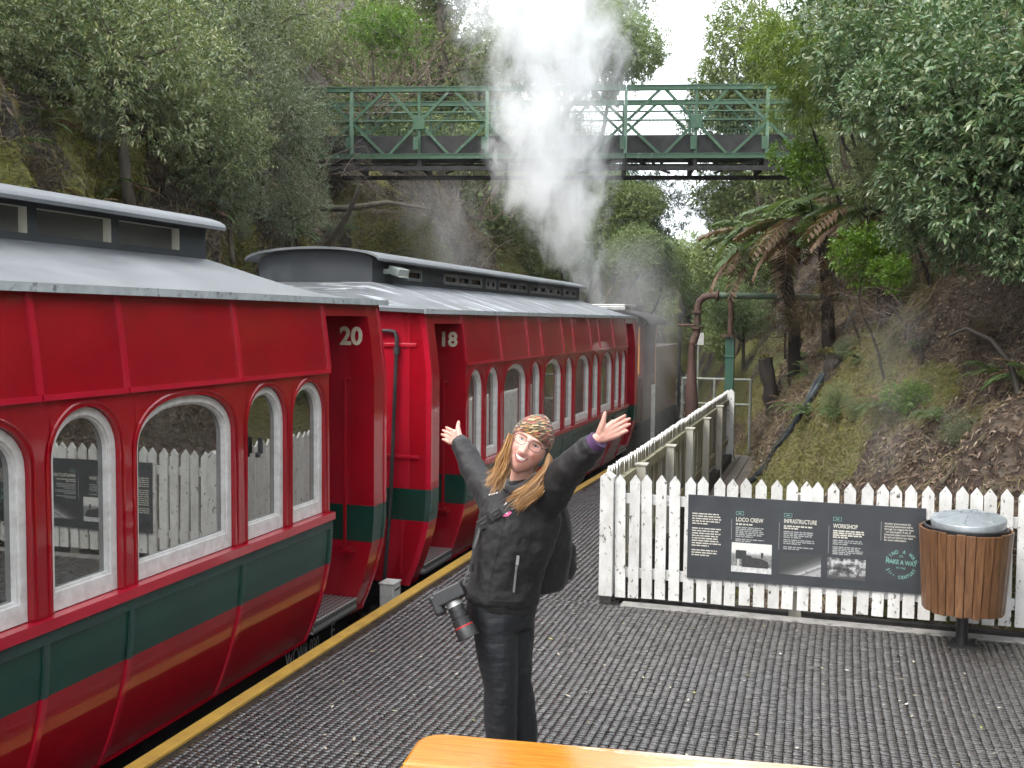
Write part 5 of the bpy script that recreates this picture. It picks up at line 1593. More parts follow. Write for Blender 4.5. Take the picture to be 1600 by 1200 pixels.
limb('branch', 'mossy branch lying across the bank under the bridge', 'branch', [(-9.6, 18.2, 4.3), (-9.0, 18.0, 4.25), (-8.3, 18.4, 4.4), (-7.6, 18.8, 4.3)], [.07, .06, .045, .02], BARK)
limb('branch', 'black arching branch rooted at the right edge of the bank', 'branch', [(1.46, 8.8, 1.15), (1.43, 8.85, 1.40), (1.42, 8.9, 1.62), (1.36, 8.95, 1.85), (1.22, 9.0, 2.03), (1.04, 9.05, 2.12), (.92, 9.1, 2.06), (.86, 9.1, 1.92)], [.030, .026, .025, .023, .02, .015, .010, .004], BARK_D)
def stump(label, a, b_, r, seed):
    q = np.random.default_rng(seed); n_ = 9
    pts = limb_path(a, b_, q, n_, .03); rad = [r * (1.35 if k == 0 else 1.1 - .15 * k / n_) * q.uniform(.86, 1.12) for k in range(n_)]
    root = thing('stump', label, 'stump', (0, 0, 0))
    mb = MB().tube(pts, rad, 13)
    mb.v = [tuple(np.array(v) + q.normal(0, r * .07, 3)) for v in mb.v]
    mb.build('wood', BARK_D, root, smooth=True)
    top = np.array(pts[-1])
    P_ = top + q.normal(0, 1, (500, 3)) * np.array([r * .5, r * .5, r * .22]); D_ = unit(q.normal(0, 1, (500, 3)) + np.array([0, 0, .6]))
    V_ = leaf_quads(P_, D_, q.uniform(.03, .07, 500), q.uniform(.008, .016, 500), q)
    tag(link('moss_cap', np_mesh('moss_cap', V_, np.arange(2000).reshape(-1, 4), MOSS), root), kind='stuff')
MOSS = M_leaf('yellow green moss', [(.06, .066, .012), (.11, .108, .02), (.19, .175, .033), (.09, .094, .015), (.10, .072, .038)], .7, .2, .2)
stump('leaning dark stump on the right bank behind the fence end', (-.95, 19.3, .5), (-1.15, 19.3, 1.5), .13, 1)
stump('mossy topped stump beneath the tree ferns', (-.66, 20.3, 1.1), (-.66, 20.3, 1.85), .15, 2)
stump('cut mossy stump beside the black hose', (.05, 13.6, 1.2), (.03, 13.6, 1.78), .13, 3)
for i, (a, b_, r) in enumerate([((.95, 8.35, .72), (1.75, 8.65, 1.55), .036), ((1.10, 8.25, .70), (1.85, 8.5, 1.42), .028), ((1.25, 8.28, .75), (2.05, 8.5, 1.3), .022), ((1.05, 8.45, .86), (1.7, 9.0, 1.75), .02), ((.85, 8.6, .9), (1.45, 9.2, 1.7), .014)]):
    limb('fallen_branch', ORD[i] + ' fallen branch propped on the bank behind the litter bin, counted from the thickest', 'branch', limb_path(a, b_, np.random.default_rng(i), 6, .03), list(np.linspace(r, r * .6, 6)), BARK_D if i % 2 else BARK, 'fallen branches behind the bin', 8)
HOSE = M_simple('black rubber hose', (.015, .02, .025), (.035, .045, .05), 8, .3)
def on_right(u, Y, up=.05):
    X, Y_, Z = right_pt(np.array(u), np.array(Y)); return (float(X), float(Y_), float(Z) + up)
def u_of(X, Y): return X - right_contour(Y)
hp = [(-.95, 13.85), (-.82, 13.75), (-.68, 13.65), (-.55, 13.55), (-.42, 13.48), (-.28, 13.44), (-.17, 13.65), (-.06, 13.98), (.02, 14.5), (.10, 15.2), (.21, 16.2), (.33, 17.2)]
for k in range(2):
    pts = [on_right(u_of(x + .05 * k, y), y - .06 * k, .06) for x, y in hp]
    tag(MB().tube(pts, .034, 8).build('hose', HOSE, smooth=True), ['upper black hose', 'lower black hose'][k] + ' of the pair running down the right bank', 'hose', 'pair of black hoses')

# ---- tree ferns
L_FERN = M_leaf('green fern pinnae', [(0.060, 0.102, 0.036), (0.096, 0.144, 0.054), (0.144, 0.186, 0.078)], .5, .3)
L_FERNB = M_leaf('brown fern pinnae', [(.11, .065, .035), (.17, .105, .06), (.2, .14, .09)], .6, .25)
def frond_mesh(mat, L, seed, droop, npin=24):
    rng = np.random.default_rng(seed)
    t = np.linspace(0, 1, npin); xs = L * (t - .12 * t ** 3); zs = L * (.42 * t - droop * t ** 2)
    V = []
    for i in range(2, npin):
        p = np.array([xs[i], 0, zs[i]]); q = np.array([xs[i - 1], 0, zs[i - 1]]); d = unit(p - q)
        w = .26 * L * math.sin(math.pi * min(1, .12 + .88 * (1 - t[i]) ** .75)) ** .8 * (.45 + .55 * (1 - t[i])) + .02
        for sg in (-1, 1):
            D = unit(d * .45 + np.array([0, sg, -.22]) + rng.normal(0, .06, 3))
            V.append(leaf_quads(p[None], D[None], np.array([w]), np.array([L / npin * 1.15]), rng, .05, 2.5))
            # small lobes along the pinna so that its edge is not straight
            for s_ in (.3, .5, .7):
                b = p + D * w * s_
                V.append(leaf_quads(b[None], unit(D * .5 + d * .8)[None], np.array([L / npin * .8]), np.array([L / npin * .35]), rng, .05, 2.5))
    # rachis as thin quads
    for i in range(npin - 1):
        a = np.array([xs[i], 0, zs[i]]); b = np.array([xs[i + 1], 0, zs[i + 1]]); h = np.array([0, .008 * (1 - t[i]) + .002, 0])
        V.append(np.stack([a - h, b - h, b + h, a + h]))
    V = np.concatenate(V)
    return np_mesh('frond', V, np.arange(len(V)).reshape(-1, 4), mat)
FR = [frond_mesh(L_FERN, 1.0, 61, .45), frond_mesh(L_FERN, 1.0, 62, .65), frond_mesh(L_FERNB, 1.0, 63, .5), frond_mesh(L_FERNB, 1.0, 64, .72)]
def fern(loc, off, s, label, nf, brown, seed=0):
    rng = random.Random(seed)
    root = thing('tree_fern', label, 'tree fern', loc, 0, 'tree ferns on the right bank')
    rr = np.random.default_rng(seed)
    MB().tube(limb_path((0, 0, -.3), off, rr, 7, .04), [.13, .11, .10, .095, .10, .11, .12], 9).build('trunk', BARK_D, root, smooth=True)
    for i in range(nf):
        br = i < brown
        me = FR[rng.choice([2, 3])] if br else FR[rng.choice([0, 1])]
        o = link('frond', me, root, off)
        o.rotation_euler = (R(rng.uniform(-14, 14)), R(rng.uniform(-10, 22) if br else rng.uniform(-25, 10)), R(90 + (i * 139.0) % 230) + rng.uniform(-.2, .2))
        sc = s * rng.uniform(.8, 1.2); o.scale = (sc, sc, sc)
fern((.1, 15.7, 1.5), (-.25, -.2, 2.05), 1.45, 'tree fern with a mix of brown and green fronds over the water pipe', 24, 10, 1)
fern((.75, 13.2, 2.0), (-.15, -.2, 1.45), 1.15, 'tree fern with drooping grey green fronds below the broad leaved boughs', 18, 6, 2)
fern((-.45, 17.6, 1.0), (-.40, -.4, 2.45), 1.4, 'farther tree fern with brown fronds under the right end of the footbridge', 24, 10, 3)
def ground_fern(loc, sc, label, group, seed, lean):
    rng = random.Random(seed)
    root = thing('ground_fern', label, 'fern', loc, 0, group)
    n_ = rng.randint(7, 10)
    for i in range(n_):
        o = link('frond', FR[rng.choice([0, 1, 1, 2])], root)
        o.rotation_euler = (R(rng.uniform(-15, 15)), R(rng.uniform(-35, 5)), lean + R(-110 + 220 * i / n_) + rng.uniform(-.2, .2))
        k = sc * rng.uniform(.75, 1.2); o.scale = (k, k, k)
for k, ((_, loc, sc), lab) in enumerate(row_of([(0, tuple(float(q) for q in left_pt(np.array(ss), np.array(yy))), random.uniform(.4, .62)) for ss, yy in
        [(5.2, 9.2), (4.5, 10.0), (5.0, 11.4), (4.0, 11.6), (4.7, 12.8), (3.7, 13.4), (5.1, 14.2), (4.1, 15.6), (4.9, 17.0), (3.6, 17.8), (4.4, 19.0), (5.3, 19.8), (3.9, 20.8), (4.8, 22.0), (3.3, 22.8), (5.6, 9.9)]], 'green fern hanging on the left cutting, %s from the left')):
    ground_fern((loc[0] + .08, loc[1], loc[2]), sc, lab, 'ferns on the left cutting', 100 + k, 0.0)
for k, ((_, loc, sc), lab) in enumerate(row_of([(0, (xx, yy, gz(xx, yy)), random.uniform(.28, .46)) for xx, yy in
        [(.95, 10.0), (.55, 11.0), (.15, 12.1), (-.2, 13.2), (-.45, 15.2), (-.3, 16.4), (1.35, 9.6), (.35, 12.9), (.9, 11.2), (1.5, 9.0), (-.7, 17.8), (-.5, 19.6)]], 'green fern growing on the right bank, %s from the left')):
    ground_fern(loc, sc, lab, 'ferns on the right bank', 200 + k, math.pi)
# ---- litter, moss and roots on the banks: nobody could count these
def scatter(pt, moss, n, ur, yr, rng, want=None):
    u = rng.uniform(*ur, n); y = rng.uniform(*yr, n)
    if want is not None:
        m = moss(u, y); k = rng.random(n) < (m if want else 1 - m); u, y = u[k], y[k]
    e = .03
    p = np.stack(pt(u, y), 1); a = np.stack(pt(u + e, y), 1) - p; b = np.stack(pt(u, y + e), 1) - p
    return p, unit(np.cross(a, b))
def litter(name, mat, pt, moss, n, ur, yr, seed, ll, lw, label, cat, want=None, lift=.5, hang=0.0, face_x=False):
    rng = np.random.default_rng(seed)
    p, nr = scatter(pt, moss, n, ur, yr, rng, want)
    nr = np.where((nr[:, 0:1] < 0) if face_x else (nr[:, 2:3] < 0), -nr, nr)
    n = len(p)
    D = unit(np.cross(nr, rng.normal(0, 1, (n, 3))) + nr * rng.uniform(-.05, lift, (n, 1)) + np.array([0, 0, -hang]))
    V = leaf_quads(p + nr * .012, D, ll * rng.uniform(.5, 1.3, n), lw * rng.uniform(.6, 1.2, n), rng, .2, .6)
    o = link(name, np_mesh(name, V, np.arange(len(V)).reshape(-1, 4), mat))
    tag(o, label, cat, kind='stuff')
LIT = M_leaf('brown leaf litter', [(0.068, 0.041, 0.027), (0.135, 0.084, 0.054), (0.230, 0.149, 0.101), (0.365, 0.284, 0.216), (0.101, 0.068, 0.049), (0.149, 0.095, 0.068)], .6, .05, .2)
#MOSS = M_leaf('yellow green moss', [(0.066, 0.072, 0.011), (0.121, 0.116, 0.017), (0.209, 0.187, 0.028), (0.099, 0.099, 0.013)], .7, .2, .2)
MOSSL = M_leaf('bright cliff moss', [(.07, .08, .012), (.15, .145, .02), (.27, .25, .04), (.12, .12, .018), (.10, .07, .03)], .7, .25, .2)
ROOT = M_leaf('hanging roots and dead grass', [(0.086, 0.061, 0.038), (0.172, 0.121, 0.072), (0.293, 0.224, 0.138), (0.121, 0.095, 0.052), (0.155, 0.147, 0.061)], .75, .1, .2)
litter('leaf_litter', LIT, right_pt, right_moss, 75000, (-1.4, 3.0), (7.7, 24), 71, .058, .016, 'brown fallen leaves covering the right bank', 'leaf litter', False, .45)
litter('leaf_litter', LIT, right_pt, right_moss, 6000, (-1.3, -.4), (7.66, 9.2), 72, .06, .02, 'brown fallen leaves heaped along the foot of the front fence', 'leaf litter', None, .3)
litter('moss', MOSS, right_pt, right_moss, 70000, (-1.4, 2.4), (8, 24), 73, .07, .011, 'yellow green moss and fine grass on the right bank', 'moss', True, 1.6)
litter('moss', MOSSL, left_pt, left_moss, 120000, (2.2, 7.5), (6.5, 27), 74, .11, .017, 'yellow green moss hanging on the left cutting', 'moss', True, 1.0, .6, True)
litter('root_fringe', ROOT, left_pt, left_moss, 70000, (1.8, 8), (6.5, 28), 75, .22, .011, 'brown roots and dead grass hanging on the left cutting', 'roots', False, .6, .8, True)
litter('root_fringe', ROOT, right_pt, right_moss, 26000, (-1.0, 2.6), (8, 22), 77, .20, .007, 'brown roots and dead grass on the right bank', 'roots', None, .8, .35)
litter('leaf_litter', LIT, left_pt, left_moss, 14000, (5.5, 14), (4.5, 30), 76, .10, .035, 'brown leaf litter on the slope above the left cutting', 'leaf litter', None, .4, 0.0, True)

# ================================================================== THE WOMAN ON THE PLATFORM
from mathutils.bvhtree import BVHTree
def M_cloth(name, c1, c2, rough=.75, fine=260, big=7, bs=.16, sheen=.04, stretch=None):
    m, nt, n, l, b = new_mat(name)
    co = coords(n)
    nz = tex_noise(n, l, co, big, 5, .6, stretch)
    l.new(ramp(n, l, nz, [(.3, c1), (.7, c2)]), b.inputs['Base Color'])
    b.inputs['Roughness'].default_value = rough
    b.inputs['Sheen Weight'].default_value = sheen
    f = tex_noise(n, l, co, fine, 2, .5)
    fold = tex_noise(n, l, co, big * 1.6, 3, .5, stretch)
    h = math_n(n, l, 'MULTIPLY_ADD', f, .06, fold)
    bump(n, l, h, bs, b, .03)
    return m
JACKET = M_cloth('charcoal soft shell jacket', (.0058, .0054, .0060), (.010, .0094, .010), .68)
SLEEVE = JACKET
PANTS = M_cloth('black walking trousers', (.006, .007, .009), (.012, .013, .016), .6, 300, 6, .30, .04, (.8, .8, 2.6))
STRAPM = M_cloth('black webbing', (.010, .010, .011), (.02, .02, .021), .55, 400, 20, .3)
BUCKLE = M_simple('black plastic', (.018, .018, .019), (.03, .03, .03), 20, .3)
PACK = M_cloth('black backpack nylon', (.008, .008, .009), (.018, .018, .02), .5, 300, 8, .5)
def M_skin():
    m, nt, n, l, b = new_mat('skin')
    a = n.new('ShaderNodeVertexColor'); a.layer_name = 'Col'
    nz = tex_noise(n, l, coords(n), 60, 3, .6)
    c = mixc(n, l, ramp(n, l, nz, [(.4, 0.), (.7, .25)]), a.outputs['Color'], (.50, .20, .14))
    l.new(c, b.inputs['Base Color'])
    b.inputs['Roughness'].default_value = .42
    b.inputs['Subsurface Weight'].default_value = .25
    b.inputs['Subsurface Radius'].default_value = (.012, .005, .003)
    b.inputs['Subsurface Scale'].default_value = .6
    return m
SKIN = M_skin()
HAIR = M_leaf('fair hair strands', [(.21, .088, .024), (.36, .18, .055), (.50, .30, .125), (.26, .105, .026), (.43, .235, .08)], .38, .1, .15)
def M_beanie():
    m, nt, n, l, b = new_mat('multicoloured knitted wool')
    co = coords(n)
    vo = n.new('ShaderNodeTexVoronoi'); vo.inputs['Scale'].default_value = 105
    mp = n.new('ShaderNodeMapping'); mp.inputs['Scale'].default_value = (.42, .42, 1.5); mp.inputs['Rotation'].default_value = (0, R(12), 0)
    l.new(co, mp.inputs[0]); l.new(mp.outputs[0], vo.inputs['Vector'])
    sp = n.new('ShaderNodeSeparateColor'); l.new(vo.outputs['Color'], sp.inputs[0])
    c = ramp(n, l, sp.outputs[0], [(0., (.06, .028, .015)), (.2, (.22, .045, .028)), (.36, (.11, .085, .022)), (.52, (.36, .18, .06)), (.66, (.46, .34, .18)), (.78, (.06, .055, .02)), (.9, (.30, .07, .045))], 'CONSTANT')
    l.new(c, b.inputs['Base Color']); b.inputs['Roughness'].default_value = .9; b.inputs['Sheen Weight'].default_value = .3
    bump(n, l, vo.outputs['Distance'], 1.0, b, .012)
    return m
KNIT = M_beanie()
PURPLE = M_cloth('purple knitted cuff', (.05, .02, .07), (.09, .04, .11), .9)
GREYC = M_cloth('grey fleece collar', (.07, .07, .075), (.12, .12, .125), .9)

def loft(mb, rings, n=28, m=0, cap=True):
    vs, fs = [], []
    for (cx_, cy_, cz_, a, b_, rz, tx) in rings:
        for k in range(n):
            t = 2 * math.pi * k / n
            ex = math.copysign(abs(math.cos(t)) ** .85, math.cos(t)) * a; ey = math.copysign(abs(math.sin(t)) ** .85, math.sin(t)) * b_
            x_ = ex * math.cos(rz) - ey * math.sin(rz); y_ = ex * math.sin(rz) + ey * math.cos(rz)
            vs.append((cx_ + x_, cy_ + y_, cz_ + tx * x_))
    for i in range(len(rings) - 1):
        for k in range(n):
            k2 = (k + 1) % n
            fs.append((i * n + k, i * n + k2, (i + 1) * n + k2, (i + 1) * n + k))
    if cap:
        fs.append(tuple(range(n - 1, -1, -1))); fs.append(tuple((len(rings) - 1) * n + k for k in range(n)))
    return mb.add(vs, fs, m)

def organic(o, voxel, smooth_it=6, disp=None):
    r = o.modifiers.new('remesh', 'REMESH'); r.mode = 'VOXEL'; r.voxel_size = voxel; r.use_smooth_shade = True
    if smooth_it:
        s = o.modifiers.new('smooth', 'SMOOTH'); s.factor = .5; s.iterations = smooth_it
    for (size, strength) in (disp or []):
        tx = bpy.data.textures.new('folds', 'CLOUDS'); tx.noise_scale = size; tx.noise_depth = 2
        d = o.modifiers.new('folds', 'DISPLACE'); d.texture = tx; d.strength = strength; d.mid_level = .5; d.texture_coords = 'LOCAL'
    return o

def frozen(o):
    """apply the modifiers so that the mesh can carry colours"""
    dg = bpy.context.evaluated_depsgraph_get()
    me = bpy.data.meshes.new_from_object(o.evaluated_get(dg))
    o.modifiers.clear(); old = o.data; o.data = me; bpy.data.meshes.remove(old)
    return o

person = thing('person', 'person in charcoal jacket and knitted beanie with both arms flung wide on the platform', 'person', (-1.405, 4.50, 0), YAW)

# -- trousers and boots
mb = MB()
RZ = .35
loft(mb, [(-.035, .01, .72, .15, .12, RZ, 0), (-.035, .01, .80, .165, .135, RZ, 0), (-.03, .01, .88, .16, .13, RZ, 0)])
mb.tube([(-.065, -.03, .86), (-.062, -.035, .72), (-.05, -.055, .58), (-.035, -.07, .46), (-.035, -.055, .33), (-.03, -.04, .18), (-.03, -.03, .08)], [.10, .105, .094, .079, .079, .074, .066], 18)
mb.tube([(.025, .05, .86), (.028, .055, .72), (.028, .05, .58), (.035, .04, .46), (.06, .06, .32), (.078, .075, .18), (.08, .08, .08)], [.10, .10, .09, .076, .073, .068, .062], 18)
o = mb.build('trousers', PANTS, person)
organic(o, .009, 5, [(.07, .012)])
BOOT = M_simple('dark walking boots', (.02, .017, .015), (.035, .03, .026), 20, .6)
for bx, by, a in ((-.03, -.03, -.5), (.08, .08, -.2)):
    mb = MB(); d = Vector((math.sin(a), -math.cos(a), 0)); c = Vector((bx, by, 0))
    mb.tube([c + Vector((0, 0, .14)), c + Vector((0, 0, .06)), c + d * .03 + Vector((0, 0, .05)), c + d * .12 + Vector((0, 0, .045)), c + d * .18 + Vector((0, 0, .035))], [.05, .052, .05, .045, .03], 14)
    mb.obox(c + d * .06 + Vector((0, 0, .012)), (.085, .27, .024), Matrix.Rotation(a, 3, 'Z'))
    organic(mb.build('boot', BOOT, person), .008, 4)

# -- jacket
mb = MB()
loft(mb, [(-.036, .0, .835, .166, .130, RZ, -.10), (-.034, .0, .855, .174, .136, RZ, -.08), (-.02, .008, .92, .174, .140, RZ, 0), (.0, .012, 1.0, .176, .142, RZ, 0), (.024, .018, 1.1, .196, .152, RZ, 0),
          (.044, .022, 1.2, .20, .148, RZ, 0), (.05, .028, 1.28, .19, .132, RZ, .05), (.05, .033, 1.335, .155, .10, RZ, .08), (.045, .035, 1.375, .09, .082, RZ, .1), (.04, .035, 1.41, .068, .068, RZ, .1)])
ARM_L = [(.155, .0, 1.31), (.20, -.05, 1.375), (.245, -.12, 1.455), (.275, -.175, 1.505), (.315, -.215, 1.55), (.352, -.245, 1.592), (.368, -.258, 1.612)]
mb.tube(ARM_L, [.096, .090, .082, .074, .065, .057, .056], 18)
ARM_R = [(-.055, .03, 1.29), (-.095, .09, 1.325), (-.14, .17, 1.37), (-.17, .22, 1.41), (-.205, .27, 1.465), (-.238, .32, 1.522), (-.246, .33, 1.535)]
mb.tube(ARM_R, [.086, .077, .069, .063, .057, .051, .050], 18)
o = mb.build('jacket', JACKET, person)
organic(o, .0075, 4, [(.085, .018), (.035, .006)])
jacket = frozen(o)
# the darker under layer that hangs below the hem
mb = MB(); loft(mb, [(-.03, .005, .805, .16, .128, RZ, -.16), (-.03, .005, .86, .17, .134, RZ, -.10)])
organic(mb.build('jersey_hem', JACKET, person), .008, 3, [(.04, .006)])
bv = BVHTree.FromPolygons([v.co.copy() for v in jacket.data.vertices], [p.vertices[:] for p in jacket.data.polygons])
def front(x, z, lift=.003, y0=-1.0):
    h = bv.ray_cast(Vector((x, y0, z)), Vector((0, 1, 0)))
    return (Vector((x, h[0].y - lift, z)) if h[0] is not None else Vector((x, -.12, z)))
def strip(name, pts, w, mat, parent, lift=.004, thick=.004):
    """flat webbing that lies on the jacket"""
    P = [front(x, z, lift) for x, z in pts]
    mb = MB()
    for a, b_ in zip(P[:-1], P[1:]):
        mb.bar(a, b_ + (b_ - a) * .12, w, thick, up=(0, -1, .2))
    return mb.build(name, mat, parent)
# chest zip, pocket zip, hem seam
ZIP = M_simple('grey zip tape', (.16, .16, .165), (.11, .11, .115), 60, .45)
def line(pts, steps=14):
    out = []
    for (a, b_) in zip(pts[:-1], pts[1:]):
        for k in range(steps):
            t = k / steps; out.append((a[0] + (b_[0] - a[0]) * t, a[1] + (b_[1] - a[1]) * t))
    return out + [pts[-1]]
strip('pocket_zip', line([(.038, 1.075), (.030, 1.0), (.022, .915)], 6), .010, ZIP, jacket, .002)
strip('zip_pull', line([(.040, 1.085), (.036, 1.045)], 2), .013, BRIGHT, jacket, .006)
SEAM = M_simple('jacket seam', (.010, .010, .010), (.014, .014, .014), 10, .8)
strip('hem_seam', line([(-.185, .892), (-.08, .882), (.02, .872), (.11, .868)], 8), .004, SEAM, jacket, .0015, .003)
strip('front_seam', line([(-.02, 1.26), (-.055, 1.1), (-.085, .97), (-.095, .88)], 8), .004, SEAM, jacket, .0012, .003)
strip('side_seam', line([(.10, 1.28), (.085, 1.15), (.10, .98)], 8), .003, SEAM, jacket, .0012, .003)
# small pink and white badge on the chest
PINK = M_simple('pink embroidery', (.62, .10, .25), (.5, .07, .2), 90, .7); WHT = M_simple('white embroidery', (.75, .72, .74), (.6, .58, .6), 90, .7)
def badge(name, poly, mat, lift):
    mb = MB(); c = [front(x, z, lift) for x, z in poly]
    mb.add(c, [tuple(range(len(c)))]); return mb.build(name, mat, jacket, fix=False)
bx, bz = -.012, 1.292
badge('badge', [(bx - .034, bz - .020), (bx - .020, bz - .031), (bx + .004, bz - .029), (bx + .022, bz - .014), (bx + .010, bz - .006), (bx - .020, bz - .004)], PINK, .004)
badge('badge_crest', [(bx - .030, bz - .004), (bx - .004, bz + .030), (bx + .004, bz + .012), (bx + .034, bz + .006), (bx + .022, bz - .002), (bx, bz - .001)], WHT, .005)
badge('badge_stroke', [(bx - .020, bz - .016), (bx + .004, bz - .018), (bx + .004, bz - .014), (bx - .020, bz - .012)], WHT, .006)
# small white script on the other breast
for k in range(4):
    badge('script_mark', [(-.098 + .011 * k, 1.338 + .003 * k), (-.090 + .011 * k, 1.342 + .003 * k), (-.089 + .011 * k, 1.347 + .003 * k), (-.097 + .011 * k, 1.344 + .003 * k)], WHT, .004)
# collar
mb = MB(); mb.tube([(-.035, -.015, 1.395), (.0, -.058, 1.372), (.05, -.06, 1.385), (.105, -.02, 1.41), (.11, .05, 1.43)], .019, 10)
organic(mb.build('collar', GREYC, person), .006, 4)
# cuffs
mb = MB().tube([(.360, -.252, 1.602), (.385, -.270, 1.632)], [.047, .044], 14); mb.build('cuff', PURPLE, person, smooth=True)
mb = MB().tube([(-.242, .325, 1.530), (-.258, .345, 1.547)], [.044, .04], 14); mb.build('cuff', STRAPM, person, smooth=True)

# -- hands
def hand(name, M, curl):
    mb = MB()
    loft_v = []
    mb.tube([(-.035, 0, 0), (.0, 0, 0), (.02, .0, 0)], [.027, .027, .029], 12, flat=.75)
    for (a, b_, r) in (((.0, .012, .002), (.092, .032, -.004), .018), ((.0, .004, 0), (.096, .011, -.004), .018), ((.0, -.006, 0), (.092, -.011, -.004), .018), ((.0, -.014, .002), (.084, -.031, -.002), .017)):
        mb.tube([a, ((a[0] + b_[0]) / 2, (a[1] + b_[1]) / 2, .001), b_], [r * .95, r, r * .82], 10)
    for i, (y, L, x0, sp_) in enumerate(((.030, .070, .092, .05), (.010, .078, .096, .01), (-.010, .072, .092, -.03), (-.029, .056, .084, -.09))):
        p = Vector((x0 - .01, y, -.004)); d = Vector((1, sp_, 0)).normalized(); pts, rad = [p.copy()], [.0112]
        ang = 0
        for s_, seg_ in enumerate((.46, .31, .23)):
            ang += curl[i] * (.5, .8, .6)[s_]
            dd = Vector((d.x * math.cos(ang), d.y * math.cos(ang), math.sin(ang)))
            p = p + dd * (L * seg_ * 1.05); pts.append(p.copy()); rad.append((.0100, .0090, .0062)[s_])
        mb.tube(pts, rad, 10)
    mb.tube([(.005, .018, .004), (.03, .040, .010), (.052, .062, .012), (.068, .082, .010), (.080, .094, .008)], [.018, .0165, .0125, .0105, .0065], 10)
    o = mb.build(name, SKIN, person)
    organic(o, .0035, 5)
    frozen(o)
    M = M @ Matrix.Scale(.93, 4)
    o.data.transform(M)
    if M.to_3x3().determinant() < 0: o.data.flip_normals()
    me = o.data
    ca = me.color_attributes.new('Col', 'FLOAT_COLOR', 'POINT')
    Mi = M.inverted()
    for i, v in enumerate(me.vertices):
        q = Mi @ v.co
        t = min(1, max(0, (q.x - .10) / .06))
        ca.data[i].color = (.56 + .04 * t, .31 - .05 * t, .25 - .04 * t, 1)
    me.polygons.foreach_set('use_smooth', [True] * len(me.polygons))
    return o
def frame(o, X, Yd, mirror=False):
    X = Vector(X).normalized(); Y = Vector(Yd); Y = (Y - X * Y.dot(X)).normalized(); Z = X.cross(Y)
    if mirror: Z = -Z
    m = Matrix((X, Y, Z)).transposed().to_4x4(); m.translation = o
    return m
hand('hand', frame((.392, -.276, 1.645), (.86, -.15, .50), (-.30, .1, .95)), (.10, .12, .18, .25))
hand('hand', frame((-.256, .342, 1.550), (-.50, .80, .12), (.45, .15, .9), True), (.35, .4, .45, .5))

# -- head: one sculpted surface
def head_pt(th, ph):
    """th around (0 = face), ph from crown to chin; returns head-space point, face towards -y"""
    d = Vector((math.sin(ph) * math.sin(th), -math.sin(ph) * math.cos(th), math.cos(ph)))
    z = d.z * .118
    jaw = 1.0 if z > -.02 else 1 - .34 * ((-.02 - z) / .098) ** 1.9
    x = d.x * .077 * jaw
    y = d.y * (.092 if d.y > 0 else .088) * (1.0 if z > -.03 or d.y > 0 else 1 - .10 * ((-.03 - z) / .09))
    if z < -.03 and d.y > 0: y *= 1 - .45 * ((-.03 - z) / .09)
    if d.y < 0:
        g = lambda cx_, cz_, sx, sz: math.exp(-((x - cx_) / sx) ** 2 - ((z - cz_) / sz) ** 2)
        y -= .004 * g(0, -.10, .022, .014)                                       # chin
        t = (z - .020) / -.055
        if -.2 < t < 1.25:
            y -= (.004 + .019 * max(0, min(1, t)) ** 1.3) * math.exp(-(x / (.008 + .006 * max(0, t))) ** 2) * max(0, min(1, (1.25 - t) / .25)) # nose
        y -= .006 * (g(.014, -.036, .008, .007) + g(-.014, -.036, .008, .007)) # nostrils
        y += .010 * (g(.031, .012, .016, .012) + g(-.031, .012, .016, .012))     # eye sockets
        y -= .006 * (g(.031, .033, .024, .008) + g(-.031, .033, .024, .008))     # brow
        y -= .008 * (g(.040, -.026, .016, .016) + g(-.040, -.026, .016, .016))   # smiling cheeks
        y -= .004 * g(0, -.060, .026, .016)
        y += .005 * (g(.036, -.052, .006, .010) + g(-.036, -.052, .006, .010))   # smile folds
    return Vector((x, y, z))
nth, nph = 96, 72
V = []; F = []
for i in range(nph + 1):
    ph = math.pi * (.002 + .996 * i / nph)
    for k in range(nth):
        V.append(head_pt(2 * math.pi * k / nth, ph))
for i in range(nph):
    for k in range(nth):
        k2 = (k + 1) % nth
        F.append((i * nth + k, (i + 1) * nth + k, (i + 1) * nth + k2, i * nth + k2))
HM = Matrix.Translation((.082, -.045, 1.572)) @ Matrix.Rotation(R(27), 4, 'Y') @ Matrix.Rotation(R(-9), 4, 'Z') @ Matrix.Rotation(R(-7), 4, 'X') @ Matrix.Scale(1.13, 4)
hmb = MB(); hmb.add(V, F)
# neck joins the head surface
NECK_P = [HM.inverted() @ Vector(p) for p in ((.045, .03, 1.36), (.052, .02, 1.43), (.066, .01, 1.50))]
head = hmb.build('head', SKIN, person, fix=False)
me = head.data
ca = me.color_attributes.new('Col', 'FLOAT_COLOR', 'POINT')
for i, v in enumerate(V):
    c = Vector((.72, .41, .335))
    if v.y < 0:
        g = lambda cx_, cz_, sx, sz: math.exp(-((v.x - cx_) / sx) ** 2 - ((v.z - cz_) / sz) ** 2)
        b_ = min(1, g(.042, -.022, .018, .018) + g(-.042, -.022, .018, .018) + .9 * g(0, -.032, .012, .012) + .4 * g(0, -.09, .02, .015))
        c = c.lerp(Vector((.66, .28, .225)), b_ * .8)
        c = c.lerp(Vector((.50, .24, .18)), .6 * min(1, g(.031, .002, .016, .005) + g(-.031, .002, .016, .005)))
    ca.data[i].color = (c.x, c.y, c.z, 1)
hb = BVHTree.FromPolygons(V, F)
me.transform(HM); me.polygons.foreach_set('use_smooth', [True] * len(me.polygons))
mb = MB().tube([(.045, .035, 1.33), (.052, .02, 1.43), (.066, .0, 1.50)], [.056, .050, .052], 20)
nk = mb.build('neck', SKIN, person, smooth=True)
ca = nk.data.color_attributes.new('Col', 'FLOAT_COLOR', 'POINT')
for d_ in ca.data: d_.color = (.62, .36, .28, 1)
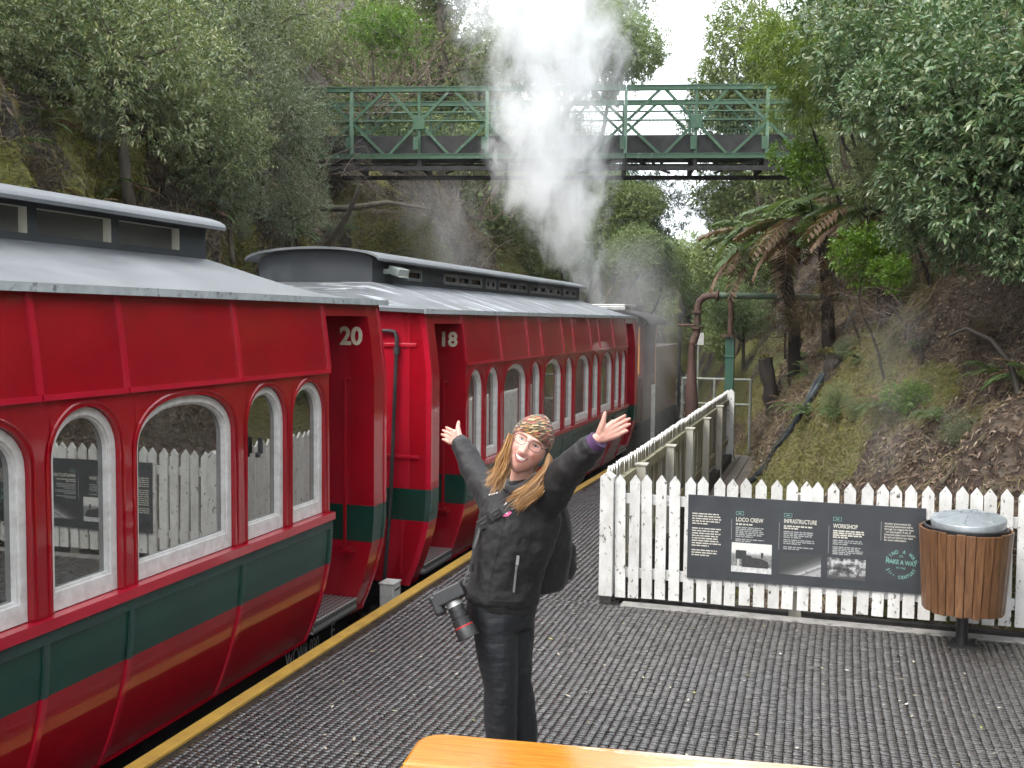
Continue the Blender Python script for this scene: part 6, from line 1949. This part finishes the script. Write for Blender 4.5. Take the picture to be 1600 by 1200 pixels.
def face(x, z, lift=0.0):
    h = hb.ray_cast(Vector((x, -.5, z)), Vector((0, 1, 0)))
    return Vector((x, (h[0].y if h[0] is not None else -.06) - lift, z))
def face_poly(name, rows, mat, smooth=True):
    mb = MB(); mb.grid([[HM @ face(x, z, l_) for (x, z, l_) in r] for r in rows]); return mb.build(name, mat, head, smooth=smooth, fix=False)
LIP = M_simple('lips', (.50, .15, .14), (.42, .11, .11), 60, .35); TEETH = M_simple('teeth', (.82, .79, .72), (.76, .72, .64), 80, .25)
MOUTH = M_simple('mouth shadow', (.05, .012, .012), (.04, .01, .01), 10, .6)
LIDM = M_simple('lash line', (.05, .028, .022), (.04, .022, .018), 40, .6); EYEW = M_simple('eye white', (.6, .58, .55), (.55, .52, .5), 40, .25); IRIS = M_simple('iris', (.05, .09, .12), (.03, .05, .06), 90, .15); BROW = M_simple('brow', (.30, .18, .10), (.24, .14, .08), 60, .8)
W = .029
xs = [W * (2 * k / 16 - 1) for k in range(17)]
cz_ = lambda x: -.0605 + .012 * (x / W) ** 2
th_ = lambda x: max(.0006, .0085 * (1 - (abs(x) / W) ** 2.2))
face_poly('mouth', [[(x, cz_(x) + th_(x) * 1.02, .0008) for x in xs], [(x, cz_(x) - th_(x) * .5, .0008) for x in xs], [(x, cz_(x) - th_(x) * 1.1, .0008) for x in xs]], MOUTH)
face_poly('teeth', [[(x * .9, cz_(x) + th_(x) * .9, .0018) for x in xs], [(x * .9, cz_(x) + th_(x) * .1, .0026) for x in xs], [(x * .9, cz_(x) - th_(x) * .75, .0018) for x in xs]], TEETH)
face_poly('upper_lip', [[(x * 1.08, cz_(x) + th_(x) + .0045 * (1 - (x / W) ** 2) + .0008, .0006) for x in xs], [(x * 1.05, cz_(x) + th_(x) + .0022 * (1 - (x / W) ** 2), .0034) for x in xs], [(x * 1.0, cz_(x) + th_(x) - .0006, .0018) for x in xs]], LIP)
face_poly('lower_lip', [[(x * 1.0, cz_(x) - th_(x) + .0006, .0018) for x in xs], [(x * 1.02, cz_(x) - th_(x) - .003 * (1 - (x / W) ** 2), .0042) for x in xs], [(x * 1.04, cz_(x) - th_(x) - .0065 * (1 - (x / W) ** 2) - .0005, .0006) for x in xs]], LIP)
for sx in (-1, 1):
    c = sx * .031
    xe_ = [c + .0135 * (2 * k / 10 - 1) for k in range(11)]
    arc_ = lambda x, h: .012 + h * (1 - ((x - c) / .0135) ** 2) - .0012
    face_poly('eye', [[(x, arc_(x, .0046), .0006) for x in xe_], [(x, arc_(x, .0016), .0018) for x in xe_], [(x, arc_(x, -.0022), .0006) for x in xe_]], EYEW)
    xi_ = [c + .0045 * (2 * k / 6 - 1) for k in range(7)]
    face_poly('iris', [[(x, arc_(x, .0046), .0022) for x in xi_], [(x, arc_(x, -.0016), .0024) for x in xi_]], IRIS)
    face_poly('upper_lid', [[(x, arc_(x, .0046) + .0022, .0012) for x in xe_], [(x, arc_(x, .0046) - .0004, .0030) for x in xe_]], LIDM)
    xb_ = [c + .019 * (2 * k / 10 - 1) for k in range(11)]
    face_poly('eyebrow', [[(x, .0335 - .006 * ((x - c) / .02) ** 2, .0016) for x in xb_], [(x, .0300 - .006 * ((x - c) / .02) ** 2, .0016) for x in xb_]], BROW)
# -- glasses
SPEC = M_simple('dark brown spectacle frame', (.055, .022, .020), (.08, .03, .028), 30, .3)
gl = MB()
for sx in (-1, 1):
    c = sx * .0335; pts = []
    for k in range(25):
        t = 2 * math.pi * k / 24
        ex, ez = math.copysign(abs(math.cos(t)) ** .72, math.cos(t)) * .0255, math.copysign(abs(math.sin(t)) ** .78, math.sin(t)) * .0185
        pts.append(HM @ Vector((c + ex, -.100 - .004 + .35 * max(0, abs(c + ex) - .03) ** 1.0, .008 + ez)))
    gl.tube(pts, .0017, 6, caps=False)
    gl.tube([HM @ Vector((sx * .059, -.094, .016)), HM @ Vector((sx * .071, -.082, .018)), HM @ Vector((sx * .077, -.03, .018)), HM @ Vector((sx * .076, .02, .010))], .002, 6)
gl.tube([HM @ Vector((-.0085, -.1035, .012)), HM @ Vector((0, -.1065, .0155)), HM @ Vector((.0085, -.1035, .012))], .0018, 6)
spec = gl.build('glasses_frame', SPEC, head, smooth=True)
# -- beanie
mb = MB()
rows = []
for i in range(23):
    row = []
    for k in range(49):
        th = 2 * math.pi * k / 48
        fr_ = (1 - math.cos(th)) / 2                                  # 0 at the face, 1 at the back
        z_rim = .043 - .070 * fr_
        ph_rim = math.acos(max(-1, min(1, z_rim / .118)))
        ph = ph_rim * (1 - i / 22)
        p = head_pt(th, max(.002, ph)); r = 1.09 + .13 * math.sin(min(1, i / 7) * math.pi / 2)
        q = Vector((p.x * r, p.y * r + .012 * (i / 22), p.z * (1.06 + .10 * (i / 22)) + .006))
        if i == 0: q = Vector((p.x * 1.05, p.y * 1.05, p.z))
        row.append(HM @ q)
    rows.append(row)
mb.grid(rows)
mb.build('beanie', KNIT, head, smooth='all', fix=False)
# -- hair: ribbons that hang from under the beanie
def hair_ribbons(guides, clumps, per, seed, wid=.0034):
    """locks of hair: every lock wanders on its own, its strands stay close to it"""
    rng = np.random.default_rng(seed); Vv = []
    G = [np.array(g) for g in guides]
    for _ in range(clumps):
        w = rng.dirichlet(np.ones(len(G)) * .55)
        ctrl = sum(wi * g for wi, g in zip(w, G))
        ln = rng.uniform(.72, 1.06); k_off = rng.normal(0, 1, 3) * np.array([.011, .010, .012]); ph = rng.uniform(0, 6.28); fq = rng.uniform(6, 12); am = rng.uniform(.004, .013)
        for _q in range(per):
            m_ = len(ctrl); tt = np.linspace(0, (m_ - 1) * min(1, ln * rng.uniform(.9, 1.0)), 15)
            P = np.stack([np.interp(tt, np.arange(m_), ctrl[:, q]) for q in range(3)], 1)
            for _s in range(3): P[1:-1] = (P[:-2] + 2 * P[1:-1] + P[2:]) / 4
            s_ = np.linspace(0, 1, 15)[:, None]
            P = P + k_off * (.25 + .9 * s_) + rng.normal(0, .0042, 3) * (.5 + .9 * s_)
            P = P + np.concatenate([np.sin(s_ * fq + ph), .5 * np.cos(s_ * fq + ph), .3 * np.sin(s_ * fq * 1.3 + ph)], 1) * am * s_
            if rng.random() < .06: P = P + rng.normal(0, .02, 3) * s_ ** 2          # a loose hair
            d = unit(np.gradient(P, axis=0)); sd_ = unit(np.cross(d, rng.normal(0, 1, 3) * .5 + np.array([0, -1, .2])))
            wd = wid * rng.uniform(.5, 1.2) * (1 - .8 * s_ ** 3)
            Vv.append((P - sd_ * wd / 2, P + sd_ * wd / 2))
    V_, Q_ = [], []
    o_ = 0
    for A, B_ in Vv:
        V_.append(np.concatenate([A, B_])); k = len(A)
        i = np.arange(k - 1); Q_.append(np.stack([i, i + 1, i + 1 + k, i + k], 1) + o_); o_ += 2 * k
    return np.concatenate(V_), np.concatenate(Q_)
left_g = [[(.012, -.108, 1.632), (-.008, -.122, 1.575), (-.024, -.122, 1.515), (-.044, -.122, 1.455), (-.070, -.126, 1.410)],
          [(-.006, -.075, 1.625), (-.028, -.100, 1.560), (-.046, -.108, 1.500), (-.066, -.114, 1.448), (-.098, -.122, 1.408)],
          [(-.006, -.04, 1.605), (-.028, -.07, 1.540), (-.044, -.09, 1.480), (-.072, -.105, 1.432), (-.112, -.115, 1.398)],
          [(.004, -.01, 1.590), (-.012, -.04, 1.520), (-.028, -.07, 1.465), (-.046, -.10, 1.415), (-.062, -.122, 1.372)]]
right_g = [[(.166, -.120, 1.535), (.150, -.136, 1.478), (.115, -.138, 1.428), (.060, -.142, 1.380), (.004, -.148, 1.322)],
           [(.186, -.060, 1.520), (.176, -.095, 1.455), (.142, -.118, 1.398), (.085, -.134, 1.352), (.024, -.145, 1.296)],
           [(.176, -.095, 1.540), (.160, -.125, 1.480), (.122, -.132, 1.420), (.052, -.140, 1.368), (-.014, -.147, 1.318)],
           [(.192, -.02, 1.51), (.186, -.06, 1.440), (.156, -.095, 1.380), (.100, -.125, 1.335), (.040, -.142, 1.286)]]
back_g = [[(.09, .09, 1.54), (.08, .10, 1.47), (.07, .10, 1.42), (.06, .09, 1.38), (.05, .08, 1.35)], [(.04, .07, 1.53), (.03, .08, 1.47), (.02, .08, 1.42), (.015, .08, 1.38), (.01, .07, 1.35)], [(.13, .07, 1.50), (.12, .08, 1.44), (.11, .08, 1.40), (.10, .07, 1.37), (.09, .07, 1.34)]]
VV, QQ, oo_ = [], [], 0
for g_, n_, sd_ in ((left_g, 46, 1), (right_g, 58, 2), (back_g, 20, 3)):
    a, b_ = hair_ribbons(g_, n_, 15, sd_); VV.append(a); QQ.append(b_ + oo_); oo_ += len(a)
hr_ = link('hair', np_mesh('hair', np.concatenate(VV), np.concatenate(QQ), HAIR, smooth=True), person)

# -- camera on its strap, and the backpack: things of their own
CAMB = M_simple('black camera body', (.014, .014, .015), (.025, .025, .026), 60, .42, bmp=.2, bscale=300)
CAMG = M_simple('dark lens glass', (.006, .008, .012), (.01, .012, .018), 5, .05)
REDR = M_simple('red lens ring', (.5, .03, .03), (.4, .02, .02), 20, .35)
PM = Matrix.Translation((-1.405, 4.50, 0)) @ Matrix.Rotation(YAW, 4, 'Z')
dcam = thing('camera', 'black camera with long lens hanging at the hip of the person', 'camera', PM @ Vector((-.262, -.165, .905)), YAW)
dcam.scale = (1.03, 1.03, 1.03)
dv = Vector((.43, -.28, -.86)).normalized(); wv_ = Vector((.90, .0, .42)); wv_ = (wv_ - dv * wv_.dot(dv)).normalized(); uv_ = wv_.cross(dv)
CM = Matrix((wv_, dv, uv_)).transposed()          # x across body, y along lens, z top of camera
c4 = CM.to_4x4()
def cpart(name, mb, mat, **kw):
    o = mb.build(name, mat, dcam, **kw); o.matrix_local = c4.copy(); return o
cpart('body', MB().box(-.068, .068, -.040, .026, -.05, .042).prism([(-.036, .042), (.036, .042), (.024, .078), (-.024, .078)], 'y', -.045, .034), CAMB, bevel=.008)
cpart('grip', MB().box(-.088, -.046, -.034, .06, -.05, .036), CAMB, bevel=.012)
cpart('mode_dial', MB().lathe([(0, .04), (.017, .04), (.017, .056), (0, .056)], 16, (.05, 0, 0)), CAMB, smooth=True)
def lens(prof):
    mb = MB(); vs = []
    return mb
def lathe_y(prof, n=24):
    mb = MB(); mb.lathe([(r, y) for r, y in prof], n); mb.v = [(x, z, -y) for x, y, z in mb.v]; return mb
cpart('lens_mount', lathe_y([(.034, .02), (.036, .03), (.036, .05)]), BRIGHT, smooth=True)
cpart('lens_barrel', lathe_y([(.034, .045), (.036, .05), (.036, .075), (.039, .078), (.039, .10), (.037, .102), (.037, .108), (.042, .112), (.042, .140)]), CAMB, smooth=True)
cpart('red_ring', lathe_y([(.0425, .140), (.043, .141), (.043, .145), (.0425, .146)]), REDR, smooth=True)
cpart('lens_hood', lathe_y([(.042, .146), (.045, .150), (.049, .195), (.046, .195), (.042, .150)]), CAMB, smooth=True)
cpart('front_glass', lathe_y([(.0, .158), (.03, .156), (.04, .150)]), CAMG, smooth=True)
# strap
sp_pts = line([(.075, 1.352), (.02, 1.318), (-.05, 1.275), (-.105, 1.235), (-.135, 1.20)], 5)
P = [front(x, z, .007) for x, z in sp_pts]
P += [Vector(p) for p in ((-.158, -.115, 1.12), (-.175, -.125, 1.03), (-.190, -.14, 1.0), (-.205, -.155, .96), (-.215, -.165, .93))]
strap = thing('camera_strap', 'black webbing camera strap across the chest of the person', 'strap', PM.translation, YAW)
for i, (a, b_) in enumerate(zip(P[:-1], P[1:])):
    MB().bar(a, b_ + (b_ - a) * .1, .034 if i < 20 else .012, .004, up=(-.25, -1, .2)).build('webbing', STRAPM, strap)
for (x, z, s_) in ((-.060, 1.272, 1.0), (-.118, 1.225, 1.15)):
    c = front(x, z, .016); rot = Matrix.Rotation(R(-35), 3, 'Y')
    MB().obox(c, (.048 * s_, .016, .040 * s_), rot).obox(c + Vector((0, -.009, 0)), (.03 * s_, .006, .012), rot).build('buckle', BUCKLE, strap, bevel=.004)
MB().tube([(-.17, -.13, 1.04), (-.172, -.135, 1.01)], .009, 8).build('clip', BUCKLE, strap)
pack = thing('backpack', 'black backpack on the back of the person', 'backpack', PM @ Vector((.155, .17, .82)), YAW)
mb = MB(); RB = .35 - .5
loft(mb, [(0, 0, .02, .10, .07, .55, 0), (0, 0, .06, .135, .095, .55, 0), (.005, 0, .2, .15, .11, .55, 0), (.01, .01, .34, .145, .105, .55, 0), (.01, .01, .44, .115, .085, .55, 0), (.005, .01, .48, .07, .05, .55, 0)])
organic(mb.build('bag', PACK, pack), .009, 6, [(.05, .01)])
mb = MB(); loft(mb, [(.075, .06, .06, .085, .05, .55, 0), (.085, .07, .10, .10, .06, .55, 0), (.085, .07, .22, .095, .055, .55, 0), (.075, .06, .26, .07, .04, .55, 0)])
organic(mb.build('pocket', PACK, pack), .008, 4, [(.04, .006)])
MB().tube([(.03, -.02, .48), (.0, -.06, .54), (-.03, -.12, .55), (-.02, -.18, .50)], .017, 8, flat=.4).build('shoulder_strap', STRAPM, pack, smooth=True)

# ================================================================== STEAM
def M_steam(name, density, cx, cy, rad, scale, thr, soft, col=(.995, .997, 1.0), aniso=.2, edge=1.0, step=.5, vs=.6, amp=2.1, fade=0.0):
    """white water vapour; cx, cy, rad are (z, value) curves of the plume's centre line and radius in object space"""
    m = bpy.data.materials.new(name); m.use_nodes = True
    nt = m.node_tree; n, l = nt.nodes, nt.links
    n.clear()
    out = n.new('ShaderNodeOutputMaterial'); pv = n.new('ShaderNodeVolumePrincipled')
    pv.inputs['Color'].default_value = (*col, 1); pv.inputs['Anisotropy'].default_value = aniso
    co = n.new('ShaderNodeTexCoord').outputs['Object']
    sp = n.new('ShaderNodeSeparateXYZ'); l.new(co, sp.inputs[0])
    X, Y, Z = sp.outputs
    z0, z1 = rad[0][0], rad[-1][0]
    zn = math_n(n, l, 'DIVIDE', math_n(n, l, 'SUBTRACT', Z, z0), z1 - z0)
    def curve(tab):
        lo, hi = min(v for _, v in tab), max(v for _, v in tab) + 1e-4
        r = n.new('ShaderNodeValToRGB'); cr = r.color_ramp; cr.interpolation = 'B_SPLINE'
        while len(cr.elements) < len(tab): cr.elements.new(.5)
        for e, (z, v) in zip(cr.elements, tab):
            e.position = (z - z0) / (z1 - z0); q = (v - lo) / (hi - lo); e.color = (q, q, q, 1)
        l.new(zn, r.inputs[0])
        return math_n(n, l, 'MULTIPLY_ADD', r.outputs[0], hi - lo, lo)
    wp = n.new('ShaderNodeTexNoise'); wp.inputs['Scale'].default_value = .55; wp.inputs['Detail'].default_value = 2; l.new(co, wp.inputs['Vector'])
    wsep = n.new('ShaderNodeSeparateColor'); l.new(wp.outputs['Color'], wsep.inputs[0])
    dx = math_n(n, l, 'SUBTRACT', X, curve(cx)); dy = math_n(n, l, 'SUBTRACT', Y, curve(cy))
    R_ = curve(rad)
    dx = math_n(n, l, 'MULTIPLY_ADD', math_n(n, l, 'SUBTRACT', wsep.outputs[0], .5), math_n(n, l, 'MULTIPLY', R_, 1.1), dx)
    rr = math_n(n, l, 'SQRT', math_n(n, l, 'ADD', math_n(n, l, 'MULTIPLY', dx, dx), math_n(n, l, 'MULTIPLY', dy, dy)))
    q = math_n(n, l, 'SUBTRACT', 1.0, math_n(n, l, 'DIVIDE', rr, R_))
    nz = tex_noise(n, l, co, scale, 6, .66, (1, 1, vs), .8)
    f = math_n(n, l, 'MULTIPLY_ADD', nz, amp, math_n(n, l, 'MULTIPLY_ADD', q, edge, -.5 * amp))
    f = math_n(n, l, 'DIVIDE', math_n(n, l, 'SUBTRACT', f, thr), soft)
    f = math_n(n, l, 'MULTIPLY', math_n(n, l, 'MINIMUM', math_n(n, l, 'MAXIMUM', f, 0.), 1.), density)
    qq = math_n(n, l, 'MULTIPLY', math_n(n, l, 'MAXIMUM', q, 0.), 5., clamp=True)       # nothing outside the column
    ze = math_n(n, l, 'MULTIPLY', math_n(n, l, 'MULTIPLY', zn, 12.0, clamp=True), math_n(n, l, 'MULTIPLY', math_n(n, l, 'SUBTRACT', 1.0, zn), 8.0, clamp=True))
    f = math_n(n, l, 'MULTIPLY', math_n(n, l, 'MULTIPLY', f, qq), ze)
    f = math_n(n, l, 'MULTIPLY', f, math_n(n, l, 'MULTIPLY_ADD', zn, -fade, 1.0))
    l.new(f, pv.inputs['Density']); l.new(pv.outputs[0], out.inputs['Volume'])
    m.cycles.volume_step_rate = step
    return m
def column_mesh(cx, cy, rad, k=1.05, n=20):
    zs = np.linspace(rad[0][0], rad[-1][0], 16)
    f = lambda tab, z: float(np.interp(z, [a for a, _ in tab], [b for _, b in tab]))
    mb = MB()
    vs, fs = [], []
    for z in zs:
        for q in range(n):
            a = 2 * math.pi * q / n; r = f(rad, z) * k + .25
            vs.append((f(cx, z) + r * math.cos(a), f(cy, z) + r * math.sin(a), z))
    for i in range(len(zs) - 1):
        for q in range(n):
            q2 = (q + 1) % n; fs.append((i * n + q, i * n + q2, (i + 1) * n + q2, (i + 1) * n + q))
    fs.append(tuple(range(n - 1, -1, -1))); fs.append(tuple((len(zs) - 1) * n + q for q in range(n)))
    return mb.add(vs, fs)
def steam(label, cx, cy, rad, base, name='steam', **kw):
    m = M_steam(label[:40], kw.pop('density'), cx, cy, rad, kw.pop('scale'), kw.pop('thr'), kw.pop('soft'), **kw)
    o = column_mesh(cx, cy, rad).build(name, m, loc=base, smooth=True)
    return tag(o, label, 'steam', kind='stuff')
# main plume: rises from the engine, leans left, then climbs past the bridge
steam('dense white steam plume rising from the locomotive past the footbridge',
      [(0, .1), (1.0, -.25), (2.2, -.8), (3.6, -1.1), (5.5, -1.0), (9.5, -.9)], [(0, 0), (3, -.1), (9.5, .3)],
      [(0, .30), (.8, .55), (1.7, .95), (2.8, 1.35), (4.2, 1.6), (6, 2.0), (9.5, 2.6)], (-4.50, 19.9, 2.1),
      density=2.0, scale=1.6, thr=.24, soft=.62, step=.4, amp=4.2, fade=.7)
steam('thin grey steam drifting round the locomotive cab', [(0, 0), (2, -.1), (4.4, -.35)], [(0, 0), (4.4, .4)], [(0, .7), (1.2, .95), (2.6, 1.05), (4.4, .8)], (-3.25, 18.6, -.6),
      density=.42, scale=1.1, thr=.15, soft=.9, step=.8, amp=3.0)
steam('faint steam drifting in front of the left cutting', [(0, 0), (2.6, -.3)], [(0, 0), (2.6, .4)], [(0, 1.0), (1.2, 1.5), (2.6, 1.0)], (-7.0, 18.2, 2.3),
      density=.32, scale=1.2, thr=.38, soft=.9, step=1.2, amp=3.0)
steam('faint steam drifting over the right bank', [(0, 0), (1.7, .3)], [(0, 0), (1.7, 0)], [(0, .5), (.8, .8), (1.7, .6)], (.35, 9.8, .7),
      density=.24, scale=1.5, thr=.3, soft=.9, step=1.0, amp=3.0)

# ---- damp air in the cutting
hz = bpy.data.materials.new('damp air'); hz.use_nodes = True
hn, hl = hz.node_tree.nodes, hz.node_tree.links
hn.clear()
ho = hn.new('ShaderNodeOutputMaterial'); hv = hn.new('ShaderNodeVolumePrincipled')
hv.inputs['Color'].default_value = (.96, .97, .98, 1); hv.inputs['Density'].default_value = .0005; hv.inputs['Anisotropy'].default_value = .2
hl.new(hv.outputs[0], ho.inputs['Volume'])
tag(MB().box(-310, 310, -210, 510, -2.2, 30).build('haze', hz), 'thin pale mist filling the whole cutting', 'haze', kind='stuff')
